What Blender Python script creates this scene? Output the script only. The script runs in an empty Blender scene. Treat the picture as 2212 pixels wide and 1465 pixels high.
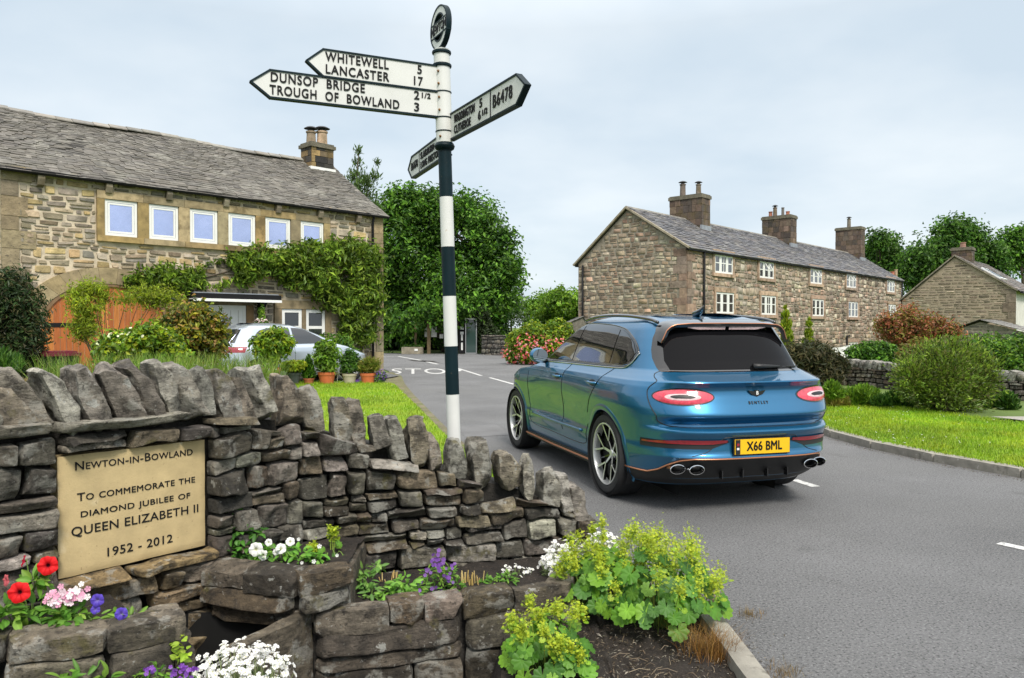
import bpy, math, random
import numpy as np
from mathutils import Matrix, Vector

# ---------------------------------------------------------------- camera, sky, sun, exposure
SC = bpy.context.scene
COL = SC.collection
R = math.radians
CAMH, FPX, CX, CY, HOR = 1.6, 1660.0, 1106.0, 732.5, 707.0
PITCH = math.atan((CY - HOR) / FPX)
cd = bpy.data.cameras.new('camera')
cd.sensor_width = 36.0
cd.lens = FPX / 2212 * 36
cd.clip_start, cd.clip_end = 0.05, 2000
cam = bpy.data.objects.new('camera', cd)
COL.objects.link(cam)
cam.location = (0, 0, CAMH)
cam.rotation_euler = (math.pi / 2 - PITCH, 0, 0)
SC.camera = cam

SUN_EL, SUN_AZ = R(50), R(162)          # azimuth clockwise from +Y: behind the camera, a little to the right
wd = bpy.data.worlds.new('World')
SC.world = wd
wd.use_nodes = True
nt = wd.node_tree
nt.nodes.clear()
def wn(t, **k):
    n = nt.nodes.new(t)
    for a, b in k.items(): setattr(n, a, b)
    return n
def wl(a, b): nt.links.new(a, b)
wo = wn('ShaderNodeOutputWorld'); wb = wn('ShaderNodeBackground'); wb.inputs[1].default_value = 0.1
sky = wn('ShaderNodeTexSky', sky_type='NISHITA', sun_disc=False, sun_elevation=SUN_EL, sun_rotation=SUN_AZ)
tc = wn('ShaderNodeTexCoord'); sx = wn('ShaderNodeSeparateXYZ'); wl(tc.outputs['Generated'], sx.inputs[0])
def wm(op, a, b=None, clamp=False):
    n = wn('ShaderNodeMath', operation=op, use_clamp=clamp)
    for i, v in enumerate((a, b)):
        if v is None: continue
        if isinstance(v, (int, float)): n.inputs[i].default_value = v
        else: wl(v, n.inputs[i])
    return n.outputs[0]
zc = wm('MAXIMUM', sx.outputs[2], 0.0)
den = wm('ADD', zc, 0.22)
cb = wn('ShaderNodeCombineXYZ')
wl(wm('DIVIDE', sx.outputs[0], den), cb.inputs[0]); wl(wm('DIVIDE', sx.outputs[1], den), cb.inputs[1])
no = wn('ShaderNodeTexNoise'); no.inputs['Scale'].default_value = 1.1; no.inputs['Detail'].default_value = 5; no.inputs['Roughness'].default_value = 0.5
wl(cb.outputs[0], no.inputs['Vector'])
rp = wn('ShaderNodeValToRGB'); wl(no.outputs[0], rp.inputs[0])
rp.color_ramp.elements[0].position = 0.38; rp.color_ramp.elements[0].color = (.52, .605, .675, 1)
rp.color_ramp.elements[1].position = 0.62; rp.color_ramp.elements[1].color = (.675, .73, .765, 1)
bright = wm('ADD', wm('MULTIPLY', wm('POWER', wm('MAXIMUM', wm('SUBTRACT', sx.outputs[2], 0.36), 0.0), 0.8), 14.0), 7.7)
vm = wn('ShaderNodeVectorMath', operation='SCALE'); wl(rp.outputs[0], vm.inputs[0]); wl(bright, vm.inputs[3])
up = wn('ShaderNodeMix', data_type='RGBA'); wl(wm('MULTIPLY', wm('SUBTRACT', sx.outputs[2], 0.34), 1.8, True), up.inputs[0]); wl(rp.outputs[0], up.inputs[6]); up.inputs[7].default_value = (.70, .69, .675, 1); wl(up.outputs[2], vm.inputs[0])
mx = wn('ShaderNodeMix', data_type='RGBA'); mx.inputs[0].default_value = 0.9
wl(sky.outputs[0], mx.inputs[6]); wl(vm.outputs[0], mx.inputs[7])
wl(mx.outputs[2], wb.inputs[0]); wl(wb.outputs[0], wo.inputs[0])

sl = bpy.data.lights.new('sun', 'SUN')
sl.energy = 2.1; sl.angle = R(15); sl.color = (1, .94, .85)
sun = bpy.data.objects.new('sun', sl); COL.objects.link(sun)
sd = Vector((math.sin(SUN_AZ) * math.cos(SUN_EL), math.cos(SUN_AZ) * math.cos(SUN_EL), math.sin(SUN_EL)))
sun.rotation_euler = sd.to_track_quat('Z', 'Y').to_euler()
vs = SC.view_settings
vs.view_transform = 'Standard'; vs.look = 'None'; vs.gamma = 1.0; vs.exposure = 0.78
SC.cycles.max_bounces = 8; SC.cycles.transparent_max_bounces = 8; SC.cycles.use_denoising = True
SC.cycles.caustics_reflective = False; SC.cycles.caustics_refractive = False
# ---------------------------------------------------------------- helpers
ORG = {}
def ray(u, v):
    x, up = (u - CX) / FPX, -(v - CY) / FPX
    c, s = math.cos(PITCH), math.sin(PITCH)
    return np.array([x, c + up * s, -s + up * c])
def pt(u, v, Y):
    d = ray(u, v); return np.array([0, 0, CAMH]) + d * (Y / d[1])
def gp(u, v, z=0.0):
    d = ray(u, v); return np.array([0, 0, CAMH]) + d * ((z - CAMH) / d[2])
def onplane(u, v, o, n):
    d = ray(u, v); c = np.array([0, 0, CAMH]); return c + d * (np.dot(np.asarray(o) - c, n) / np.dot(d, n))
def nz(v):
    v = np.asarray(v, float); return v / (np.linalg.norm(v) + 1e-12)

class MB:
    def __init__(s): s.V, s.F, s.C, s.n = [], [], [], 0
    def add(s, V, F, mi=0, col=(1, 1, 1)):
        V = np.asarray(V, float).reshape(-1, 3)
        c = np.asarray(col, float)
        s.C.append(np.tile(c, (len(V), 1)) if c.ndim == 1 else c)
        s.V.append(V)
        if isinstance(F, np.ndarray): F = [F]
        else:
            g = {}
            for f in F: g.setdefault(len(f), []).append(f)
            F = [np.array(x) for x in g.values()]
        for f in F:
            if len(f): s.F.append((f.astype(np.int64) + s.n, mi if np.ndim(mi) else np.full(len(f), mi)))
        s.n += len(V); return s
    def box(s, c, size, ax=None, mi=0, col=(1, 1, 1), taper=1.0):
        h = np.asarray(size, float) / 2
        v = np.array([[x, y, z] for z in (-1, 1) for y in (-1, 1) for x in (-1, 1)], float)
        if taper != 1: v[4:, :2] *= taper
        v = v * h
        if ax is not None: v = v @ np.asarray(ax)
        return s.add(v + np.asarray(c), np.array([[0, 2, 3, 1], [4, 5, 7, 6], [0, 1, 5, 4], [2, 6, 7, 3], [0, 4, 6, 2], [1, 3, 7, 5]]), mi, col)
    def tube(s, P, r, n=8, mi=0, col=(1, 1, 1), cap=True, closed=False):
        P = np.asarray(P, float); m = len(P); r = np.full(m, r) if np.ndim(r) == 0 else np.asarray(r, float)
        T = np.gradient(P, axis=0)
        if closed: T = np.roll(P, -1, 0) - np.roll(P, 1, 0)
        V = []; ref = None
        for i in range(m):
            t = nz(T[i])
            if ref is None: ref = np.array([0, 0, 1.]) if abs(t[2]) < .9 else np.array([1., 0, 0])
            a = nz(np.cross(t, ref)); b = np.cross(a, t); ref = b
            th = np.arange(n) * 2 * np.pi / n
            V.append(P[i] + r[i] * (np.cos(th)[:, None] * a + np.sin(th)[:, None] * b))
        F = []
        for i in range(m if closed else m - 1):
            k = (i + 1) % m
            for j in range(n): F.append([i * n + j, k * n + j, k * n + (j + 1) % n, i * n + (j + 1) % n])
        if cap and not closed: F += [list(range(n)), list(range((m - 1) * n, m * n))[::-1]]
        return s.add(np.concatenate(V), F, mi, col)
    def cyl(s, p0, p1, r0, r1=None, n=16, mi=0, col=(1, 1, 1)):
        return s.tube([p0, p1], [r0, r0 if r1 is None else r1], n, mi, col)
    def lathe(s, prof, c=(0, 0, 0), n=32, ax=None, mi=0, col=(1, 1, 1)):
        th = np.arange(n) * 2 * np.pi / n; V = []
        for r, z in prof: V.append(np.stack([r * np.cos(th), r * np.sin(th), np.full(n, z)], 1))
        V = np.concatenate(V)
        if ax is not None: V = V @ np.asarray(ax)
        F = [[i * n + j, i * n + (j + 1) % n, (i + 1) * n + (j + 1) % n, (i + 1) * n + j] for i in range(len(prof) - 1) for j in range(n)]
        return s.add(V + np.asarray(c), np.array(F), mi, col)
    def prism(s, poly, o, ex, ey, ez, mi=0, col=(1, 1, 1)):
        """polygon in the plane (ex, ey) through o, extruded by the vector ez"""
        p = np.asarray(poly, float); n = len(p)
        A = np.asarray(o) + p[:, :1] * np.asarray(ex) + p[:, 1:2] * np.asarray(ey)
        V = np.concatenate([A, A + np.asarray(ez)])
        F = [list(range(n))[::-1], list(range(n, 2 * n))] + [[i, (i + 1) % n, n + (i + 1) % n, n + i] for i in range(n)]
        return s.add(V, F, mi, col)
    def grid(s, G, mi=0, col=(1, 1, 1), flip=False, wrap=False, mask=None):
        G = np.asarray(G, float); a, b = G.shape[:2]
        i, j = np.meshgrid(np.arange(a - 1), np.arange(b if wrap else b - 1), indexing='ij')
        jn = (j + 1) % b
        F = np.stack([i * b + j, (i + 1) * b + j, (i + 1) * b + jn, i * b + jn], -1)
        if mask is not None: F = F[mask]
        F = F.reshape(-1, 4)
        if flip: F = F[:, ::-1]
        return s.add(G.reshape(-1, 3), F, mi, col)

def mk(name, mb, mats, parent=None, smooth=False, sharp=None, loc=None, org=None):
    V = np.concatenate(mb.V) if mb.V else np.zeros((0, 3)); Cc = np.concatenate(mb.C) if mb.C else np.zeros((0, 3))
    o0 = np.zeros(3)
    if parent is not None: o0 = ORG.get(parent.name, np.zeros(3))
    elif loc is not None: o0 = np.asarray(loc, float)
    me = bpy.data.meshes.new(name)
    me.vertices.add(len(V)); me.vertices.foreach_set('co', (V - o0).astype(np.float32).ravel())
    li = np.concatenate([f.ravel() for f, _ in mb.F]); tot = np.concatenate([np.full(len(f), f.shape[1]) for f, _ in mb.F])
    me.loops.add(len(li)); me.loops.foreach_set('vertex_index', li.astype(np.int32))
    st = np.concatenate([[0], np.cumsum(tot)[:-1]])
    me.polygons.add(len(tot)); me.polygons.foreach_set('loop_start', st.astype(np.int32)); me.polygons.foreach_set('loop_total', tot.astype(np.int32))
    me.polygons.foreach_set('material_index', np.concatenate([m for _, m in mb.F]).astype(np.int32))
    me.polygons.foreach_set('use_smooth', np.full(len(tot), bool(smooth)))
    at = me.attributes.new('tone', 'FLOAT_COLOR', 'POINT')
    at.data.foreach_set('color', np.concatenate([Cc, np.ones((len(Cc), 1))], 1).astype(np.float32).ravel())
    for m in (mats if isinstance(mats, (list, tuple)) else [mats]): me.materials.append(m)
    me.update(calc_edges=True); me.validate()
    if sharp is not None and smooth: me.set_sharp_from_angle(angle=R(sharp))
    o = bpy.data.objects.new(name, me); COL.objects.link(o)
    if parent is not None:
        o.parent = parent; ORG[o.name] = o0
    else:
        o.location = o0; ORG[o.name] = o0
    return o
def tag(o, label=None, cat=None, group=None, kind=None):
    if label: o['label'] = label
    if cat: o['category'] = cat
    if group: o['group'] = group
    if kind: o['kind'] = kind
    return o
def thing(name, label, cat, loc, group=None, rz=None):
    """an Empty at a thing's base; with rz its parts are given in the thing's own axes, else in world axes"""
    o = bpy.data.objects.new(name, None); COL.objects.link(o)
    o.location = loc; o.empty_display_size = .2
    if rz is not None: o.rotation_euler = (0, 0, rz); ORG[o.name] = np.zeros(3)
    else: ORG[o.name] = np.asarray(loc, float)
    return tag(o, label, cat, group)

# ---- numpy value noise
def _hash(i, j, k, s):
    n = (i * 374761393 + j * 668265263 + k * 2147483647 + s * 1274126177) & 0xffffffff
    n = ((n ^ (n >> 13)) * 1274126177) & 0xffffffff
    return ((n ^ (n >> 16)) & 0xffff) / 65535.0
def vnoise(P, f=1.0, seed=0):
    P = np.asarray(P, float) * f + 1000; I = np.floor(P).astype(np.int64); t = P - I; t = t * t * (3 - 2 * t); r = 0
    for a in (0, 1):
        for b in (0, 1):
            for c in (0, 1):
                w = (t[..., 0] if a else 1 - t[..., 0]) * (t[..., 1] if b else 1 - t[..., 1]) * (t[..., 2] if c else 1 - t[..., 2])
                r = r + w * _hash(I[..., 0] + a, I[..., 1] + b, I[..., 2] + c, seed)
    return r * 2 - 1
def fbm(P, f, seed=0, o=3): return sum(vnoise(P, f * 2 ** k, seed + k) * .5 ** k for k in range(o))
def lerp(a, b, t): return a + (b - a) * t
def interp(x, pts): return np.interp(x, [p[0] for p in pts], [p[1] for p in pts])
def tones(rng, n, pal, jit=.18):
    pal = np.array(pal, float); c = pal[rng.integers(0, len(pal), n)]
    return np.clip(c * (1 + rng.normal(0, jit, (n, 1))) * (1 + rng.normal(0, jit * .10, (n, 3))), .004, .95)

# ---- materials
def mat(name, col=(1, 1, 1), rough=.7, metal=0., tone=False, var=.2, vs=6., stretch=None, spots=(), bump=(), coat=0., transl=0., spec=.5, coatrough=.03, emit=None, bed=0.):
    m = bpy.data.materials.new(name); m.use_nodes = True; t = m.node_tree; N = t.nodes; L = t.links.new
    b = N['Principled BSDF']; b.inputs['Roughness'].default_value = rough; b.inputs['Metallic'].default_value = metal
    b.inputs['Specular IOR Level'].default_value = spec; b.inputs['Coat Weight'].default_value = coat; b.inputs['Coat Roughness'].default_value = coatrough
    co = N.new('ShaderNodeTexCoord').outputs['Object']
    if stretch:
        mp = N.new('ShaderNodeMapping'); mp.inputs['Scale'].default_value = stretch; L(co, mp.inputs[0]); co = mp.outputs[0]
    def noise(sc, det=4, rgh=.6, dist=0.):
        n = N.new('ShaderNodeTexNoise'); n.inputs['Scale'].default_value = sc; n.inputs['Detail'].default_value = det
        n.inputs['Roughness'].default_value = rgh; n.inputs['Distortion'].default_value = dist; L(co, n.inputs['Vector']); return n.outputs[0]
    def mix(bt, f, a, c2):
        x = N.new('ShaderNodeMix'); x.data_type = 'RGBA'; x.blend_type = bt
        for i, v in ((0, f), (6, a), (7, c2)):
            if isinstance(v, (int, float)): x.inputs[i].default_value = v
            elif isinstance(v, tuple): x.inputs[i].default_value = (*v, 1)[:4]
            else: L(v, x.inputs[i])
        return x.outputs[2]
    def mrange(v, a, c2, lo, hi):
        x = N.new('ShaderNodeMapRange'); L(v, x.inputs[0])
        for i, k in enumerate((a, c2, lo, hi)): x.inputs[i + 1].default_value = k
        return x.outputs[0]
    if tone:
        a = N.new('ShaderNodeAttribute'); a.attribute_name = 'tone'
        c = mix('MULTIPLY', 1., a.outputs['Color'], tuple(col))
    else:
        g = N.new('ShaderNodeRGB'); g.outputs[0].default_value = (*col, 1); c = g.outputs[0]
    if var:
        c = mix('MULTIPLY', 1., c, mrange(noise(vs, 6), .28, .72, 1 - var, 1 + var))
    if bed:      # bedding planes: thin, nearly level streaks in colour and relief
        mp2 = N.new('ShaderNodeMapping'); mp2.inputs['Scale'].default_value = (1, 1, 5.5); mp2.inputs['Rotation'].default_value = (.16, -.12, .3); L(co, mp2.inputs[0])
        nb = N.new('ShaderNodeTexNoise'); nb.inputs['Scale'].default_value = 9; nb.inputs['Detail'].default_value = 7; nb.inputs['Roughness'].default_value = .7; nb.inputs['Distortion'].default_value = .6; L(mp2.outputs[0], nb.inputs['Vector'])
        c = mix('MULTIPLY', 1., c, mrange(nb.outputs[0], .3, .68, 1 - .42 * bed, 1 + .32 * bed))
    for (sc, th, soft, sc_col, fac) in spots:
        c = mix('MIX', mrange(noise(sc, 5, .62), th, th + soft, 0., fac), c, tuple(sc_col))
    L(c, b.inputs['Base Color'])
    prev = None
    if bed:
        bp = N.new('ShaderNodeBump'); bp.inputs['Strength'].default_value = .9 * bed; bp.inputs['Distance'].default_value = .035; L(nb.outputs[0], bp.inputs['Height']); prev = bp.outputs[0]
    for (sc, st, dist) in bump:
        bp = N.new('ShaderNodeBump'); bp.inputs['Strength'].default_value = st; bp.inputs['Distance'].default_value = dist
        L(noise(sc, 6, .65), bp.inputs['Height'])
        if prev: L(prev, bp.inputs['Normal'])
        prev = bp.outputs[0]
    if prev: L(prev, b.inputs['Normal'])
    if emit: b.inputs['Emission Color'].default_value = (*emit[0], 1); b.inputs['Emission Strength'].default_value = emit[1]
    if transl:
        tr = N.new('ShaderNodeBsdfTranslucent'); ms = N.new('ShaderNodeMixShader'); ms.inputs[0].default_value = transl
        L(c, tr.inputs[0]); L(b.outputs[0], ms.inputs[1]); L(tr.outputs[0], ms.inputs[2]); L(ms.outputs[0], N['Material Output'].inputs[0])
    return m
def glass(name, col, rough=.02, spec=.6):
    return mat(name, col, rough, 0, var=0, spec=spec, coat=1.0)

M = {}
M['leaf'] = mat('leaf', tone=True, rough=.48, var=.15, vs=8, transl=.38, spec=.35)
M['petal'] = mat('petal', tone=True, rough=.6, var=.06, vs=20, transl=.25, spec=.2)
M['bark'] = mat('bark', (.085, .065, .045), .9, var=.4, vs=9, stretch=(1, 1, .25), bump=((30, .6, .02),))
M['stem'] = mat('stem', tone=True, rough=.7, var=.2)
M['soil'] = mat('soil', (.028, .021, .016), .95, var=.6, vs=14, bump=((22, 1., .05), (90, .8, .015)), spots=((60, .62, .05, (.16, .13, .10), .8),))
M['rock'] = mat('rock', tone=True, rough=.88, var=.72, vs=13, spots=((11, .53, .10, (.028, .023, .018), .75), (6, .555, .05, (.36, .35, .31), .62), (7, .61, .08, (.12, .105, .03), .65), (13, .635, .03, (.40, .40, .37), .8), (38, .64, .04, (.34, .33, .30), .7), (30, .60, .06, (.02, .017, .014), .7)), bump=((8, .6, .05), (28, .9, .025), (85, .8, .010)), bed=1.)
M['rock_dark'] = mat('rock_dark', (.03, .027, .023), .95, var=.4, vs=12, bump=((14, 1, .04),))
M['wall_stone'] = mat('wall_stone', tone=True, rough=.9, var=.38, vs=4.5, spots=((9, .63, .06, (.30, .27, .21), .6), (3, .60, .10, (.085, .065, .045), .6), (16, .62, .05, (.05, .045, .04), .6)), bump=((16, .7, .03), (50, .5, .01)))
M['mortar'] = mat('mortar', (.56, .475, .355), .95, var=.25, vs=5, bump=((30, .6, .02),), spots=((1.1, .52, .15, (.40, .33, .23), .7),))
M['mortar_grey'] = mat('mortar_grey', (.27, .235, .185), .95, var=.25, vs=5, bump=((30, .6, .02),))
M['sandstone'] = mat('sandstone', tone=True, rough=.88, var=.32, vs=5, spots=((2.2, .52, .14, (.11, .08, .035), .75), (14, .63, .06, (.07, .06, .04), .5)), bump=((40, .4, .01), (9, .3, .02)))
M['slate'] = mat('slate', tone=True, rough=.72, var=.3, vs=5, spots=((1.4, .55, .12, (.30, .29, .25), .55), (8, .64, .05, (.36, .35, .30), .6), (4, .66, .08, (.05, .05, .025), .6)), bump=((18, .5, .02),))
M['white_paint'] = mat('white_paint', (.80, .80, .77), .42, var=.05, vs=3)
M['black_paint'] = mat('black_paint', (.010, .010, .011), .6, var=.2, vs=4, spec=.2)
M['dark_window'] = glass('dark_window', (.02, .023, .028), .03)
M['sky_window'] = mat('sky_window', (.16, .22, .42), .04, .0, var=.1, vs=.7, spec=1.0, coat=1.)  # sky reflection put into the blue base colour
M['lead'] = mat('lead', (.30, .32, .35), .5, .3, var=.25, vs=4)
M['steel'] = mat('steel', (.6, .6, .6), .28, 1, var=.05)

def text_geo(body, size=1.0, ext=.0, bold=0.0, align='CENTER', space=1.0, smallcaps=None, sx=1.0):
    """lettering as mesh data from Blender's own font: (V, F) in the XY plane"""
    cu = bpy.data.curves.new('t', 'FONT'); cu.body = body; cu.size = size; cu.extrude = ext
    cu.align_x = align; cu.align_y = 'CENTER'; cu.space_character = space; cu.resolution_u = 4
    if smallcaps is not None:
        cu.body = ''.join(ch if i in smallcaps else ch.lower() for i, ch in enumerate(body)); cu.small_caps_scale = .78
        for i in range(len(body)):
            if i not in smallcaps: cu.body_format[i].use_small_caps = True
    o = bpy.data.objects.new('t', cu); COL.objects.link(o)
    bpy.context.view_layer.update()
    me = bpy.data.meshes.new_from_object(o.evaluated_get(bpy.context.evaluated_depsgraph_get()))
    V = np.array([v.co[:] for v in me.vertices]).reshape(-1, 3); F = [list(p.vertices) for p in me.polygons]
    bpy.data.objects.remove(o); bpy.data.curves.remove(cu); bpy.data.meshes.remove(me)
    V[:, 0] *= sx
    if bold:   # heavier strokes: the same outline again, shifted a hair
        V2, F2 = [], []
        for k, (dx, dy) in enumerate(((0, 0), (bold, bold * .5), (-bold, -bold * .5), (bold * .6, -bold), (-bold * .6, bold))):
            F2 += [[i + k * len(V) for i in f] for f in F]; V2.append(V + [dx, dy, k * 1.2e-4])
        V, F = np.concatenate(V2), F2
    return V, F

# ---- rubble masonry: rows of stones between shared wavy joints
def rubble(rng, u0, u1, vlo, vhi, h, w, wav=.25, split=.25, grow=None):
    """quads (N,4,2) of stones filling u0..u1 between the curves vlo(u), vhi(u)"""
    Q = []; lo = vlo if callable(vlo) else (lambda u: vlo); hi = vhi if callable(vhi) else (lambda u: vhi)
    us = np.linspace(u0, u1, 60); vmin, vmax = min(lo(u) for u in us), max(hi(u) for u in us)
    rows = [vmin]
    while rows[-1] < vmax - .3 * h: rows.append(rows[-1] + h * rng.uniform(.65, 1.45))
    if not callable(vhi): rows[-1] = vmax
    ph = rng.uniform(0, 99, len(rows))
    def bnd(k, u):
        e = 0 if k == 0 or (k == len(rows) - 1 and not callable(vhi)) else wav * h * float(vnoise(np.array([u / (w * 2.2), ph[k], k * 3.1]), 1, 5))
        return rows[k] + e
    for k in range(len(rows) - 1):
        u = u0; hh = rows[k + 1] - rows[k]; tl = 0
        while u < u1 - 1e-6:
            ww = w * rng.uniform(.5, 1.65) * (.7 + .3 * hh / h); un = u + ww
            if u1 - un < w * .4: un = u1
            tr = 0 if un >= u1 else rng.normal(0, .10) * hh
            parts = [(0, 1)]
            if hh > h * .95 and rng.random() < split:
                s = rng.uniform(.35, .65); parts = [(0, s), (s, 1)]
            for a, b in parts:
                q = []
                for (uu, f, ti) in ((u, a, tl), (un, a, tr), (un, b, tr), (u, b, tl)):
                    x = uu + ti * (f - .5); v = lerp(bnd(k, uu), bnd(k + 1, uu), f); q.append([x, v])
                q = np.array(q)
                tops = np.array([hi(p[0]) for p in q]); bots = np.array([lo(p[0]) for p in q])
                if (q[:, 1].max() <= bots.min()) or (q[:2, 1] >= tops[:2] - .02).any(): continue
                q[:, 1] = np.minimum(np.maximum(q[:, 1], bots), tops)
                if min(q[3, 1] - q[0, 1], q[2, 1] - q[1, 1]) < .22 * h: continue
                Q.append(q)
            u = un; tl = tr
    return np.array(Q)
def pillows(mb, Q, fmap, rng, gap, depth, res, pal, c=.35, p=5., rough=.0, nf=6., mi=0, jit=.2, tilt=0.):
    """one bulging block face per quad, mapped to the wall by fmap(u, v, d)"""
    if len(Q) == 0: return
    m, n = res; N = len(Q)
    s = np.linspace(-1, 1, m); t = np.linspace(-1, 1, n)
    qs, qt = (.2 if m < 7 else .5), (.2 if n < 7 else .5); s = np.sign(s) * np.abs(s) ** qs; t = np.sign(t) * np.abs(t) ** qt
    S, T = np.meshgrid(s, t, indexing='ij')
    Sr = S * np.sqrt(1 - c * T ** 2 / 2); Tr = T * np.sqrt(1 - c * S ** 2 / 2)
    D = ((1 - np.abs(S) ** p).clip(0) ** (1 / p)) * ((1 - np.abs(T) ** p).clip(0) ** (1 / p))
    ctr = Q.mean(1, keepdims=True); d = Q - ctr
    ext = np.abs(d).max(1, keepdims=True); Q = ctr + d * ((ext - gap / 2).clip(.004) / ext)
    a = (1 + Sr) / 2; b = (1 + Tr) / 2
    W = np.stack([(1 - a) * (1 - b), a * (1 - b), a * b, (1 - a) * b], -1).reshape(-1, 4)
    UV = np.einsum('gk,nkc->ngc', W, Q)
    dep = depth * rng.uniform(.65, 1.25, (N, 1)) * D.reshape(1, -1)
    if tilt: dep = dep + D.reshape(1, -1) * tilt * (rng.normal(0, 1, (N, 1)) * S.reshape(1, -1) + rng.normal(0, 1, (N, 1)) * T.reshape(1, -1))
    if rough:
        K = np.concatenate([UV, np.zeros((*UV.shape[:2], 1))], -1) + rng.uniform(0, 50, (N, 1, 3))
        nn = fbm(K, nf, 3, 3); dep = dep + rough * nn * np.sqrt(D.reshape(1, -1))
        UV = UV + (rough * .6 * np.stack([vnoise(K, nf * .8, 21), vnoise(K, nf * .8, 22)], -1))
    P = fmap(UV[..., 0], UV[..., 1], dep)
    i, j = np.meshgrid(np.arange(m - 1), np.arange(n - 1), indexing='ij')
    F = np.stack([i * n + j, (i + 1) * n + j, (i + 1) * n + j + 1, i * n + j + 1], -1).reshape(-1, 4)
    F = (F[None] + (np.arange(N) * m * n)[:, None, None]).reshape(-1, 4)
    col = np.repeat(tones(rng, N, pal, jit), m * n, 0)
    mb.add(P.reshape(-1, 3), F, mi, col)

# ---- rocks: a rounded cube cut by random planes
def _cube(n):
    V = []; F = []; g = np.linspace(-1, 1, n)
    for ax in range(3):
        for sg in (-1, 1):
            A, B = np.meshgrid(g, g, indexing='ij'); P = np.zeros((n, n, 3)); P[..., ax] = sg; P[..., (ax + 1) % 3] = A * sg; P[..., (ax + 2) % 3] = B
            o = sum(len(v) for v in V); V.append(P.reshape(-1, 3))
            for i in range(n - 1):
                for j in range(n - 1): F.append([o + i * n + j, o + (i + 1) * n + j, o + (i + 1) * n + j + 1, o + i * n + j + 1])
    V = np.concatenate(V); key = {}; idx = []; U = []
    for v in np.round(V, 5):
        k = tuple(v)
        if k not in key: key[k] = len(U); U.append(v)
        idx.append(key[k])
    return np.array(U), np.array(idx)[np.array(F)]
CUBE = {n: _cube(n) for n in (5, 8, 11, 14)}
def rock(mb, rng, c, size, ax=None, n=11, round_=.25, cuts=7, rough=.05, col=(.2, .18, .15), mi=0, top=1.0):
    V, F = CUBE[n]; V = V.copy(); h = np.asarray(size, float) / 2
    q = 1 / (1e-9 + (np.abs(V) ** 6).sum(1, keepdims=True) ** (1 / 6)); V = V * lerp(1, q, round_ * 2.0)
    for _ in range(cuts):
        d = nz(rng.normal(0, 1, 3) * [1, 1, 1.]); off = rng.uniform(.80, 1.12) * (np.abs(d).sum() * .74)
        e = (V @ d - off).clip(0); V = V - e[:, None] * d
    V[:, :2] *= lerp(1.0, top, (V[:, 2:3] + 1) / 2)
    P = V * h; k = rng.uniform(0, 90, 3); f = 1.6 / max(.05, h.mean())
    P = P + rough * h.mean() * 2 * np.stack([fbm(P + k + a * 7, f, a, 3) for a in range(3)], 1)
    if ax is not None: P = P @ np.asarray(ax)
    mb.add(P + np.asarray(c), F, mi, col)

# ---- foliage: many small leaf faces spread through a set of blobs
def leaf_faces(mb, rng, C, A, Nn, ln, wd, col, fold=.25, mi=0):
    """C centres, A axis, Nn normals (N,3); rhombic leaves folded along the midrib"""
    A = A / (np.linalg.norm(A, axis=1, keepdims=True) + 1e-9)
    B = np.cross(Nn, A); B /= (np.linalg.norm(B, axis=1, keepdims=True) + 1e-9); Nn = np.cross(A, B)
    ln = np.asarray(ln).reshape(-1, 1); wd = np.asarray(wd).reshape(-1, 1)
    P = np.stack([C - A * ln * .5, C - A * ln * .05 - B * wd * .5 + Nn * wd * fold, C + A * ln * .5 - Nn * ln * .12, C - A * ln * .05 + B * wd * .5 + Nn * wd * fold], 1)
    n = len(C)
    F = np.arange(n * 4).reshape(n, 4)
    mb.add(P.reshape(-1, 3), F, mi, np.repeat(col, 4, 0))
def blobs_points(rng, blobs, n, shell=.55):
    """points in ellipsoids (c, r), denser toward their skins; returns P, outward dir"""
    vol = np.array([np.prod(b[1]) ** (2 / 3) for b in blobs]); pick = rng.choice(len(blobs), n, p=vol / vol.sum())
    d = rng.normal(0, 1, (n, 3)); d /= np.linalg.norm(d, axis=1, keepdims=True)
    r = 1 - shell * rng.random(n) ** 1.6
    c = np.array([b[0] for b in blobs])[pick]; rr = np.array([b[1] for b in blobs])[pick]
    return c + d * rr * r[:, None], d, pick
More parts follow.
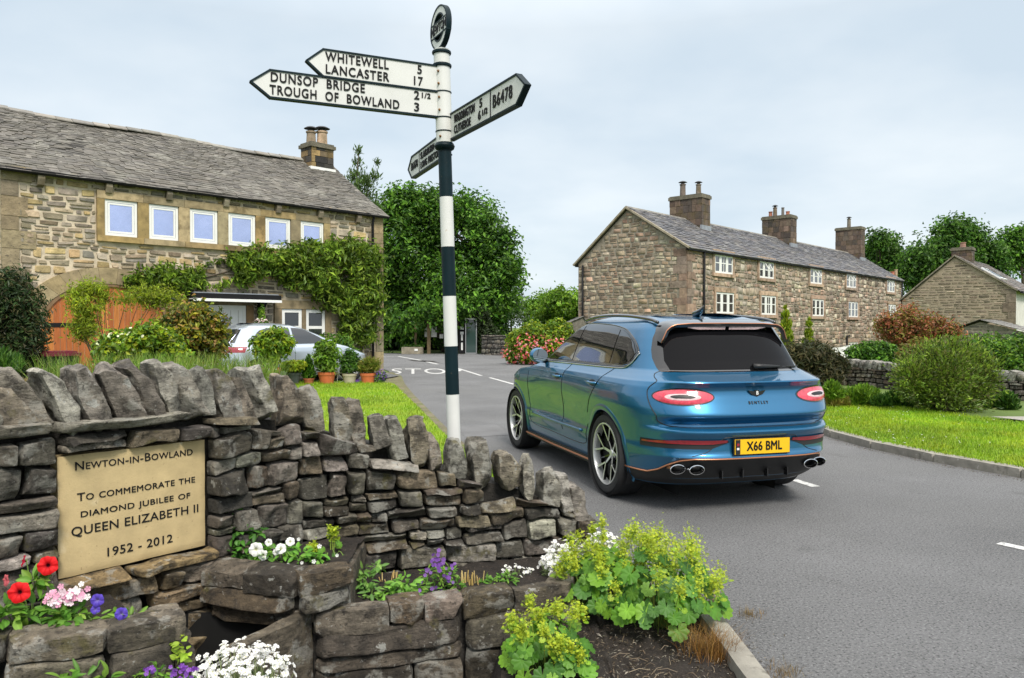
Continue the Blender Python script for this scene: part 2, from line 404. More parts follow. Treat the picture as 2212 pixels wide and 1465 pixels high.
def foliage(mb, rng, blobs, n, ln, wd, pal, clump=0, clr=.3, lay=.8,  up=.35, out=.7, jit=.2, shell=.55, rag=.12, zmin=None, axis_up=None, fold=.25, gaps=.0, gapf=.6, mi=0, tips=None):
    if clump:
        P, d, pk = blobs_points(rng, blobs, max(8, n // clump), shell); P, d, pk = np.repeat(P, clump, 0), np.repeat(d, clump, 0), np.repeat(pk, clump)
        sh_ = np.repeat(rng.normal(0, 1, (len(P) // clump, 3)), clump, 0); ax_ = d + .5 * sh_ + np.array([0, 0, .15]); ax_ /= np.linalg.norm(ax_, axis=1, keepdims=True)
        P = P + ax_ * clr * rng.uniform(-.8, 1.4, (len(P), 1)) + rng.normal(0, clr * .36, P.shape) * [1, 1, lay]
    else: P, d, pk = blobs_points(rng, blobs, n, shell)
    P = P + rng.normal(0, 1, P.shape) * rag * np.array([b[1] for b in blobs])[pk] * .5
    if gaps:
        k = fbm(P, gapf, 11, 2) > gaps - .55; P, d = P[k], d[k]
    if zmin is not None:
        k = P[:, 2] > zmin; P, d = P[k], d[k]
    m = len(P)
    Nn = d * out + np.array([0, 0, up]) + rng.normal(0, .45, (m, 3)); Nn /= np.linalg.norm(Nn, axis=1, keepdims=True)
    if axis_up is None: A = np.cross(Nn, rng.normal(0, 1, (m, 3))) + d * .3 - np.array([0, 0, .25])
    else: A = d * (1 - axis_up) + np.array([0, 0, axis_up]) + rng.normal(0, .25, (m, 3)); Nn = np.cross(A, rng.normal(0, 1, (m, 3)))
    sc = rng.uniform(.5, 1.5, m)
    cl = tones(rng, m, pal, jit)
    g = (1 + .30 * fbm(P, 1.0 / max(.25, np.mean([np.mean(b[1]) for b in blobs])), 4, 2))[:, None]; cl = np.clip(cl * g * (np.repeat(np.clip(rng.normal(1, .24, (m // clump + 1, 1)), .5, 1.7), clump, 0)[:m] if clump else 1), .004, .9)
    leaf_faces(mb, rng, P, A, Nn, ln * sc, wd * sc, cl, fold, mi)
def blobset(rng, c, size, k, r=(.28, .5), bottom=.0, flat=1.):
    """k ellipsoids filling an overall ellipsoid"""
    c = np.asarray(c, float); size = np.asarray(size, float); out = []
    for i in range(k):
        d = nz(rng.normal(0, 1, 3)); q = rng.uniform(.35, .8) ; p = d * q
        p[2] = max(p[2], -1 + bottom); rr = rng.uniform(*r)
        out.append((c + p * size * (1 - rr * .55), size * rr * np.array([1, 1, flat]) * rng.uniform(.85, 1.2, 3)))
    return out
def curve(pts, n=40):
    """smooth curve through points (Catmull-Rom)"""
    p = np.asarray(pts, float); q = np.concatenate([[2 * p[0] - p[1]], p, [2 * p[-1] - p[-2]]]); out = []
    for i in range(1, len(q) - 2):
        for t in np.linspace(0, 1, max(2, n // (len(p) - 1)), endpoint=False):
            out.append(.5 * (2 * q[i] + (q[i + 1] - q[i - 1]) * t + (2 * q[i - 1] - 5 * q[i] + 4 * q[i + 1] - q[i + 2]) * t * t + (3 * q[i] - q[i - 1] - 3 * q[i + 1] + q[i + 2]) * t ** 3))
    return np.array(out + [p[-1]])

# ---------------------------------------------------------------- ground, road
def sheet(name, poly, z, m, kind='structure', sub=None):
    p = np.array(poly, float)[:, :2]; V = np.concatenate([p, np.full((len(p), 1), z)], 1)
    o = mk(name, MB().add(V, [list(range(len(V)))]), m); return tag(o, kind=kind)
M['asphalt'] = mat('asphalt', (.15, .151, .154), .85, var=.25, vs=.6, spots=((.35, .50, .14, (.16, .16, .158), .55), (1.3, .60, .10, (.07, .07, .068), .5), (75, .52, .10, (.29, .29, .29), .75), (62, .54, .07, (.035, .035, .036), .8), (95, .69, .03, (.5, .5, .48), .8)), bump=((95, .9, .02), (30, .3, .015)))
M['asphalt_patch'] = mat('asphalt_patch', (.15, .15, .152), .85, var=.2, vs=2, spots=((170, .58, .06, (.05, .05, .05), .7),), bump=((180, .7, .008),))
M['road_paint'] = mat('road_paint', (.58, .58, .565), .75, var=.2, vs=9, spots=((14, .55, .06, (.15, .15, .15), .85), (60, .58, .05, (.16, .16, .16), .7)))
M['lawn'] = mat('lawn', (.23, .36, .010), .9, var=.25, vs=2.2, spots=((.55, .5, .2, (.26, .36, .012), .7), (9, .55, .2, (.11, .22, .01), .5)), bump=((60, 1, .03),))
M['verge'] = mat('verge', (.16, .14, .085), .95, var=.35, vs=3, spots=((5, .5, .12, (.10, .14, .02), .8),), bump=((40, .8, .02),))
M['field'] = mat('field', (.09, .14, .025), .95, var=.3, vs=.2)
M['kerb'] = mat('kerb', (.25, .235, .20), .9, var=.3, vs=6, spots=((10, .58, .08, (.12, .11, .09), .7), (24, .64, .04, (.45, .45, .42), .7)), bump=((40, .6, .01),))
gx, gy = (-700, -3.3, 1.04, 700), (-300, .6, 4.3, 1400)      # one sheet with a well where the sunken trough stands
gv = [(x, y, -.02) for y in gy for x in gx]
tag(mk('ground', MB().add(gv, [[j * 4 + i, j * 4 + i + 1, j * 4 + i + 5, j * 4 + i + 4] for j in range(3) for i in range(3) if (i, j) != (1, 1)]), M['field']), kind='structure')
road = [(1.1, -3), (1.12, 2), (1.12, 4.1), (.95, 4.55), (.62, 5.1), (.3, 6.3), (-.2, 8.4), (-.95, 11.2), (-1.7, 14.5), (-2.5, 18), (-3.2, 21.5), (-3.9, 25), (-4.5, 28), (-6, 33), (-14, 38), (-40, 42), (-40, 60), (-20, 55), (-8, 47.4), (-3, 46.2), (1, 45.6), (2, 42), (.6, 37), (1.6, 31), (3.2, 26), (5.3, 20), (5.5, 15), (5.25, 12.5), (5.0, 11.45), (5.15, 9.95), (5.4, 9.2), (5.75, 8.4), (6.25, 7.4), (7.8, 5.8), (12.3, 3.3), (12.3, -3)]
sheet('road', road, 0.0, M['asphalt'])
mk_paint = []
def paint(poly, name='road_line'): return sheet(name, poly, .004, M['road_paint'])
def dash(p0, p1, w):
    a, b = np.array(p0[:2], float), np.array(p1[:2], float); n = np.array([-(b - a)[1], (b - a)[0]]); n = n / np.linalg.norm(n) * w / 2
    paint([a + n, b + n, b - n, a - n])
dash(gp(986, 795), gp(1040, 812), .11); dash(gp(1058, 816), gp(1112, 831), .11); dash(gp(1715, 1037), gp(1762, 1052), .10); dash(gp(2158, 1174), gp(2240, 1192), .09)
dash(gp(700, 771.5), gp(860, 770), .16); dash(gp(860, 770), gp(905, 778), .16); dash(gp(905, 778), gp(945, 787), .16)
sheet('road_patch', [gp(986, 921), gp(1072, 917), gp(1104, 940), gp(1004, 945)], .004, M['asphalt_patch'])
sheet('road_patch', [gp(880, 777.5), gp(935, 780), gp(950, 783.5), gp(893, 780.5)], .004, M['rock_dark'])
# STOP painted on the road, upright for a driver coming this way
e = MB(); V, F = text_geo('STOP', 1.0, 0, 0, space=1.08); x0, x1, y0, y1 = V[:, 0].min(), V[:, 0].max(), V[:, 1].min(), V[:, 1].max()
A, B, Cc_ = gp(841, 808), gp(1006, 808), gp(847, 796.5)
P = A + (V[:, :1] - x0) / (x1 - x0) * (B - A) + (V[:, 1:2] - y0) / (y1 - y0) * (Cc_ - A); P[:, 2] = .004
tag(mk('road_lettering', e.add(P, F), M['road_paint']), kind='structure')
# lawns
lawnL = [(.6, 5.1), (.28, 6.3), (-.22, 8.4), (-.98, 11.2), (-1.75, 14.5), (-2.6, 18), (-3.1, 20.0), (-4.0, 20.6), (-9, 20.4), (-6.5, 18.0), (-4.9, 14.5), (-3.8, 11.2), (-1.2, 5.2)]
sheet('verge', [(.64, 5.05), (.35, 6.3), (-.12, 8.4), (-.84, 11.2), (-1.55, 14.5), (-2.3, 18), (-3.0, 21.5), (-3.6, 25), (-4.2, 27), (-8, 22.6), (-4, 10)], .018, M['verge'])
lawnz = lambda y: .04 + .10 * np.clip((np.asarray(y) - 12) / 8, 0, 1)
_lp = np.array(lawnL); tag(mk('lawn', MB().add(np.concatenate([_lp, lawnz(_lp[:, 1:2])], 1), [[0, 1, 2, 3, 10, 11], [3, 4, 9, 10], [4, 5, 6, 7, 8, 9]]), M['lawn']), kind='structure')
kerbR = [(3.2, 26), (5.0, 20), (5.2, 15), (4.95, 12.5), (4.66, 11.45), (4.81, 9.95), (5.1, 9.0), (5.44, 8.2), (5.95, 7.2), (7.5, 5.5), (12, 3)]
lawnR = [(4.9, 20), (5.15, 15), (4.92, 12.5)] + kerbR[4:] + [(14, 3), (14, 6), (9.4, 9.4), (8.2, 11.6), (7.55, 13.8), (6.9, 16.0), (6.2, 17.5)]
sheet('lawn', lawnR, .09, M['lawn'])
sheet('garden_soil', [(5.4, 17.5), (6.6, 15.9), (7.3, 13.6), (8.0, 11.4), (9.2, 9.2), (14, 5.8), (40, 12), (40, 70), (2, 70), (4, 24)], .06, M['field'])
sheet('path', [(8.05, 12.9), (8.5, 11.7), (10.5, 10.6), (14, 10.6), (14, 12.0), (9.6, 12.9)], .10, mat('gravel', (.36, .34, .30), .95, var=.2, vs=20, bump=((60, 1, .02),)))
def resample(P, step):
    P = np.asarray(P, float); L = np.concatenate([[0], np.cumsum(np.linalg.norm(np.diff(P, axis=0), axis=1))]); n = max(2, int(L[-1] / step))
    s = np.linspace(0, L[-1], n + 1); return np.stack([np.interp(s, L, P[:, k]) for k in range(P.shape[1])], 1)
rng = np.random.default_rng(3)
def kerb(path, w, h, L, label, group, z0=0.):
    P = resample(path, L)
    for i in range(len(P) - 1):
        a, b = P[i], P[i + 1]; c = (a + b) / 2; t = nz([b[0] - a[0], b[1] - a[1], 0]); n = np.array([-t[1], t[0], 0]); ln = np.linalg.norm(b - a)
        e = MB(); rock(e, rng, (0, 0, 0), (ln + .012, w, h + .12), np.array([t, n, [0, 0, 1]]), 8, .12, 0, .005, (1, 1, 1))
        o = mk('kerb_stone', e, M['kerb']); o.location = (c[0], c[1], z0 + (h - .12) / 2); tag(o, label, 'kerb', group)
kerb(curve([(4.9, 13.2), (4.70, 11.5), (4.83, 9.95), (5.12, 9.0), (5.46, 8.2), (5.97, 7.2), (7.3, 5.7)], 60)[:, :2], .17, .10, .92, 'worn grey kerb stone along the edge of the right-hand lawn', 'kerb stones of the right-hand lawn')
kerb(curve([(1.06, 2.1), (1.07, 3.4), (1.05, 4.1), (.9, 4.6), (.62, 5.05)], 40)[:, :2], .11, .09, .78, 'pale edging stone between the flower bed and the near road', 'edging stones of the flower bed')
dv = [(-12.2, 17.6, .07), (-4.3, 25.8, .07), (-3.6, 24.6, .05), (-4.3, 21.2, .06), (-8.0, 20.6, .07), (-9.4, 16.3, .07), (-11.4, 14.6, .07)]
tag(mk('driveway', MB().add(dv, [list(range(len(dv)))]), M['asphalt']), kind='structure')
# ---------------------------------------------------------------- cars
M['car_paint'] = mat('car_paint', (.016, .142, .29), .30, .62, var=.03, vs=3, coat=1.0, coatrough=.012)
M['silver_paint'] = mat('silver_paint', (.50, .56, .63), .3, .55, var=.03, coat=1.0)
M['car_glass'] = glass('car_glass', (.006, .007, .009), .015)
M['rear_glass'] = mat('rear_glass', (.005, .005, .006), .02, var=0, spec=.12)
M['gloss_black'] = mat('gloss_black', (.008, .008, .009), .12, var=.1, coat=1.)
M['trim_black'] = mat('trim_black', (.012, .012, .013), .5, var=.2)
M['tyre'] = mat('tyre', (.018, .018, .019), .8, var=.3, vs=12, bump=((60, .3, .004),))
M['rim_silver'] = mat('rim_silver', (.72, .72, .71), .3, .55, var=.06)
M['copper'] = mat('copper', (.62, .27, .15), .3, .8, var=.05)
M['chrome'] = mat('chrome', (.72, .72, .73), .12, 1, var=.0)
M['lamp_red'] = mat('lamp_red', (.60, .05, .085), .15, var=.35, vs=30, coat=1.)
M['pale_lens_sky'] = mat('pale_lens_sky', (.62, .45, .46), .12, var=.25, vs=40, coat=1.)  # tail lamp ring, and the painted sky strips under the spoiler
M['reflector_red'] = mat('reflector_red', (.26, .012, .02), .12, var=.25, vs=25, coat=1.)
M['plate_yellow'] = mat('plate_yellow', (.80, .47, .008), .4, var=.05)
M['mirror_glass'] = mat('mirror_glass', (.55, .6, .62), .03, 1, var=0)

class Shell:
    """a car body described by its outline at every height: half width W(z), tail y_r(z), nose y_f(z)"""
    def __init__(s, W, yr, yrb, yf, bulge, nr=3.5, nf=2.6, yb=.0, yfb=2.6): s.W, s.yr, s.yrb, s.yf, s.bulge, s.nr, s.nf, s.yb, s.yfb = W, yr, yrb, yf, bulge, nr, nf, yb, yfb
    def w(s, y, z): return interp(z, s.W) + s.bulge(y, z)
    def rear_y(s, x, z):
        z = np.asarray(z, float); W = s.w(s.yb, z); q = np.clip(np.abs(x) / W, 0, 1); rb = interp(z, s.yrb)
        f = np.clip((q - .70) / .26, 0, 1); f = 1 - f * f * (3 - 2 * f)
        return s.yb - (s.yb - rb) * (1 - q ** s.nr) ** (1 / s.nr) + (interp(z, s.yr) - rb) * f
    def side_x(s, y, z):
        y = np.asarray(y, float); z = np.asarray(z, float); W = s.w(np.clip(y, s.yb, s.yfb), z)
        rb = interp(z, s.yrb); q = np.clip((s.yb - y) / (s.yb - rb), 0, .9999); r = (1 - q ** s.nr) ** (1 / s.nr)
        ff = interp(z, s.yf); yb2 = np.minimum(s.yfb, ff - .25); q2 = np.clip((y - yb2) / (ff - yb2), 0, .9999); r2 = (1 - q2 ** s.nf) ** (1 / s.nf)
        return W * np.where(y < s.yb, r, np.where(y > yb2, r2, 1.0))
    def half(s, zs, wheels, Ra):
        th = np.linspace(0, np.pi / 2, 46); G = []
        ys = np.linspace(0, 1, 110)[1:-1]; tf = np.linspace(np.pi / 2, 0, 26)
        for z in zs:
            W = s.w(s.yb, z); x = W * np.sin(th) ** (2 / s.nr); y = s.rear_y(x, z); x0 = x
            ff = interp(z, s.yf); yb2 = min(s.yfb, ff - .25)
            yy = s.yb + (yb2 - s.yb) * ys; xs = s.w(yy, z)
            xf = s.w(yb2, z) * np.sin(tf) ** (2 / s.nf); yf_ = yb2 + (ff - yb2) * np.cos(tf) ** (2 / s.nf)
            X = np.concatenate([x0, xs, xf]); Y = np.concatenate([y, yy, yf_])
            G.append(np.stack([X, Y, np.full_like(X, z)], 1))
        G = np.array(G).transpose(1, 0, 2)
        mask = np.ones((G.shape[0] - 1, G.shape[1] - 1), bool)
        for (wy, wz) in wheels:
            d = G[..., 1:] - np.array([wy, wz]); r = np.hypot(d[..., 0], d[..., 1]); side = G[..., 0] > .6
            k = (r < Ra) & (r > Ra - .035) & side
            G[..., 1:][k] = np.array([wy, wz]) + d[k] / r[k][:, None] * Ra
            r2 = np.hypot(G[..., 1] - wy, G[..., 2] - wz); bad = (r2 < Ra - .002) & side
            mask &= ~(bad[:-1, :-1] | bad[1:, :-1] | bad[:-1, 1:] | bad[1:, 1:])
        return G, mask
    def side_patch(s, poly, off, sg, ny=24, nz=16):
        """region of the flank inside a convex (y, z) polygon, lifted off the surface"""
        p = np.asarray(poly, float); z0, z1 = p[:, 1].min(), p[:, 1].max(); G = []
        e = [(p[i], p[(i + 1) % len(p)]) for i in range(len(p))]
        for z in z0 + (z1 - z0) * (np.sin(np.linspace(-np.pi / 2, np.pi / 2, nz)) * .4998 + .5):
            ys = [lerp(a[0], b[0], (z - a[1]) / (b[1] - a[1])) for a, b in e if (a[1] - z) * (b[1] - z) <= 0 and a[1] != b[1]]
            y = np.linspace(min(ys), max(ys), ny); G.append(np.stack([sg * (s.side_x(y, z) + off), y, np.full(ny, z)], 1))
        return np.array(G)
    def arc(s, z, n=400):
        th = np.linspace(0, np.pi / 2, n); x = s.w(s.yb, z) * np.sin(th) ** (2 / s.nr); y = s.rear_y(x, z)
        return x, y, np.concatenate([[0], np.cumsum(np.hypot(np.diff(x), np.diff(y)))])
    def rear_pt(s, a, z, off=0.):
        """point at signed distance a round the tail from its middle, at height z"""
        x, y, l = s.arc(z); X = np.interp(abs(a), l, x); Y = np.interp(abs(a), l, y)
        X2 = np.interp(abs(a) + .01, l, x); Y2 = np.interp(abs(a) + .01, l, y); t = nz([X2 - X, Y2 - Y, 0])
        return np.array([(X + t[1] * off) * (1 if a >= 0 else -1), Y - t[0] * off, z])
    def rear_patch(s, alo, ahi, zf0, zf1, off, na=30, nz_=6):
        return np.array([[s.rear_pt(a, lerp(zf0(a), zf1(a), t), off) for t in np.linspace(0, 1, nz_)] for a in np.linspace(alo, ahi, na)])
    def rear_ellipse(s, ac, zc, ra, rz, off, dome=0., n=40, k=6):
        G = []
        for r in np.linspace(0.001, 1, k):
            G.append([s.rear_pt(ac + ra * r * math.cos(t), zc + rz * r * math.sin(t), off + dome * (1 - r * r)) for t in np.linspace(0, 2 * np.pi, n)])
        return np.array(G)

def ring_arch(sh, wy, wz, Ra, sg, lip=.038):
    G = []
    for a in np.linspace(R(-24), R(204), 56):
        row = []
        for dr, dx in ((-.022, -.05), (-.02, .006), (-.012, .009), (lip - .012, .006), (lip, .0)):
            y, z = wy + (Ra + dr) * math.cos(a), wz + (Ra + dr) * math.sin(a)
            row.append([sg * (float(sh.side_x(y, max(z, .24))) + dx), y, z])
        G.append(row)
    return np.array(G)
def wheel(parent, c, sg, rt, rr, w, style):
    """tyre and rim; c is the wheel centre, sg the outward side"""
    ax = np.array([[0, 0, -1.], [0, 1, 0], [sg, 0, 0]]) if sg > 0 else np.array([[0, 0, 1.], [0, 1, 0], [-1, 0, 0]])
    h = w / 2; e = MB().lathe([(rr - .02, -h * .8), (rr, -h), (rt - .035, -h), (rt - .006, -h * .8), (rt, -h * .5), (rt, h * .5), (rt - .006, h * .8), (rt - .03, h), (rr + .035, h * 1.03), (rr + .004, h * .96), (rr - .012, h * .86)], c, 56, ax)
    for k in range(4): e.lathe([(rt + .0005, -h * .6 + k * h * .4 - .006), (rt + .004, -h * .6 + k * h * .4 + .02), (rt + .004, -h * .6 + k * h * .4 + .05), (rt + .0005, -h * .6 + k * h * .4 + .075)], c, 56, ax)
    wo_ = bpy.data.objects.new('wheel', None)
    wo_ = mk('wheel', MB().lathe([(rr - .006, -h * .7), (rr - .012, h * .3), (.02, h * .15), (.0, h * .14)], c, 40, ax), M['trim_black'], parent, True, 40)
    mk('tyre', e, M['tyre'], wo_, True, 30)
    rim = MB().lathe([(rr - .016, h * .5), (rr - .014, h * .93), (rr - .010, h * 1.0), (rr + .001, h * 1.0), (rr + .004, h * .9)], c, 56, ax)
    f = h * .88
    for k in range(style):
        a0 = 2 * np.pi * k / style + .3
        def P(r, a, d): return np.asarray(c) + np.array([0, r * math.cos(a), r * math.sin(a)]) + np.array([sg * d, 0, 0])
        def bar(r0, a1, r1, a2, w0, w1, mb, d0, d1, d2, mi):
            p0, p1 = P(r0, a1, 0), P(r1, a2, 0); t = nz(p1 - p0); n = np.cross([1, 0, 0], t)
            V = []
            for p, ww, dd in ((p0, w0, d0), (p1, w1, d1)):
                for s_ in (-1, 1):
                    for d in (dd, dd - d2): V.append(p + n * s_ * ww / 2 + np.array([sg * d, 0, 0]))
            mb.add(V, [[0, 2, 6, 4], [1, 5, 7, 3], [0, 4, 5, 1], [2, 3, 7, 6], [4, 6, 7, 5], [0, 1, 3, 2]], np.array([mi, 1, 1, 1, 1, 1]))
        spread = .50 * np.pi / style
        bar(.03, a0, .135, a0, .028, .022, rim, f * .55, f * .82, .03, 0)
        for sgn in (-1, 1):
            bar(.12, a0 + sgn * .03, rr - .012, a0 + sgn * spread, .015, .021, rim, f * .82, f, .028, 0)
    for k in range(style):
        a0 = 2 * np.pi * (k + .5) / style + .3
        bar(.05, a0, rr - .012, a0, .016, .012, rim, f * .3, f * .62, .02, 1)
    rim.lathe([(.0, f * .62), (.03, f * .62), (.036, f * .55), (.06, f * .5), (.065, f * .3)], c, 24, ax)
    mk('rim', rim, [M['rim_silver'], M['gloss_black']], wo_, True, 25)
def seam(mb, pts, r=.0035, n=5): mb.tube(np.array(pts), r, n)
def big_suv():
    t = thing('large_car', 'glossy deep blue sport utility car seen from behind, driving up the road', 'car', (1.802, 7.576, .004), None, .281)
    base = [(.22, -.80), (.30, -.95), (.36, -1.0), (.44, -1.06), (.49, -1.105), (.60, -1.12), (.72, -1.13), (.80, -1.12), (.86, -1.105), (1.0, -1.075), (1.13, -1.05), (1.17, -.97), (1.20, -.87), (1.22, -.81), (1.3, -.745), (1.5, -.60), (1.6, -.52), (1.64, -.46), (1.67, -.33), (1.70, -.05), (1.72, .3), (1.735, .8)]
    rear = [(.22, -.80), (.30, -.95), (.36, -1.0), (.44, -1.06), (.49, -1.11), (.50, -1.125), (.515, -1.12), (.54, -1.105), (.62, -1.10), (.66, -1.115), (.70, -1.145), (.715, -1.152), (.73, -1.148), (.746, -1.10), (.753, -1.035), (.77, -1.028), (.80, -1.050), (.838, -1.112), (.850, -1.122), (.865, -1.120), (.95, -1.078), (1.02, -1.046), (1.055, -1.036), (1.08, -1.044), (1.112, -1.075), (1.126, -1.093), (1.138, -1.090), (1.16, -1.0), (1.19, -.885), (1.22, -.81), (1.3, -.745), (1.5, -.60), (1.6, -.52), (1.64, -.46), (1.67, -.33), (1.70, -.05), (1.72, .3), (1.735, .8)]
    W = [(.22, .86), (.27, .905), (.33, .925), (.45, .94), (.55, .95), (.60, .945), (.75, .955), (.9, .966), (1.0, .962), (1.08, .948), (1.125, .925), (1.14, .905), (1.18, .862), (1.22, .825), (1.3, .80), (1.4, .768), (1.5, .73), (1.58, .695), (1.63, .66), (1.67, .60), (1.70, .50), (1.72, .38), (1.735, .2)]
    yf = [(.22, 3.55), (.35, 3.72), (.6, 3.86), (.8, 3.85), (.95, 3.75), (1.02, 3.4), (1.06, 3.05), (1.10, 2.65), (1.14, 2.48), (1.2, 2.33), (1.3, 2.12), (1.4, 1.92), (1.5, 1.72), (1.6, 1.48), (1.66, 1.3), (1.70, 1.15), (1.735, .95)]
    def bulge(y, z):
        g = lambda c, s: np.exp(-((y - c) / s) ** 2)
        return (.026 * g(-.05, .62) + .02 * g(3.0, .5)) * np.exp(-((z - .93) / .22) ** 2) - .022 * g(1.5, .8) * np.exp(-((z - .70) / .17) ** 2) + .012 * g(1.4, .7) * np.exp(-((z - .53) / .05) ** 2)
    sh = Shell(W, rear, base, yf, bulge, 3.4, 2.5, -.05, 2.75)
    zs = np.unique(np.round(np.concatenate([np.linspace(.22, .5, 15), np.linspace(.48, .72, 17), np.linspace(.715, .77, 14), np.linspace(.77, .87, 14), np.linspace(.87, 1.1, 17), np.linspace(1.09, 1.15, 16), np.linspace(1.15, 1.24, 10), np.linspace(1.24, 1.6, 22), np.linspace(1.6, 1.735, 26)]), 4))
    zs = zs[np.concatenate([[True], np.diff(zs) > .0022])]
    WH = [(0, .392), (2.995, .392)]; Ra = .438
    G, mask = sh.half(zs, WH, Ra)
    mb = MB(); mb.grid(G, mask=mask); mb.grid(G * [-1, 1, 1], flip=True, mask=mask)
    top = G[:, -1]; tp = np.concatenate([top[::-1] * [-1, 1, 1], top]); mb.add(tp, [list(range(len(tp)))])
    body = mk('body', mb, M['car_paint'], t, True, 38)
    u = MB().box((0, 1.5, .33), (1.1, 4.2, .14)); u.box((0, 1.5, .33), (1.66, 2.0, .19))
    for wy, wz in WH:
        for sg in (-1, 1):
            a = np.linspace(R(-28), R(208), 30); A = np.stack([np.zeros_like(a), wy + .452 * np.cos(a), wz + .452 * np.sin(a)], 1)
            u.grid(np.stack([A + [sg * .5, 0, 0], A + [sg * .918, 0, 0]], 1)); u.add([[sg * .5, wy + .6 * y, wz + .5 * z] for y, z in ((-1, -.6), (1, -.6), (1, 1), (-1, 1))], [[0, 1, 2, 3]])
    mk('underbody', u, M['trim_black'], t)
    for sg in (-1, 1):
        for wy, wz in WH:
            mk('wheel_arch', MB().grid(ring_arch(sh, wy, wz, Ra, sg), flip=sg > 0), M['car_paint'], body, True, 30)
            wheel(t, (sg * .815, wy, wz), sg, .392, .292, .285, 5)
        # side glass: frame, three panes
        dlo = [(2.16, 1.20), (1.2, 1.212), (.0, 1.225), (-.27, 1.265), (-.345, 1.36), (-.22, 1.47), (.0, 1.556), (.14, 1.588), (.5, 1.622), (1.0, 1.637), (1.4, 1.622), (1.6, 1.56), (1.86, 1.41)]
        mk('window_frame', MB().grid(sh.side_patch(dlo, .003, sg, 60, 30), flip=sg < 0), M['gloss_black'], t, True)
        e = MB(); c = curve(dlo + dlo[:1], 150); e.tube(np.stack([sg * (sh.side_x(c[:, 0], c[:, 1]) + .004), c[:, 0], c[:, 1]], 1)[:-1], .007, 6, closed=True)
        mk('window_trim', e, M['chrome'] if False else M['gloss_black'], t, True)
        e = MB(); c = curve([(2.2, 1.188), (1.2, 1.198), (.0, 1.211), (-.25, 1.245), (-.37, 1.36)], 60); e.tube(np.stack([sg * (sh.side_x(c[:, 0], c[:, 1]) + .006), c[:, 0], c[:, 1]], 1), .007, 6)
        mk('window_trim', e, M['chrome'], t, True)
        for q in ([(2.06, 1.222), (1.23, 1.234), (1.17, 1.614), (1.40, 1.603), (1.58, 1.548), (1.82, 1.405)], [(1.13, 1.234), (.20, 1.243), (.20, 1.585), (.5, 1.605), (1.0, 1.62), (1.07, 1.619)], [(.14, 1.244), (-.02, 1.247), (-.24, 1.283), (-.305, 1.362), (-.20, 1.455), (.0, 1.537), (.14, 1.572)]):
            mk('side_window', MB().grid(sh.side_patch(q, .007, sg, 24, 18), flip=sg < 0), M['car_glass'], t, True)
        # shut lines, handles, lower moulding, sill
        for c in (curve([(1.16, 1.19), (1.20, 1.0), (1.21, .7), (1.22, .47)]), curve([(2.42, 1.05), (2.44, .8), (2.40, .6), (2.34, .42), (1.6, .40), (.62, .40), (.50, .52), (.46, .62)], 70), curve([(.02, 1.20), (.10, 1.13), (.22, 1.0), (.36, .86), (.44, .74)])):
            e = MB(); seam(e, np.stack([sg * (sh.side_x(c[:, 0], c[:, 1]) + .001), c[:, 0], c[:, 1]], 1), .0035); mk('shut_line', e, M['trim_black'], t)
        for hy in (1.36, .28):
            e = MB(); P = np.array([[sg * (float(sh.side_x(hy + d, 1.052)) + o), hy + d, 1.052] for d, o in ((-.11, .008), (-.07, .034), (0, .04), (.06, .034), (.10, .008))]); e.tube(curve(P, 20), .014, 8)
            e.add(*_patch_ellipse(sh, sg, hy + .01, 1.05, .085, .032, .0025), mi=1)
            mk('door_handle', e, [M['car_paint'], M['trim_black']], t, True)
        e = MB(); c = curve([(2.28, .545), (1.5, .533), (.62, .535)]); e.tube(np.stack([sg * (sh.side_x(c[:, 0], c[:, 1]) + .002), c[:, 0], c[:, 1]], 1), np.linspace(.012, .016, len(c)), 8); mk('door_moulding', e, M['car_paint'], t, True)
        e = MB(); e.box((sg * .885, 1.48, .262), (.12, 2.12, .05)); e.tube([[sg * .945, .42, .268], [sg * .948, 1.5, .262], [sg * .945, 2.54, .268]], .011, 6, 1); mk('sill', e, [M['trim_black'], M['copper']], t)
        # roof rail
        c = curve([(.615, -.42, 1.640), (.618, -.25, 1.672), (.62, .2, 1.706), (.62, .7, 1.716), (.615, 1.1, 1.700), (.60, 1.38, 1.664)], 40); e = MB(); e.tube(c * [sg, 1, 1], .017, 8); mk('roof_rail', e, M['gloss_black'], t, True)
        # mirror
        e = MB(); G2 = []
        for a in np.linspace(0, np.pi, 14):
            r = math.sin(a) ** .6; G2.append([[sg * (1.005 + .105 * r * math.cos(b)), 1.90 + .085 * -math.cos(a), 1.265 + .088 * r * math.sin(b)] for b in np.linspace(0, 2 * np.pi, 28)])
        e.grid(np.array(G2), flip=sg < 0); e.tube([[sg * .86, 2.02, 1.19], [sg * .95, 1.98, 1.2], [sg * 1.03, 1.92, 1.22]], [.03, .024, .03], 8, 1)
        mo = mk('wing_mirror', e, [M['car_paint'], M['trim_black']], t, True)
        mk('mirror_glass', MB().add([[sg * (1.005 + .092 * math.cos(b)), 1.812, 1.265 + .076 * math.sin(b)] for b in np.linspace(0, 2 * np.pi, 28, endpoint=False)], [list(range(28))]), M['mirror_glass'], mo)
        # tail lamp round the corner
        x_, y_, l_ = sh.arc(1.01); a1 = np.interp(.412, x_, l_); a2 = np.interp(.856, x_, l_); ac, ra = (a1 + a2) / 2, (a2 - a1) / 2
        lp = mk('tail_lamp', MB().grid(sh.rear_ellipse(sg * ac, 1.008, ra + .014, .073, .003, .0), flip=sg < 0), M['gloss_black'], t, True)
        mk('red_lens', MB().grid(sh.rear_ellipse(sg * ac, 1.008, ra, .061, .006, .016), flip=sg < 0), M['lamp_red'], lp, True)
        mk('lens_ring', MB().grid(sh.rear_ellipse(sg * ac, 1.008, ra * .62, .034, .0155, .009), flip=sg < 0), M['pale_lens_sky'], lp, True)
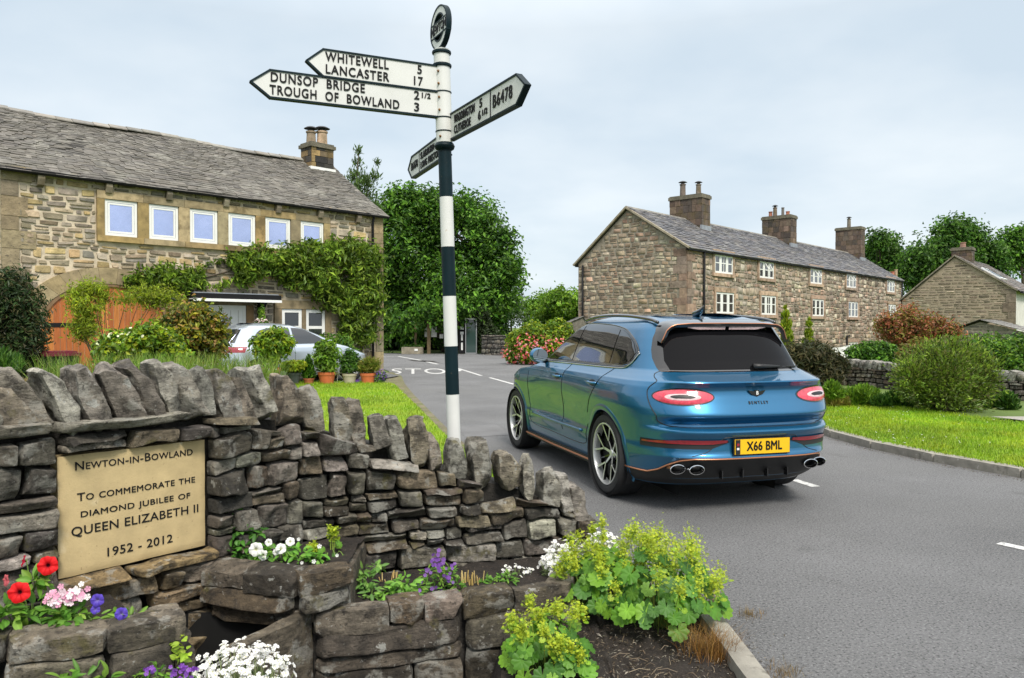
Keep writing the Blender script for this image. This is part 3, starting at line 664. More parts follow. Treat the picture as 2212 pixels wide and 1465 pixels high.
        mk('lens_centre', MB().grid(sh.rear_ellipse(sg * ac, 1.010, ra * .40, .017, .022, .004), flip=sg < 0), M['trim_black'], lp, True)
        # rear reflector in its dark slot
        a1 = np.interp(.30, *[sh.arc(.63)[i] for i in (0, 2)]); a2 = np.interp(.905, *[sh.arc(.63)[i] for i in (0, 2)])
        G2 = sh.rear_patch(a1, a2, lambda a: .574 + .052 * np.clip(1 - (a - a1) / .16, 0, 1), lambda a: .640 + .012 * 0, .004, 40, 5) * [sg, 1, 1]
        rf = mk('bumper_reflector', MB().grid(G2, flip=sg < 0), M['trim_black'], t, True)
        G2 = sh.rear_patch(a1 + .015, a2 - .03, lambda a: .614 + .014 * np.clip(1 - (a - a1) / .14, 0, 1), lambda a: .648 - .02 * np.clip((a - a2 + .4) / .3, 0, 1), .010, 30, 5) * [sg, 1, 1]
        mk('red_reflector', MB().grid(G2, flip=sg < 0), M['reflector_red'], rf, True)
        # exhausts: two oval pipes each side
        for k, ex in enumerate((.70, .56)):
            e = MB(); ey = float(sh.rear_y(ex, .4)) + 1.03; th = np.linspace(0, 2 * np.pi, 33)[:-1]
            ring = lambda a, b, y: np.stack([sg * ex + a * np.cos(th), np.full(32, y + ey), .398 + b * np.sin(th)], 1)
            e.grid(np.stack([ring(.062, .034, -1.0), ring(.070, .040, -1.085), ring(.072, .042, -1.09), ring(.066, .036, -1.092), ring(.060, .031, -1.06)]), wrap=True)
            e.grid(np.stack([ring(.060, .031, -1.06), ring(.05, .024, -.98), ring(.001, .001, -.98)]), 1, wrap=True); mk('exhaust_pipe', e, [M['chrome'], M['trim_black']], t, True, 40)
    # black diffuser under the copper line
    L = sh.arc(.45)[2][-1]
    zl = lambda a: float(np.interp(abs(a), [0, .60, .70, .78, .86, .95, L + .5], [.492, .490, .474, .432, .375, .345, .345]))
    am = L * .80
    mk('diffuser', MB().grid(sh.rear_patch(-am, am, lambda a: .235, zl, .005, 90, 10)), M['trim_black'], t, True)
    e = MB(); e.tube([sh.rear_pt(a, zl(a), .008) for a in np.linspace(-am - .05, am + .05, 120)], .0075, 6); mk('copper_line', e, M['copper'], t, True)
    for x in (-.32, -.12, .12, .32): mk('diffuser_fin', MB().box((x, -1.015, .345), (.010, .05, .07)), M['gloss_black'], t)
    # tailgate shut line, plate recess line
    e = MB(); aa = [(.67, 1.222), (.78, 1.205), (.885, 1.165), (.95, 1.10), (.978, 1.02), (.968, .92), (.925, .84), (.84, .782), (.72, .753), (.4, .748), (.0, .748)]
    c = curve(aa, 80); pts = [sh.rear_pt(a, z, .001) for a, z in c]; pts = pts + [np.array(p) * [-1, 1, 1] for p in pts[::-1][1:]]
    seam(e, pts, .0042, 6); mk('tailgate_shut_line', e, M['trim_black'], t)
    e = MB(); c = curve([(.62, .515), (.50, .545), (.42, .60), (.36, .655), (.30, .672), (0, .675)], 40); pts = [sh.rear_pt(a, z, .001) for a, z in c]; pts = pts + [np.array(p) * [-1, 1, 1] for p in pts[::-1][1:]]
    seam(e, pts, .0032, 6); mk('plate_recess', e, M['trim_black'], t)
    # rear window and its black pillars, spoiler, pale strips painted for the sky under it
    mk('rear_window_surround', MB().grid(np.array([[[x, float(sh.rear_y(x, z)) - .004, z] for x in np.linspace(-1, 1, 50) * np.interp(z, [1.205, 1.25, 1.32, 1.4, 1.5, 1.6], [.715, .722, .722, .705, .668, .605])] for z in np.linspace(1.205, 1.6, 24)])), M['gloss_black'], t, True)
    mk('rear_window', MB().grid(np.array([[[x, float(sh.rear_y(x, z)) - .008, z] for x in np.linspace(-1, 1, 40) * np.interp(z, [1.225, 1.3, 1.45, 1.57], [.64, .655, .622, .55])] for z in np.linspace(1.225, 1.57, 24)])), M['rear_glass'], t, True)
    S = np.linspace(-1, 1, 49)
    def sx_(s, k): return np.sign(s) * np.interp(abs(s), [0, .72, .86, 1], [0, .525, .60, .652] if k else [0, .54, .63, .69])
    def szz(s, k): return np.interp(abs(s), [0, .5, .72, .80, .87, 1], [1.632, 1.630, 1.618, 1.60, 1.568, 1.455] if k else [1.676, 1.672, 1.650, 1.628, 1.59, 1.47])
    def syy(s, k): return np.interp(abs(s), [0, .6, .8, 1], [-.61, -.60, -.585, -.56] if k else [-.30, -.32, -.38, -.50])
    fr = np.array([[sx_(s, 0), syy(s, 0), szz(s, 0)] for s in S]); tr = np.array([[sx_(s, 1), syy(s, 1), szz(s, 1)] for s in S])
    def inw(s): return np.array([-np.sign(s) * .03 * np.clip((abs(s) - .6) / .3, 0, 1), .012, -.03 * np.clip(1 - (abs(s) - .6) / .5, .2, 1)])
    lo = np.array([p + inw(s) for p, s in zip(tr, S)]); lf = np.array([p + inw(s) * [1, -6, 1] * 1.2 for p, s in zip(fr, S)])
    md = lerp(fr, tr, .5) + [0, 0, .012]
    e = MB(); e.grid(np.stack([fr, md, tr])); e.grid(np.stack([tr, lo]), 1); e.grid(np.stack([lo, lf]), 1)
    sp = mk('spoiler', e, [M['gloss_black'], M['gloss_black']], t, True, 35)
    e = MB(); e.tube(tr + [0, -.002, 0], .0055, 6); mk('copper_stripe', e, M['copper'], sp, True)
    for sg in (-1, 1):
        e = MB(); X = np.linspace(.02, .40, 12); e.grid(np.stack([np.stack([sg * X, np.full(12, -.588), np.interp(X, [0, .4], [1.604, 1.598])], 1), np.stack([sg * X, np.full(12, -.58), np.interp(X, [0, .3, .4], [1.575, 1.575, 1.59])], 1)]), flip=sg > 0)
        mk('sky_strip', e, M['pale_lens_sky'], sp)  # pale colour stands in for sky showing under the spoiler
    # wiper, badge, lettering, plate, aerial
    e = MB(); y0 = lambda x, z: float(sh.rear_y(x, z))
    e.tube([[.12, y0(.12, 1.25) - .03, 1.25], [.20, y0(.2, 1.248) - .035, 1.248], [.40, y0(.4, 1.245) - .03, 1.243]], [.026, .022, .010], 8); e.tube([[.16, y0(.16, 1.235) - .022, 1.237], [.64, y0(.6, 1.238) - .022, 1.240]], .006, 6)
    mk('rear_wiper', e, M['trim_black'], t, True)
    e = MB(); by = y0(0, 1.03); wing = [(-.085, .022), (-.05, .016), (-.024, .012), (-.02, .022), (.02, .022), (.024, .012), (.05, .016), (.085, .022), (.055, -.012), (.024, -.022), (.0, -.034), (-.024, -.022), (-.055, -.012)]
    e.prism(wing, (0, by - .002, 1.036), (1, 0, 0), (0, 0, 1), (0, -.012, 0)); bd = mk('winged_badge', e, M['gloss_black'], t)
    V, F = text_geo('B', .042, .001, .0012); V = V @ np.array([[1, 0, 0], [0, 0, 1], [0, -1, 0.]]); mk('badge_letter', MB().add(V + [0, by - .0165, 1.034], F), M['white_paint'], bd)
    V, F = text_geo('BENTLEY', .034, .002, .0003, space=1.55); V = V @ np.array([[1, 0, 0], [0, 0, 1], [0, -1, 0.]]); Q = V + [0, 0, .955]; Q[:, 1] += [y0(a, b) - .004 for a, b in Q[:, [0, 2]]]; mk('maker_lettering', MB().add(Q, F), M['gloss_black'], t)
    py = -1.135; e = MB(); e.box((.0, py, .592), (.53, .012, .125)); pl = mk('number_plate', e, M['plate_yellow'], t)
    e = MB(); e.box((0, py + .006, .592), (.545, .008, .14)); mk('plate_frame', e, M['trim_black'], pl)
    e = MB(); e.box((-.238, py - .0075, .592), (.044, .003, .121)); e.box((-.238, py - .0095, .612), (.022, .003, .022), mi=1); e.box((-.238, py - .0095, .577), (.022, .003, .018), mi=2); mk('plate_band', e, [M['trim_black'], M['reflector_red'], M['white_paint']], pl)
    V, F = text_geo('X66 BML', .108, .001, .0022, space=1.04, sx=.80); V = V @ np.array([[1, 0, 0], [0, 0, 1], [0, -1, 0.]]); mk('plate_text', MB().add(V + [.018, py - .008, .592], F), M['black_paint'], pl)
    e = MB(); e.tube([[0, -.02, 1.715], [0, -.12, 1.76], [0, -.17, 1.80]], [.045, .022, .006], 8); mk('roof_aerial', e, M['gloss_black'], t, True)
def _patch_ellipse(sh, sg, y, z, ry, rz, off):
    a = np.linspace(0, 2 * np.pi, 25)[:-1]; yy, zz = y + ry * np.cos(a), z + rz * np.sin(a)
    return np.stack([sg * (sh.side_x(yy, zz) + off), yy, zz], 1), [list(range(24))]
big_suv()

def small_car():
    t = thing('parked_car', 'pale silver hatchback parked before the barn house, half hidden by shrubs and pots', 'car', (-7.2, 20.38, .075), None, R(-43.8)); t.scale = (1.1, 1.1, 1.1)
    yr = [(.2, -.62), (.4, -.72), (.65, -.74), (.9, -.66), (1.0, -.60), (1.35, -.30), (1.42, -.15), (1.46, .1), (1.49, .6)]
    W = [(.2, .80), (.35, .86), (.6, .88), (.8, .875), (.9, .85), (.95, .80), (1.2, .71), (1.35, .63), (1.42, .55), (1.47, .40), (1.49, .2)]
    yf = [(.2, 3.3), (.5, 3.42), (.68, 3.38), (.76, 3.15), (.84, 2.85), (.92, 2.55), (.97, 2.35), (1.2, 1.85), (1.36, 1.45), (1.44, 1.15), (1.49, .8)]
    sh = Shell(W, yr, yr, yf, lambda y, z: 0 * y, 3.2, 2.3, .1, 2.4); WH = [(0, .31), (2.6, .31)]
    G, mask = sh.half(np.concatenate([np.linspace(.2, 1.35, 50), np.linspace(1.36, 1.49, 14)]), WH, .355)
    mb = MB(); mb.grid(G, mask=mask); mb.grid(G * [-1, 1, 1], flip=True, mask=mask); tp = np.concatenate([G[::-1, -1] * [-1, 1, 1], G[:, -1]]); mb.add(tp, [list(range(len(tp)))])
    mk('body', mb, M['silver_paint'], t, True, 40)
    mk('underbody', MB().box((0, 1.3, .32), (1.3, 3.6, .2)), M['trim_black'], t)
    for sg in (-1, 1):
        for wy, wz in WH: wheel(t, (sg * .75, wy, wz), sg, .312, .21, .2, 5)
        for q in ([(2.0, .985), (.98, .98), (.98, 1.375), (1.28, 1.36)], [(.92, .98), (-.05, .975), (-.12, 1.06), (.1, 1.30), (.35, 1.37), (.92, 1.38)]): mk('side_window', MB().grid(sh.side_patch(q, .005, sg, 20, 12), flip=sg < 0), M['dark_window'], t, True)
        for c in ([(.95, .97), (.96, .7), (.97, .3)], [(2.15, .93), (2.12, .6), (2.0, .32)]):
            c = curve(c); e = MB(); seam(e, np.stack([sg * (sh.side_x(c[:, 0], c[:, 1]) + .001), c[:, 0], c[:, 1]], 1), .004); mk('shut_line', e, M['trim_black'], t)
        e = MB(); th = np.linspace(0, np.pi, 9); e.grid(np.array([[[sg * (.93 + .09 * math.sin(a) * math.cos(b)), 1.9 + .06 * math.cos(a), 1.02 + .06 * math.sin(a) * math.sin(b)] for b in np.linspace(0, 2 * np.pi, 16)] for a in th]), flip=sg > 0); mk('wing_mirror', e, M['silver_paint'], t, True)
        mk('tail_lamp', MB().grid(sh.rear_patch(.55, 1.0, lambda a: .80, lambda a: .93, .006, 12, 4) * [sg, 1, 1], flip=sg < 0), M['reflector_red'], t, True)
    mk('windscreen', MB().grid(np.array([[[x, float(np.interp(z, [p[0] for p in yf], [p[1] for p in yf]) - .25 * (abs(x) / .75) ** 2.3 + .008), z] for x in np.linspace(-1, 1, 20) * np.interp(z, [1.0, 1.38], [.66, .5])] for z in np.linspace(1.0, 1.38, 10)])), M['dark_window'], t, True)
    mk('rear_window', MB().grid(np.array([[[x, float(sh.rear_y(x, z)) - .006, z] for x in np.linspace(-1, 1, 20) * np.interp(z, [1.02, 1.34], [.62, .5])] for z in np.linspace(1.02, 1.34, 8)])), M['dark_window'], t, True)
small_car()
# ---------------------------------------------------------------- buildings
class Frame:
    """a wall plane: origin O, direction e along the wall, outward normal n"""
    def __init__(s, O, e, n): s.O, s.e, s.n = np.array([*O, 0.]), np.array([*e, 0.]), np.array([*n, 0.])
    def P(s, a, d, z):
        a, d, z = np.broadcast_arrays(np.asarray(a, float), np.asarray(d, float), np.asarray(z, float))
        return s.O + a[..., None] * s.e + d[..., None] * s.n + z[..., None] * np.array([0, 0, 1.])
    def px(s, u, v, d=0.):
        p = onplane(u, v, s.O + s.n * d, s.n); return float(np.dot(p - s.O, s.e)), float(p[2])
    def a(s, u, v=700): return s.px(u, v)[0]
    def box(s, mb, a0, a1, d0, d1, z0, z1, mi=0, col=(1, 1, 1)):
        mb.box(s.P((a0 + a1) / 2, (d0 + d1) / 2, (z0 + z1) / 2), (abs(a1 - a0), abs(d1 - d0), abs(z1 - z0)), np.array([s.e, s.n, [0, 0, 1]]), mi, col); return mb
def trim(Q, holes, minw=.05):
    out = []
    for q in Q:
        ok = True
        for (a0, a1, z0, z1) in holes:
            l, r, b, t = q[[0, 3], 0].max(), q[[1, 2], 0].min(), q[:2, 1].max(), q[2:, 1].min()
            l2, r2, b2, t2 = q[:, 0].min(), q[:, 0].max(), q[:, 1].min(), q[:, 1].max()
            if r2 <= a0 or l2 >= a1 or t2 <= z0 or b2 >= z1: continue
            ov = min(t2, z1) - max(b2, z0)
            if ov > .4 * (t2 - b2):
                if a0 - l2 >= r2 - a1: q[:, 0] = np.minimum(q[:, 0], a0)
                else: q[:, 0] = np.maximum(q[:, 0], a1)
            elif b2 < z0: q[:, 1] = np.minimum(q[:, 1], z0)
            else: q[:, 1] = np.maximum(q[:, 1], z1)
            if min(q[1, 0] - q[0, 0], q[2, 0] - q[3, 0]) < minw or min(q[3, 1] - q[0, 1], q[2, 1] - q[1, 1]) < .03: ok = False; break
        if ok: out.append(q)
    return np.array(out)
def slates(mb, rng, P0, ea, es, L, S, rows, w, pal, th=.03, taper=1.6, shift=None):
    """courses of overlapping stone slates on a roof plane: P0 eave corner, ea along, es up the slope"""
    n = nz(np.cross(ea, es)); n = n if n[2] > 0 else -n
    wt = np.linspace(taper, 1, rows); st = np.concatenate([[0], np.cumsum(wt)]) / wt.sum() * S
    V, F, Cc = [], [], []; k = 0
    for r in range(rows):
        a = -rng.uniform(0, w); ww = w * np.interp(r, [0, rows], [1.25, .8])
        while a < L:
            b = a + ww * rng.uniform(.6, 1.4); x0, x1 = max(a, 0) + .004, min(b, L) - .004
            if x1 - x0 > .04:
                s0, s1 = st[r] - rng.uniform(0, .02), st[r + 1] + .05; h = th * rng.uniform(.7, 1.5); tw = rng.normal(0, .006)
                sag = 0 if shift is None else shift((x0 + x1) / 2, s0)
                q = [(x0, s0, h + tw), (x1, s0 + rng.normal(0, .006), h - tw), (x1, s1, .008), (x0, s1, .008), (x0, s0, -.01), (x1, s0, -.01)]
                V += [P0 + ea * u + es * v_ + n * (d + sag) for u, v_, d in q]
                F += [[k, k + 1, k + 2, k + 3], [k + 4, k + 5, k + 1, k], [k + 4, k, k + 3, k + 3][:3], [k + 5, k + 2, k + 1]]
                Cc.append(np.repeat(tones(rng, 1, pal, .07), 6, 0)); k += 6
            a = b
    mb.add(np.array(V), F, 0, np.concatenate(Cc))
def quoins(mb, rng, f, a_at, z0, z1, sgn, pal, d=.055, big=.62, small=.34, h=.34, mi=0, f2=None):
    z = z0; k = 0
    while z < z1 - .05:
        hh = min(h * rng.uniform(.8, 1.25), z1 - z); L = (big if k % 2 else small) * rng.uniform(.85, 1.2); c = tones(rng, 1, pal, .14)[0]
        f.box(mb, a_at, a_at + sgn * L, -.02, d * rng.uniform(.85, 1.1), z + .006, z + hh - .006, mi, c); z += hh; k += 1
def window(f, par, a0, a1, z0, z1, d, glass_m, bars=(), tr=.07, tilt=None, sash=True):
    """white frame around a pane set at depth d; bars = [('v'|'h', position 0..1, width)]"""
    e = MB(); o = .03
    for (x0, x1, y0, y1) in ((a0, a0 + tr, z0, z1), (a1 - tr, a1, z0, z1), (a0 + tr, a1 - tr, z0, z0 + tr), (a0 + tr, a1 - tr, z1 - tr, z1)): f.box(e, x0, x1, d - .03, d + .03, y0, y1)
    for k, p, w in bars:
        if k == 'v': x = lerp(a0, a1, p); f.box(e, x - w / 2, x + w / 2, d - .02, d + .026, z0 + tr, z1 - tr)
        else: y = lerp(z0, z1, p); f.box(e, a0 + tr, a1 - tr, d - .02, d + .024, y - w / 2, y + w / 2)
    w_ = mk('window', e, M['white_paint'], par)
    e = MB(); e.add(f.P([a0 + tr - .005, a1 - tr + .005, a1 - tr + .005, a0 + tr - .005], d + .004, [z0 + tr - .005, z0 + tr - .005, z1 - tr + .005, z1 - tr + .005]), [[0, 1, 2, 3]]); mk('pane', e, glass_m, w_)
    return w_
def chimney(f, par, a0, a1, d0, d1, z0, z1, pots, pal, mats, capth=.12, capm=None, potcol=None, hb=.24):
    rg = np.random.default_rng(int(abs(a0) * 100) + 5); e = MB(); z = z0; f.box(e, a0 + .02, a1 - .02, d0 + .02, d1 - .02, z0, z1, 1)
    while z < z1 - capth - .02:
        hh = min(hb * rg.uniform(.8, 1.2), z1 - capth - z)
        for face in range(4):
            L0, L1 = (a0, a1) if face < 2 else (d0, d1); x = L0
            while x < L1 - .02:
                w = min(rg.uniform(.22, .5), L1 - x);  w = L1 - x if L1 - x - w < .12 else w; c = tones(rg, 1, pal, .2)[0]; g = .007; dd = rg.uniform(.01, .03)
                if face == 0: f.box(e, x + g, x + w - g, d1 - .03, d1 + dd, z + g, z + hh - g, 0, c)
                elif face == 1: f.box(e, x + g, x + w - g, d0 - dd, d0 + .03, z + g, z + hh - g, 0, c)
                elif face == 2: f.box(e, a1 - .03, a1 + dd, x + g, x + w - g, z + g, z + hh - g, 0, c)
                else: f.box(e, a0 - dd, a0 + .03, x + g, x + w - g, z + g, z + hh - g, 0, c)
                x += w
        z += hh
    c = mk('chimney', e, mats, par)
    e = MB(); f.box(e, a0 - .07, a1 + .07, d0 - .07, d1 + .07, z1 - capth, z1, 0, (.14, .125, .09)); f.box(e, a0 - .02, a1 + .02, d0 - .02, d1 + .02, z1 + .0, z1 + .06, 0, (.13, .12, .09)); mk('chimney_cap', e, M['wall_stone'], c)
    for (pa, pd, r, h, col, cowl) in pots:
        e = MB(); e.lathe([(r * 1.1, 0), (r * 1.15, .05), (r, .07), (r * .9, h - .06), (r * 1.08, h - .05), (r * 1.08, h), (r * .8, h), (r * .8, h - .2)], f.P(pa, pd, z1 + .04), 16, None, 0, col); p = mk('chimney_pot', e, M['sandstone'], c, True, 40)
        if cowl:
            e = MB(); q = f.P(pa, pd, z1 + .04 + h); e.cyl(q, q + [0, 0, .12], r * .6, r * .6, 12); e.lathe([(r * 1.5, .10), (r * .9, .16), (0.001, .2)], q, 14); mk('cowl', e, M['trim_black'], p, True, 40)
    return c

# ---- the barn house on the left
rng = np.random.default_rng(21)
BE = np.array([-.692, -.722]) / np.hypot(.692, .722); BN = np.array([-BE[1], BE[0]])
fb = Frame((-4.38, 26.0), BE, BN); BL = 11.0; EZ = 5.42; RZ = 7.52; HD = 3.3
barn = thing('barn_house', 'long stone barn house with six white upper windows and a stone slate roof', 'house', (-8.2, 22, 0))
hol = []
def H(a0, a1, z0, z1): hol.append((min(a0, a1), max(a0, a1), min(z0, z1), max(z0, z1)))
sand = [(.33, .245, .12), (.29, .21, .10), (.36, .28, .16), (.27, .22, .13), (.31, .22, .09)]
# upper row of windows in one dressed-stone surround
tops = [(224, 295, 437, 514), (319.5, 383.5, 448, 520), (407.5, 468, 457, 526), (490.5, 549.5, 466.5, 534), (570.5, 625, 475, 540), (646.5, 696.5, 484, 540)]
wa = [(fb.px(x1, (y0 + y1) / 2)[0], fb.px(x0, (y0 + y1) / 2)[0]) for x0, x1, y0, y1 in tops]
wz1 = np.mean([fb.px(t[1], t[2])[1] for t in tops[:5]]); wz0 = np.mean([fb.px((t[0] + t[1]) / 2, t[3] - 1)[1] for t in tops[:5]])
s0, s1 = fb.a(710, 520), fb.a(207, 470); e = MB(); xs = sorted([s0] + [x for w in wa for x in w] + [s1])
H(s0, s1, wz0 - .17, wz1 + .21)
for i in range(0, len(xs), 2):
    f0, f1 = xs[i], xs[i + 1]; fb.box(e, f0 + .004, f1 - .004, -.02, .095, wz0 + .003, wz1 - .003, 0, tones(rng, 1, sand, .13)[0])
mids = [s0] + [(wa[i][0] + wa[i + 1][1]) / 2 for i in range(5)][::-1] + [s1]; mids = sorted(mids)
for a, b in zip(mids[:-1], mids[1:]):
    fb.box(e, a + .004, b - .004, -.02, .10, wz1 + .002, wz1 + .20, 0, tones(rng, 1, sand, .13)[0]); fb.box(e, a + .004, b - .004, -.02, .13, wz0 - .15, wz0 - .002, 0, tones(rng, 1, sand, .13)[0])
mk('window_surround', e, M['sandstone'], barn)
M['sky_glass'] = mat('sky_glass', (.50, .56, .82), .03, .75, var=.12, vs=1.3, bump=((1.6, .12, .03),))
for a0, a1 in wa:
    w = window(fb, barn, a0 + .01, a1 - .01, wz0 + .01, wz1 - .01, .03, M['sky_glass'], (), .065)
    e = MB(); t_ = .045; b0, b1, y0, y1 = a0 + .085, a1 - .085, wz0 + .085, wz1 - .085
    for r_ in ((b0, b0 + t_, y0, y1), (b1 - t_, b1, y0, y1), (b0 + t_, b1 - t_, y0, y0 + t_), (b0 + t_, b1 - t_, y1 - t_, y1)): fb.box(e, r_[0], r_[1], .03, .052, r_[2], r_[3])
    mk('casement', e, M['white_paint'], w)
# lower pair of windows
lw = [(606, 650, 667, 790), (658, 700, 669, 790)]
la = [(fb.px(x1, 700)[0], fb.px(x0, 700)[0]) for x0, x1, _, _ in lw]; lz1 = fb.px(650, 668)[1]; lz0 = .75
e = MB(); q0, q1 = la[1][0] - .22, la[0][1] + .24; H(q0, q1, lz0 - .2, lz1 + .27)
for a, b in ((q0, la[1][0]), (la[1][1], la[0][0]), (la[0][1], q1)): fb.box(e, a, b, -.02, .09, lz0, lz1, 0, tones(rng, 1, [(.22, .17, .10)], .1)[0])
fb.box(e, q0, q1, -.02, .10, lz1 + .003, lz1 + .26, 0, (.27, .21, .12)); fb.box(e, q0, q1, -.02, .12, lz0 - .17, lz0 - .003, 0, (.25, .2, .12)); mk('window_surround', e, M['sandstone'], barn)
for a0, a1 in la: window(fb, barn, a0 + .008, a1 - .008, lz0 + .01, lz1 - .01, .03, M['dark_window'], (('h', .60, .09),), .10)
# white front door under a flat canopy
d0, d1 = fb.a(530, 700), fb.a(447, 700); dz = fb.px(488, 659)[1]; H(d0 - .25, d1 + .25, -.1, dz + .22)
e = MB(); fb.box(e, d0 - .22, d0, -.02, .09, 0, dz, 0, (.24, .15, .07)); fb.box(e, d1, d1 + .22, -.02, .09, 0, dz, 0, (.26, .18, .09)); fb.box(e, d0 - .22, d1 + .22, -.02, .10, dz + .003, dz + .22, 0, (.2, .16, .10)); mk('door_surround', e, M['sandstone'], barn)
e = MB(); fb.box(e, d0 + .01, d1 - .01, -.01, .03, .02, dz - .01); fb.box(e, d0 + .01, d0 + .09, .03, .06, .02, dz - .01); fb.box(e, d1 - .09, d1 - .01, .03, .06, .02, dz - .01); fb.box(e, d0 + .09, d1 - .09, .03, .06, dz - .09, dz - .01)
for k in range(4): x = lerp(d0 + .12, d1 - .12, (k + .5) / 4); fb.box(e, x - .004, x + .004, .03, .034, .1, dz - .15, 1)
dr = mk('front_door', e, [M['white_paint'], M['mortar_grey']], barn)
am = (d0 + d1) / 2 + .02; e = MB(); fb.box(e, am - .12, am + .12, .031, .038, dz - .78, dz - .36); mk('door_light', e, M['dark_window'], dr)
e = MB()
for x in (-.05, .05): fb.box(e, am + x - .006, am + x + .006, .038, .042, dz - .78, dz - .36)
for z in (.48, .64): fb.box(e, am - .12, am + .12, .038, .041, dz - z - .005, dz - z + .005)
mk('door_light_bar', e, M['white_paint'], dr)
c0, c1 = fb.a(597, 645), fb.a(390, 635); cz = fb.px(470, 648)[1] - .06
e = MB(); fb.box(e, c0 + .15, c1 - .1, 0, .56, cz + .08, cz + .22); fb.box(e, c0 + .15, c1 - .1, .56, .59, cz + .0, cz + .07, 1); fb.box(e, c0 + .15, c1 - .1, .03, .56, cz + .05, cz + .075, 1); cn = mk('door_canopy', e, [M['black_paint'], M['white_paint']], barn)
e = MB(); fb.box(e, c0 + .2, c1 - .15, 0, .5, cz + .221, cz + .25); mk('canopy_lead', e, M['lead'], cn)
for x in (d0 - .45, d1 + .4):
    e = MB(); e.prism([(0, 0), (.5, 0), (.06, -.5), (0, -.5)], fb.P(x, .02, cz + .05), fb.n, (0, 0, 1), fb.e * .09); mk('canopy_bracket', e, M['black_paint'], cn)
# arched cart door
ac = fb.a(232, 640); al = fb.a(88, 700); RA = al - ac; zs_ = fb.px(88, 692)[1]; zt_ = fb.px(236, 614)[1]; RBz = zt_ - zs_
def arc_pts(ra, rb, n=40): th = np.linspace(0, np.pi, n); return [(ac + ra * math.cos(t), zs_ + rb * math.sin(t)) for t in th]
e = MB(); po_ = arc_pts(RA + .48, RBz + .42, 40); pi_ = arc_pts(RA, RBz, 40); nb = 13
for k in range(nb):
    i0, i1 = int(round(k * 39 / nb)), int(round((k + 1) * 39 / nb)); pl = pi_[i0:i1 + 1] + po_[i0:i1 + 1][::-1]; cen = np.mean(pl, 0); pl = [tuple(cen + (np.array(p) - cen) * .985) for p in pl]
    e.prism(pl, fb.P(0, -.02, 0), fb.e, (0, 0, 1), fb.n * .105, 0, tones(rng, 1, [(.30, .23, .12), (.27, .21, .12), (.33, .26, .15)], .1)[0])
for k, zz in enumerate((-.1, .45, .95)):
    for s_ in (-1, 1): fb.box(e, ac + s_ * (RA), ac + s_ * (RA + .42), -.02, .085, zz + .004, min(zz + .5, zs_) - .004, 0, tones(rng, 1, sand, .12)[0])
mk('arch_surround', e, M['sandstone'], barn)
M['door_wood'] = mat('door_wood', tone=True, rough=.5, var=.25, vs=7, stretch=(3, 3, .35), bump=((30, .15, .004),))
e = MB(); npk = 22
for k in range(npk):
    x0, x1 = ac - RA + 2 * RA * k / npk, ac - RA + 2 * RA * (k + 1) / npk; xm = [x0 + .006, (x0 + x1) / 2, x1 - .006]
    tp = [zs_ + (RBz - .02) * math.sqrt(max(0, 1 - ((x - ac) / RA) ** 2)) for x in xm]
    e.prism([(xm[0], -.05), (xm[2], -.05), (xm[2], tp[2]), (xm[1], tp[1]), (xm[0], tp[0])], fb.P(0, .0, 0), fb.e, (0, 0, 1), fb.n * .03, 0, tones(rng, 1, [(.42, .13, .028), (.36, .105, .024), (.47, .165, .035)], .09)[0])
cdn = mk('cart_door', e, M['door_wood'], barn)
e = MB(); th = np.linspace(0, np.pi, 40); fr = np.array([[fb.P(ac + RA * r * math.cos(t), dd, zs_ + RBz * r * math.sin(t)) for r, dd in ((1, .07), (.93, .07), (.93, .03))] for t in th]); e.grid(fr, col=(.20, .12, .06)); mk('door_frame', e, M['door_wood'], cdn)
e = MB(); zh = fb.px(120, 702)[1]; fb.box(e, al - .02, al - 1.05, .032, .048, zh - .05, zh + .05); mk('strap_hinge', e, M['black_paint'], cdn)
# rubble walls
def arch_in(q): c = q.mean(0); return (abs(c[0] - ac) < RA + .36 and c[1] < zs_) or ((c[0] - ac) / (RA + .48)) ** 2 + ((max(c[1], zs_) - zs_) / (RBz + .40)) ** 2 < 1
pal_b = [(.24, .20, .14), (.31, .255, .175), (.38, .305, .21), (.19, .16, .12), (.40, .295, .15), (.29, .23, .15), (.34, .29, .225), (.42, .31, .15), (.23, .205, .17), (.27, .235, .19)]
H(-.01, .42, 0, EZ); H(BL - .37, BL + .1, 0, EZ)
Q = trim(rubble(rng, 0, BL, 0, EZ, .152, .35, .5, .16), hol); Q = np.array([q for q in Q if not arch_in(q)])
mb = MB(); pillows(mb, Q, lambda u, v, d: fb.P(u, d, v), rng, .042, .055, (5, 4), pal_b, c=.32, p=6, rough=.006, nf=6)
mb.add(fb.P([0, BL, BL, 0], .014, [0, 0, EZ, EZ]), [[0, 1, 2, 3]], 1)
quoins(mb, rng, fb, 0, 0, EZ, 1, [(.27, .21, .12), (.24, .20, .13), (.31, .24, .13)]); quoins(mb, rng, fb, BL, 0, EZ, -1, [(.22, .18, .11), (.18, .15, .10), (.25, .2, .12)], big=.62, small=.36, h=.38)
for s_, at in ((0, 0.), (1, BL)):
    ev = [fb.P(at, 0, 0), fb.P(at, -2 * HD, 0), fb.P(at, -2 * HD, EZ), fb.P(at, -HD, RZ - .05), fb.P(at, 0, EZ)]; mb.add(ev, [[0, 1, 2, 3, 4]], 1)
    fg = Frame((fb.P(at, 0, 0))[:2], -BN, BE * (1 if s_ else -1)); gt = lambda u: EZ + (RZ - EZ) * (1 - abs(u / HD - 1)) - .05
    pillows(mb, rubble(rng, .02, 2 * HD, 0, gt, .18, .42, .3, .2), lambda u, v, d: fg.P(u, d, v), rng, .03, .045, (4, 3), pal_b, c=.5)
mb.add(fb.P([0, BL, BL, 0], -2 * HD, [0, 0, EZ, EZ]), [[0, 1, 2, 3]], 1)
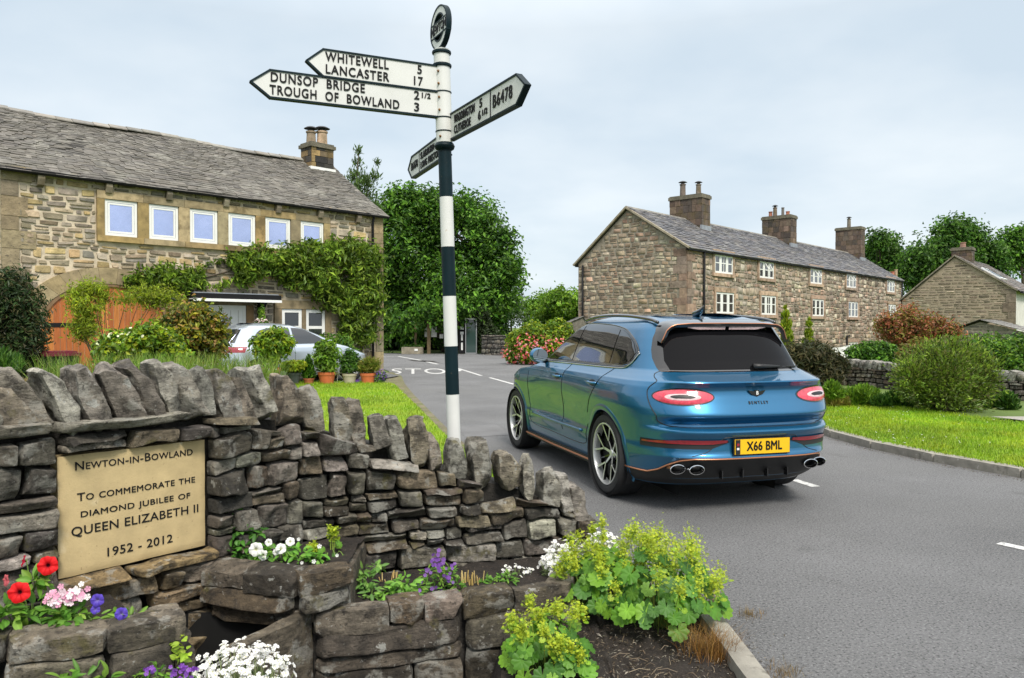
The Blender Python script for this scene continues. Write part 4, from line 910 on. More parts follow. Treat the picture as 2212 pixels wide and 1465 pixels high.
mk('wall', mb, [M['wall_stone'], M['mortar']], barn, True, 50)
# roof, ridge, gutter, corbels, downpipe
sl_ = nz([0, 0, 0]); ea = fb.e; es = nz(-fb.n * HD + np.array([0, 0, RZ - EZ])); SLn = math.hypot(HD, RZ - EZ); ov = .22
pal_s = [(.108, .099, .084), (.125, .115, .10), (.09, .083, .073), (.15, .138, .118), (.115, .104, .086)]
mb = MB(); sag = lambda x, s: -.05 * math.sin(x * .55) ** 2 - .03 * math.sin(x * 1.3 + s)
slates(mb, rng, fb.P(-.14, ov, EZ - .10), ea, es, BL + .24, SLn + ov * 1.05, 37, .30, pal_s, .020, 1.9, sag)
es2 = nz(fb.n * HD + np.array([0, 0, RZ - EZ])); slates(mb, rng, fb.P(-.14, -2 * HD - ov, EZ - .10), ea, es2, BL + .24, SLn + ov * 1.05, 14, .5, pal_s, .03)
base = [fb.P(-.14, ov, EZ - .15), fb.P(BL + .1, ov, EZ - .15), fb.P(BL + .1, -HD, RZ - .05), fb.P(-.14, -HD, RZ - .05), fb.P(BL + .1, -2 * HD - ov, EZ - .15), fb.P(-.14, -2 * HD - ov, EZ - .15)]
mb.add(base, [[0, 1, 2, 3], [3, 2, 4, 5]], 1)
roof = mk('roof', mb, [M['slate'], M['rock_dark']], barn)
x = -.14; k = 0
mb = MB()
while x < BL + .1:
    w = rng.uniform(.42, .6); mb.prism([(-.17, -.08), (.17, -.08), (.17, -.05), (.02, .05), (-.02, .05), (-.17, -.05)], fb.P(x + .005, -HD, RZ + .06 + sag(x, 3) * .7), fb.n, (0, 0, 1), fb.e * (w - .01), 0, tones(rng, 1, [(.2, .19, .17), (.24, .22, .19)], .12)[0]); x += w
mk('ridge', mb, M['slate'], roof)
e = MB(); g = np.array([[fb.P(a, .05 + .16 + .055 * math.cos(t), EZ - .12 + .055 * math.sin(t)) for t in np.linspace(-np.pi, 0, 9)] for a in (-.12, BL + .1)]); e.grid(g); fb.box(e, -.12, BL + .1, .03, .17, EZ - .11, EZ - .06); mk('gutter', e, M['black_paint'], barn, True, 40)
for (cx_, cy_) in ((197, 425), (537, 470), (840, 505), (1125, 537), (1387, 570), (1598, 595), (1790, 617)):
    a = fb.a(cx_ / 2.326, 200 + cy_ / 2.326); e = MB(); e.prism([(0, -.30), (.16, -.24), (.21, -.10), (.21, .04), (0, .04)], fb.P(a - .075, 0, EZ - .15), fb.n, (0, 0, 1), fb.e * .15, 0, tones(rng, 1, [(.2, .17, .12), (.14, .12, .09)], .15)[0]); mk('corbel', e, M['sandstone'], barn)
e = MB(); a = fb.a(801, 600); e.tube([fb.P(a, .20, EZ - .14), fb.P(a, .12, EZ - .35), fb.P(a, .12, 0)], .042, 10); mk('downpipe', e, M['black_paint'], barn, True, 40)
ch = chimney(fb, barn, .16, 1.06, -HD - .05, -HD + .62, RZ - .85, RZ + .56, [(.42, -HD + .3, .19, .52, (.50, .36, .25), True), (.82, -HD + .22, .17, .46, (.26, .2, .14), True)], [(.26, .18, .08), (.30, .21, .09), (.05, .045, .04), (.16, .12, .07), (.035, .032, .03)], [M['sandstone'], M['mortar_grey']])
e = MB(); fb.box(e, .10, 1.12, -HD - .1, -HD + .68, RZ - .95, RZ - .26); mk('chimney_flashing', e, M['white_paint'], ch)

# ---- the terrace on the right
rng = np.random.default_rng(33)
TE = np.array([.670, .742]) / np.hypot(.670, .742); TN = np.array([TE[1], -TE[0]])
ft = Frame((8.40, 37.0), TE, TN); TL = 35.0; TEZ = 5.46; TRZ = 7.66; TD = 3.38; TD2 = 6.5; TEZ2 = 5.0
ter = thing('terrace_house', 'row of rubble stone terraced cottages with pink stone window surrounds and three chimneys', 'house', (18, 48, 0))
hol = []
def c5(x, y): return 1200 + x / 2.186, 380 + y / 2.186
tw = []
for (x0, x1, y0, y1) in ((747, 832, 372, 470), (958, 1026, 400, 488), (1196, 1256, 436, 518), (1365, 1420, 452, 532), (1555, 1604, 476, 550), (750, 840, 538, 648), (962, 1040, 556, 658), (1200, 1270, 580, 674), (1370, 1432, 594, 684), (1560, 1610, 606, 672), (1225, 1276, 790, 824), (1378, 1424, 790, 816)):
    a0, zz1 = ft.px(*c5(x0, y0)); a1, zz0 = ft.px(*c5(x1, y1)); tw.append((a0, a1, zz0, zz1))
up_ = [w for w in tw[:5]]; lo_ = tw[5:10]
pink = [(.40, .275, .20), (.35, .25, .18), (.45, .32, .225), (.37, .285, .215)]
for i, (a0, a1, z0, z1) in enumerate(tw):
    eS = MB()
    if i < 5: z0, z1 = np.median([w[2] for w in up_]) , np.median([w[3] for w in up_])
    elif i < 10: z0, z1 = np.median([w[2] for w in lo_]), np.median([w[3] for w in lo_])
    else: z1 = .55; z0 = -.45
    ce = (a0 + a1) / 2; hw = np.clip((a1 - a0) / 2, .80, 1.0); a0, a1 = ce - hw, ce + hw
    H(a0 - .20, a1 + .20, z0 - .2, z1 + .26)
    ft.box(eS, a0 - .17, a0, -.02, .09, z0, z1, 0, tones(rng, 1, pink, .1)[0]); ft.box(eS, a1, a1 + .17, -.02, .09, z0, z1, 0, tones(rng, 1, pink, .1)[0])
    ft.box(eS, a0 - .19, a1 + .19, -.02, .10, z1 + .003, z1 + .24, 0, tones(rng, 1, pink, .1)[0]); ft.box(eS, a0 - .19, a1 + .19, -.02, .13, z0 - .17, z0 - .003, 0, tones(rng, 1, pink, .1)[0])
    mk('window_surround', eS, M['sandstone'], ter)
    w = window(ft, ter, a0 + .01, a1 - .01, z0 + .01, z1 - .01, .03, M['dark_window'], (('v', .32, .26), ('v', .68, .26), ('h', .5, .05)) if i % 3 else (('v', .32, .26), ('v', .68, .26), ('h', .55, .05), ('v', .5, .04)), .09)
    if i in (1, 2, 3, 4, 9):   # a tilted open light in the middle
        e = MB(); zc_ = lerp(z0, z1, .52); A = [ft.P(lerp(a0, a1, q), d_, z_) for q, d_, z_ in ((.37, .06, z1 - .06), (.63, .06, z1 - .06), (.63, .30, zc_), (.37, .30, zc_))]; e.tube(A, .03, 6, closed=True); mk('open_light', e, M['white_paint'], w)
pal_t = [(.29, .23, .17), (.35, .285, .21), (.42, .355, .27), (.23, .18, .135), (.47, .41, .32), (.34, .25, .185), (.40, .275, .20)]
H(-.01, .55, 0, TEZ)
mb = MB(); Q = trim(rubble(rng, 0, TL, -.5, TEZ, .25, .40, .5, .3), hol)
pillows(mb, Q, lambda u, v, d: ft.P(u, d, v), rng, .035, .06, (4, 4), pal_t, c=.55, p=5, jit=.25)
mb.add(ft.P([0, TL, TL, 0], .012, [-.5, -.5, TEZ, TEZ]), [[0, 1, 2, 3]], 1)
quoins(mb, rng, ft, 0, 0, TEZ, 1, [(.28, .19, .14), (.24, .17, .125), (.32, .22, .16), (.22, .165, .13)], big=.75, small=.42, h=.42)
fg = Frame(ft.O[:2], -TN, -TE)     # near gable, u grows away from the facade
gt = lambda u: float(np.interp(u, [0, TD, TD2], [TEZ, TRZ - .08, TEZ2]))
mb.add([fg.P(u, .012, z) for u, z in ((0, -.5), (TD2, -.5), (TD2, TEZ2), (TD, TRZ - .08), (0, TEZ))], [[0, 1, 2, 3, 4]], 1)
pillows(mb, trim(rubble(rng, 0, TD2, -.5, gt, .20, .38, .45, .25), [(-.01, .5, -1, TEZ)]), lambda u, v, d: fg.P(u, d, v), rng, .03, .05, (4, 4), [(c[0] * .92, c[1] * .9, c[2] * .86) for c in pal_t], c=.55, p=4, jit=.22)
quoins(mb, rng, fg, 0, 0, TEZ - .02, 1, [(.27, .185, .135), (.24, .17, .125), (.22, .165, .13)], big=.42, small=.75, h=.42)
ff_ = Frame(ft.P(TL, 0, 0)[:2], -TN, TE); mb.add([ff_.P(u, 0, z) for u, z in ((0, -.5), (TD2, -.5), (TD2, TEZ2), (TD, TRZ - .08), (0, TEZ))], [[0, 1, 2, 3, 4]], 1); mb.add(ft.P([0, TL, TL, 0], -TD2, [-.5, -.5, TEZ2, TEZ2]), [[0, 1, 2, 3]], 1)
mk('wall', mb, [M['wall_stone'], M['mortar_grey']], ter, True, 50)
mb = MB(); es = nz(-ft.n * TD + np.array([0, 0, TRZ - TEZ])); S_ = math.hypot(TD, TRZ - TEZ); pal_s2 = [(.10, .10, .115), (.13, .13, .14), (.085, .085, .095), (.155, .15, .15), (.12, .11, .11)]
slates(mb, rng, ft.P(-.16, .22, TEZ - .08), ft.e, es, TL + .3, S_ + .22, 19, .5, pal_s2, .035, 1.5)
es2 = nz(ft.n * (TD2 - TD) + np.array([0, 0, TRZ - TEZ2])); slates(mb, rng, ft.P(-.16, -TD2 - .2, TEZ2 - .1), ft.e, es2, TL + .3, math.hypot(TD2 - TD, TRZ - TEZ2) + .2, 10, .9, pal_s2, .04)
mb.add([ft.P(-.1, .2, TEZ - .15), ft.P(TL + .1, .2, TEZ - .15), ft.P(TL + .1, -TD, TRZ - .06), ft.P(-.1, -TD, TRZ - .06), ft.P(TL + .1, -TD2 - .2, TEZ2 - .16), ft.P(-.1, -TD2 - .2, TEZ2 - .16)], [[0, 1, 2, 3], [3, 2, 4, 5]], 1)
rf = mk('roof', mb, [M['slate'], M['rock_dark']], ter)
mb = MB(); x = -.16
while x < TL + .14: mb.prism([(-.16, -.08), (.16, -.08), (.02, .06), (-.02, .06)], ft.P(x + .005, -TD, TRZ + .05), ft.n, (0, 0, 1), ft.e * .55, 0, tones(rng, 1, [(.22, .205, .17), (.17, .16, .14)], .12)[0]); x += .56
mk('ridge', mb, M['slate'], rf)
for nm, f_, pA, pB in (('v', ft, ft.P(-.15, .24, TEZ - .06), ft.P(-.15, -TD, TRZ + .03)), ('v', ft, ft.P(-.15, -TD, TRZ + .03), ft.P(-.15, -TD2 - .22, TEZ2 - .08))):
    t_ = nz(pB - pA); u_ = np.cross(t_, ft.e); e = MB().box((pA + pB) / 2, (np.linalg.norm(pB - pA), .14, .09), np.array([t_, ft.e, u_]), 0, (.30, .26, .19)); mk('verge', e, M['sandstone'], rf)
e = MB(); ft.box(e, -.1, TL + .1, .04, .20, TEZ - .16, TEZ - .06); mk('gutter', e, M['black_paint'], ter)
for a in (ft.a(1516, 620), ft.a(1945, 640)): e = MB(); e.tube([ft.P(a, .14, TEZ - .1), ft.P(a, .12, -.4)], .055, 10); mk('downpipe', e, M['black_paint'], ter, True)
e = MB(); aa = ft.a(1685, 700); e.tube([ft.P(aa, .12, 2.35), ft.P(aa, .12, -.4)], .06, 10); mk('downpipe', e, M['black_paint'], ter, True)
e = MB(); aa = ft.a(1826, 740); e.tube([ft.P(aa + .5, .12, 1.0), ft.P(aa, .12, 1.0), ft.P(aa, .12, -.4)], .06, 10); mk('downpipe', e, M['black_paint'], ter, True)
e = MB(); e.tube([fg.P(TD2 - .35, .1, TEZ2 - .1), fg.P(TD2 - .35, .1, 0)], .055, 10); mk('downpipe', e, M['black_paint'], ter, True)
def ridge_a(u): # position along the ridge seen at image column u
    o = ft.P(0, -TD, 0); k = (u - CX) / FPX; return (o[0] - k * o[1]) / (k * ft.e[1] - ft.e[0])
pc = [(.12, .082, .062), (.09, .068, .055), (.15, .105, .078), (.075, .06, .05), (.13, .095, .07)]
for (uc, zt__, pots) in ((1489, 427, [(-.55, .15, .62, (.17, .14, .11), True), (.45, .17, .75, (.15, .12, .10), True)]), (1682, 470, [(-.6, .13, .30, (.36, .13, .08), False), (-.25, .10, .6, (.12, .11, .10), False), (.3, .14, .65, (.17, .13, .10), True), (.62, .13, .4, (.3, .12, .08), False)]), (1835, 494, [(.1, .15, .75, (.17, .15, .12), True)])):
    a = ridge_a(uc); P0_ = ft.P(a, -TD, 0); zt2 = CAMH + (HOR - zt__) / FPX * P0_[1]
    c = chimney(ft, ter, a - .5, a + .5, -TD - 1.0, -TD + 1.0, TRZ - .75, zt2, [(a, -TD - p[0], p[1], p[2], p[3], p[4]) for p in pots], pc, [M['sandstone'], M['mortar_grey']], .18, hb=.36)
    e = MB(); ft.box(e, a - .56, a + .56, -TD + .95, -TD + 1.06, TRZ - .95, TRZ - .35); ft.box(e, a - .62, a - .5, -TD - 1.04, -TD + 1.06, TRZ - .7, TRZ - .25) if False else None; mk('chimney_flashing', e, M['lead'], c)

# ---- gabled cottage at the right edge, its skylit roof, the low shed, a chimney behind
rng = np.random.default_rng(44)
GO = np.array([29.5, 45.0]); GE = -TN; fgc = Frame(GO, GE, -TE)
cot = thing('gabled_cottage', 'stone cottage at the right edge showing a broad gable and a skylight', 'house', (29, 47, 0))
ga, gzA = 3.2, 5.95; gL, gzL, gzR = 6.15, 3.42, 3.80
gt = lambda u: float(np.interp(u, [0, ga, gL], [gzR, gzA - .06, gzL]))
mb = MB(); mb.add([fgc.P(u, .01, z) for u, z in ((0, -.5), (gL, -.5), (gL, gzL), (ga, gzA - .06), (0, gzR))], [[0, 1, 2, 3, 4]], 1)
pillows(mb, rubble(rng, 0, gL, -.5, gt, .17, .42, .3, .15), lambda u, v, d: fgc.P(u, d, v), rng, .03, .04, (4, 3), [(.26, .21, .15), (.22, .175, .125), (.30, .25, .185), (.18, .145, .105)], c=.45, jit=.2)
fgs = Frame(GO, TE, TN); mb.add([fgs.P(u, .0, z) for u, z in ((0, -.5), (9, -.5), (9, gzR), (0, gzR))], [[0, 1, 2, 3]], 2)
quoins(mb, rng, fgc, 0, 0, gzR, 1, [(.20, .155, .115), (.17, .135, .10)], big=.75, small=.45, h=.5); mb.add([fgc.P(gL, d_, z) for d_, z in ((0, -.5), (-9, -.5), (-9, gzL), (0, gzL))], [[0, 1, 2, 3]], 1)
mk('wall', mb, [M['wall_stone'], mat('mortar_tan', (.31, .255, .185), .95, var=.2, vs=4), mat('render_white', (.62, .60, .56), .9, var=.15, vs=2)], cot, True, 50)
mb = MB(); eR = fgs.P(0, .25, gzR - .12); es = nz(fgc.P(ga, 0, gzA) - fgc.P(0, 0, gzR)); S2 = np.linalg.norm(fgc.P(ga, 0, gzA) - fgc.P(0, 0, gzR))
slates(mb, rng, eR - np.array([*TE, 0]) * .15, np.array([*TE, 0]), es, 9.2, S2 + .25, 16, .45, [(.13, .12, .115), (.17, .155, .14), (.11, .10, .10), (.19, .15, .13)], .03)
es2 = nz(fgc.P(ga, 0, gzA) - fgc.P(gL, 0, gzL)); slates(mb, rng, fgc.P(gL + .15, .15, gzL - .14), np.array([*TE, 0]), es2, 9.2, np.linalg.norm(fgc.P(ga, 0, gzA) - fgc.P(gL, 0, gzL)) + .2, 12, .6, pal_s, .03)
mb.add([eR - [0, 0, .05], eR + np.array([*TE, 0]) * 9 - [0, 0, .05], fgc.P(ga, -9, gzA - .05), fgc.P(ga, .1, gzA - .05), fgc.P(gL + .12, -9, gzL - .18), fgc.P(gL + .12, .1, gzL - .18)], [[0, 1, 2, 3], [3, 2, 4, 5]], 1)
rf = mk('roof', mb, [M['slate'], M['rock_dark']], cot)
e = MB()
nrm = nz(np.cross([*TE, 0], es)); nrm = nrm if nrm[2] > 0 else -nrm
for s0_ in (.9, 2.0): c = eR + np.array([*TE, 0]) * s0_ + es * S2 * .52 + nrm * .07; e = MB(); e.box(c, (.9, 1.25, .08), np.array([[*TE, 0], es, nrm])); sk = mk('skylight', e, M['white_paint'], rf); e = MB(); e.box(c + nrm * .045, (.72, 1.05, .012), np.array([[*TE, 0], es, nrm])); mk('pane', e, M['sky_glass'], sk)
e = MB(); pA, pB = fgc.P(-.1, .08, gzR - .05), fgc.P(ga, .08, gzA + .04); pC = fgc.P(gL + .12, .08, gzL - .08)
for p, q in ((pA, pB), (pB, pC)): t_ = nz(q - p); e.box((p + q) / 2, (np.linalg.norm(q - p), .12, .08), np.array([t_, [*TE, 0], np.cross(t_, [*TE, 0])]), 0, (.26, .23, .17))
mk('verge', e, M['sandstone'], rf); e = MB(); fgs.box(e, 0, 9, .2, .34, gzR - .22, gzR - .1); mk('gutter', e, M['black_paint'], cot)
fr_ = Frame(fgc.P(ga, 0, 0)[:2], TE, TN); chimney(fr_, cot, 1.7, 2.5, -.55, .55, gzA - .4, gzA + .62, [(2.1, 0, .17, .35, (.30, .17, .13), False)], pc, [M['sandstone'], M['mortar_grey']], .14)
shed = thing('stone_shed', 'low stone shed with a shallow gable below the large cottage gable', 'shed', (25.6, 38, 0))
so = pt(2155, 745, 36); fsd = Frame(so[:2] + TN * 0, GE, -TE); fsd.O = np.array([*pt(2240, 745, 34)[:2], 0.]); sw = 4.2
gt = lambda u: float(np.interp(u, [0, sw * .52, sw], [1.25, 1.86, 1.12])); mb = MB(); mb.add([fsd.P(u, .01, z) for u, z in ((0, -.3), (sw, -.3), (sw, 1.12), (sw * .52, 1.84), (0, 1.25))], [[0, 1, 2, 3, 4]], 1)
pillows(mb, rubble(rng, 0, sw, -.3, gt, .14, .34, .3, .2), lambda u, v, d: fsd.P(u, d, v), rng, .02, .04, (4, 3), [(.17, .15, .115), (.21, .185, .14), (.14, .125, .10)], c=.45); mk('wall', mb, [M['wall_stone'], M['mortar_grey']], shed, True, 50)
mb = MB(); pA, pB, pC = fsd.P(-.2, .2, 1.24), fsd.P(sw * .52, .2, 1.95), fsd.P(sw + .25, .2, 1.08); TEv = np.array([*TE, 0])
slates(mb, rng, pA, TEv, nz(pB - pA), 4, np.linalg.norm(pB - pA), 9, .4, [(.24, .23, .21), (.2, .19, .18)], .03); slates(mb, rng, pC, TEv, nz(pB - pC), 4, np.linalg.norm(pB - pC), 8, .4, pal_s, .03)
mb.add([pA, pB, pC, pA + TEv * 4, pB + TEv * 4, pC + TEv * 4], [[0, 1, 4, 3], [1, 2, 5, 4]], 1); mk('roof', mb, [M['slate'], M['rock_dark']], shed)
e = MB()
for k in range(5): fsd.box(e, sw * .36 + k * .14, sw * .36 + k * .14 + .04, .06, .09, .95, 1.35)
fsd.box(e, sw * .36, sw * .36 + .6, .06, .08, 1.12, 1.15); mk('window_grille', e, M['mortar_grey'], shed)
bc = thing('far_cottage', 'small gable end with a stone chimney rising behind the terrace', 'house', (*pt(1962, 600, 70)[:2], 0))
fbc = Frame(pt(1945, 640, 70)[:2], TE, TN); e = MB(); e.box(fbc.P(1.2, -2, 1.7), (2.4, 4, 4.4), np.array([fbc.e, fbc.n, [0, 0, 1]]), 0, (.2, .18, .15)); mk('wall', e, M['wall_stone'], bc)
chimney(fbc, bc, .1, 1.3, -1.4, -.3, 3.8, 5.9, [(.7, -.9, .2, .8, (.42, .15, .09), False), (1.1, -.7, .15, 1.0, (.4, .3, .2), False)], [(.2, .18, .15), (.24, .21, .17)], [M['wall_stone'], M['mortar_grey']], .14)
# ---------------------------------------------------------------- trees, hedges, shrubs, garden things
def pxblobs(L, Z, rng, zj=1.5, sq=1.0):
    """blobs given as (column, row, radius px) at about distance Z"""
    out = []
    for (u, v, r, *zz) in L:
        d = zz[0] if zz else Z + rng.uniform(-zj, zj); c = pt(u, v, d); rr = r / FPX * d; out.append((c, np.array([rr, rr * sq, rr]) * rng.uniform(.9, 1.12, 3)))
    return out
def trunk_limbs(rng, base, top, r0, blobs, n, col=(.10, .08, .055)):
    e = MB(); b, t = np.array(base, float), np.array(top, float); P = curve([b, lerp(b, t, .35) + rng.normal(0, .04, 3) * np.linalg.norm(t - b), lerp(b, t, .7) + rng.normal(0, .04, 3) * np.linalg.norm(t - b), t], 18)
    e.tube(P, np.linspace(r0, r0 * .25, len(P)), 9, 0, col)
    for i in rng.choice(len(blobs), min(n, len(blobs)), replace=False):
        q = blobs[i][0]; s = P[rng.integers(len(P) // 4, len(P) - 2)]; m = lerp(s, q, .5) + np.array([0, 0, -.08]) * np.linalg.norm(q - s)
        C_ = curve([s, m, q], 10); e.tube(C_, np.linspace(r0 * .38, r0 * .06, len(C_)), 6, 0, col)
    return e
def tree(name, label, cat, Z, L, base, n, ln, wd, pal, group=None, r0=.25, seed=1, zj=2., limbs=14, drop=0, shrink=1., **k):
    rng = np.random.default_rng(seed); L = [(u, v + (0 if zz else drop), r * shrink, *zz) for u, v, r, *zz in L]; bl = pxblobs(L, Z, rng, zj); b = np.array([*pt(base[0], base[1], Z)[:2], 0.])
    t = thing(name, label, cat, b, group); top = max((q[0] for q in bl), key=lambda p: p[2])
    mk('trunk', trunk_limbs(rng, b, top, r0, bl, limbs), M['bark'], t, True)
    e = MB(); foliage(e, rng, bl, n, ln, wd, pal, **k); mk('crown', e, M['leaf'], t); return t
def shrub(name, label, cat, Z, L, n, ln, wd, pal, seed=1, zj=.4, base=None, group=None, stems=8, sq=1., extra=None, z0=0., r0=.02, **k):
    rng = np.random.default_rng(seed); bl = pxblobs(L, Z, rng, zj, sq); cx = np.mean([b[0] for b in bl], 0); b = np.array([cx[0], cx[1], z0]) if base is None else np.array([*pt(base[0], base[1], Z)[:2], z0])
    t = thing(name, label, cat, b, group); e = MB()
    for i in range(stems):
        q = bl[rng.integers(len(bl))][0]; s = b + np.array([*rng.normal(0, .06, 2), 0]); C_ = curve([s, lerp(s, q, .5) + np.array([0, 0, .06]), q], 8); e.tube(C_, np.linspace(r0, r0 * .3, len(C_)), 5, 0, (.10, .075, .045))
    if stems: mk('stems', e, M['bark'], t)
    e = MB(); foliage(e, rng, bl, n, ln, wd, pal, zmin=z0 + .0, **k); mk('foliage', e, M['leaf'], t)
    if extra:
        nm, m, sz, pl, sub = extra; e = MB(); P, d, pk = blobs_points(rng, [bl[i] for i in sub] if sub else bl, m, .12); d = d + [0, -.3, .4]; P = P + d * ln * .8; foliage_pts(e, rng, P, d, sz, pl); mk(nm, e, M['petal'], t)
    return t
def foliage_pts(e, rng, P, d, sz, pl):
    for s_ in range(2):
        A = np.cross(d, rng.normal(0, 1, d.shape)); leaf_faces(e, rng, P + rng.normal(0, sz * .2, P.shape), A, d + rng.normal(0, .3, d.shape), np.full(len(P), sz), np.full(len(P), sz * .8), tones(rng, len(P), pl, .12), .1)
G_dk = [(.045, .13, .012), (.08, .195, .018), (.115, .25, .024), (.030, .085, .011), (.155, .31, .035)]
G_md = [(.05, .13, .015), (.08, .18, .02), (.035, .10, .014), (.11, .22, .03)]
G_lt = [(.12, .24, .02), (.17, .30, .025), (.09, .19, .02), (.21, .34, .03)]
G_yl = [(.22, .32, .015), (.28, .36, .02), (.16, .26, .02), (.32, .36, .02)]
big = [(860, 450, 48), (905, 440, 45), (880, 425, 30), (950, 450, 42), (1000, 455, 45), (1040, 480, 40), (1065, 520, 40), (1080, 560, 38), (1095, 590, 26), (1050, 570, 50), (990, 520, 60), (920, 510, 60), (850, 520, 55), (840, 590, 55), (900, 590, 60), (970, 600, 60), (1030, 630, 50), (1060, 650, 34), (850, 650, 45), (905, 655, 42), (960, 660, 40), (820, 700, 35), (1010, 670, 38), (1085, 640, 22), (1030, 440, 26), (810, 560, 50), (800, 480, 45), (1045, 690, 30), (1052, 715, 26), (880, 690, 34), (925, 695, 30), (965, 695, 28), (1005, 695, 28), (905, 672, 20, 45.6), (945, 676, 20, 45.4), (985, 676, 20, 45.5), (1012, 672, 16, 45.6), (868, 690, 24, 46), (1112, 575, 13), (1120, 602, 11), (1088, 500, 17), (1062, 458, 15), (1006, 424, 15), (935, 414, 16), (895, 408, 13), (858, 414, 13), (1102, 640, 13), (1078, 545, 20)]  # low near blobs added to shade the shelter roof
tree('broadleaf_tree', 'huge dense dark green tree over the village notice shelter', 'tree', 50, big, (965, 762), 72000, .27, .14, G_dk, r0=.4, seed=2, zj=2.2, limbs=7, up=.5, shell=.5, rag=.15, gaps=.06, gapf=.9, clump=12, clr=.6, lay=.42, drop=12, shrink=.88)
tree('wispy_tree', 'thin wispy tree with sparse feathery twigs behind the barn roof', 'tree', 46, [(775, 420, 30), (790, 390, 20), (772, 350, 13), (775, 325, 9), (750, 410, 20), (808, 380, 14), (815, 350, 8), (740, 395, 12), (785, 450, 34), (765, 380, 16)], (785, 765), 2600, .26, .07, [(.09, .15, .04), (.12, .19, .05), (.07, .12, .03)], r0=.10, seed=3, zj=.8, limbs=10, rag=.5, shell=.95, axis_up=.6)
rng = np.random.default_rng(8)
tree('background_tree', 'rounded yellow-green tree beside the gable of the terrace', 'tree', 58, [(1165, 665, 28), (1200, 655, 26), (1230, 660, 30), (1255, 675, 28), (1180, 690, 28), (1220, 690, 30), (1210, 640, 16), (1250, 645, 14), (1275, 690, 30)], (1210, 765), 9000, .28, .13, G_lt, seed=5, r0=.15, rag=.2, clump=8, clr=.35)
tree('background_tree', 'dark domed treetop behind the yellow-green tree by the terrace', 'tree', 75, [(1200, 642, 16), (1180, 650, 18), (1222, 648, 14), (1160, 665, 18)], (1195, 750), 2500, .35, .2, G_dk, seed=6, r0=.15)
tree('background_tree', 'loose grey-green tree right of the huge dark tree', 'tree', 66, [(1085, 650, 22), (1110, 640, 20), (1125, 665, 22), (1100, 680, 26), (1075, 685, 22), (1135, 690, 22)], (1100, 760), 2800, .3, .12, [(.09, .15, .05), (.12, .19, .06), (.06, .11, .035)], seed=7, r0=.12, shell=.9, rag=.4)
tree('background_tree', 'mid green tree just right of the last terrace chimney', 'tree', 82, [(1905, 540, 32), (1880, 560, 26), (1930, 560, 24), (1895, 520, 18), (1925, 528, 16), (1910, 580, 30), (1880, 600, 26), (1945, 590, 22)], (1905, 740), 9500, .36, .19, G_md, seed=9, r0=.25, rag=.2, gaps=.12, gapf=.5, clump=9, clr=.55)
tree('background_tree', 'tall bushy green tree between the terrace and the cottage gable', 'tree', 76, [(2050, 535, 48), (2090, 520, 36), (2020, 540, 36), (2110, 550, 38), (1990, 570, 34), (2060, 500, 26), (2140, 565, 30), (1970, 595, 30), (2010, 600, 36), (2070, 580, 40), (1995, 630, 28), (2080, 490, 14), (2030, 510, 18), (2000, 548, 24), (2150, 590, 28)], (2055, 740), 24000, .36, .19, G_md, seed=10, r0=.3, rag=.2, gaps=.10, gapf=.5, clump=9, clr=.6)
tree('background_tree', 'dark green tree at the right edge behind the cottage roof', 'tree', 90, [(2190, 530, 34), (2220, 550, 36), (2175, 560, 28), (2205, 510, 18), (2240, 530, 30)], (2205, 740), 8000, .4, .22, G_dk, seed=12, r0=.3, rag=.2, clump=9, clr=.6)
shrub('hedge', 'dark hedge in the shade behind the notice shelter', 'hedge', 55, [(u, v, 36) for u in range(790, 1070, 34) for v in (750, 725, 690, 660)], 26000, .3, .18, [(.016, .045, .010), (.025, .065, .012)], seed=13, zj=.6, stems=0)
shrub('evergreen_bush', 'dark drooping evergreen bush right of the telephone kiosk', 'bush', 46.5, [(1045, 735, 22), (1040, 705, 24), (1050, 755, 14), (1060, 720, 18), (1035, 680, 22)], 3500, .22, .09, [(.035, .06, .02), (.05, .08, .025)], seed=14, stems=3)
t = shrub('flowering_bush', 'yellow-green bush with pink and red blossom at the far road bend', 'bush', 33, [(1120, 735, 26), (1150, 722, 30), (1180, 735, 32), (1205, 720, 30), (1140, 755, 28), (1170, 760, 28), (1110, 765, 20), (1135, 775, 14), (1200, 755, 26), (1225, 740, 26)], 9000, .16, .08, G_yl + G_lt, seed=15, base=(1165, 787), extra=('blossom', 650, .10, [(.60, .10, .09), (.68, .20, .18), (.62, .30, .32)], [4, 5, 6, 8]))
shrub('small_conifer', 'taller of the two small yellow-green conifers before the terrace', 'conifer', 31, [(1702, 750, 16), (1700, 725, 14), (1699, 700, 11), (1697, 680, 8), (1696, 664, 4)], 2200, .16, .05, G_yl, seed=16, zj=.1, axis_up=.75, stems=1)
shrub('small_conifer', 'shorter of the two small yellow-green conifers before the terrace', 'conifer', 31, [(1746, 765, 15), (1746, 742, 13), (1747, 720, 10), (1748, 700, 6), (1749, 690, 3)], 1900, .16, .05, G_yl, seed=17, zj=.1, axis_up=.75, stems=1)
shrub('dark_bush', 'dark brownish evergreen bush beside the right rear window of the car', 'bush', 19.5, [(1720, 770, 34), (1755, 770, 34), (1785, 785, 36), (1760, 800, 36), (1725, 810, 34), (1795, 812, 26), (1700, 790, 30), (1815, 790, 20)], 9000, .17, .035, [(.045, .05, .02), (.07, .07, .028), (.03, .04, .015), (.10, .085, .035)], seed=18, rag=.3, fold=.1)
shrub('clipped_hedge', 'dark green hedge behind the right-hand stone wall', 'hedge', 25, [(1850, 765, 22), (1875, 758, 22), (1900, 758, 22), (1920, 765, 22), (1860, 785, 22), (1895, 785, 24), (1925, 790, 20)], 5200, .11, .06, G_dk, seed=19)
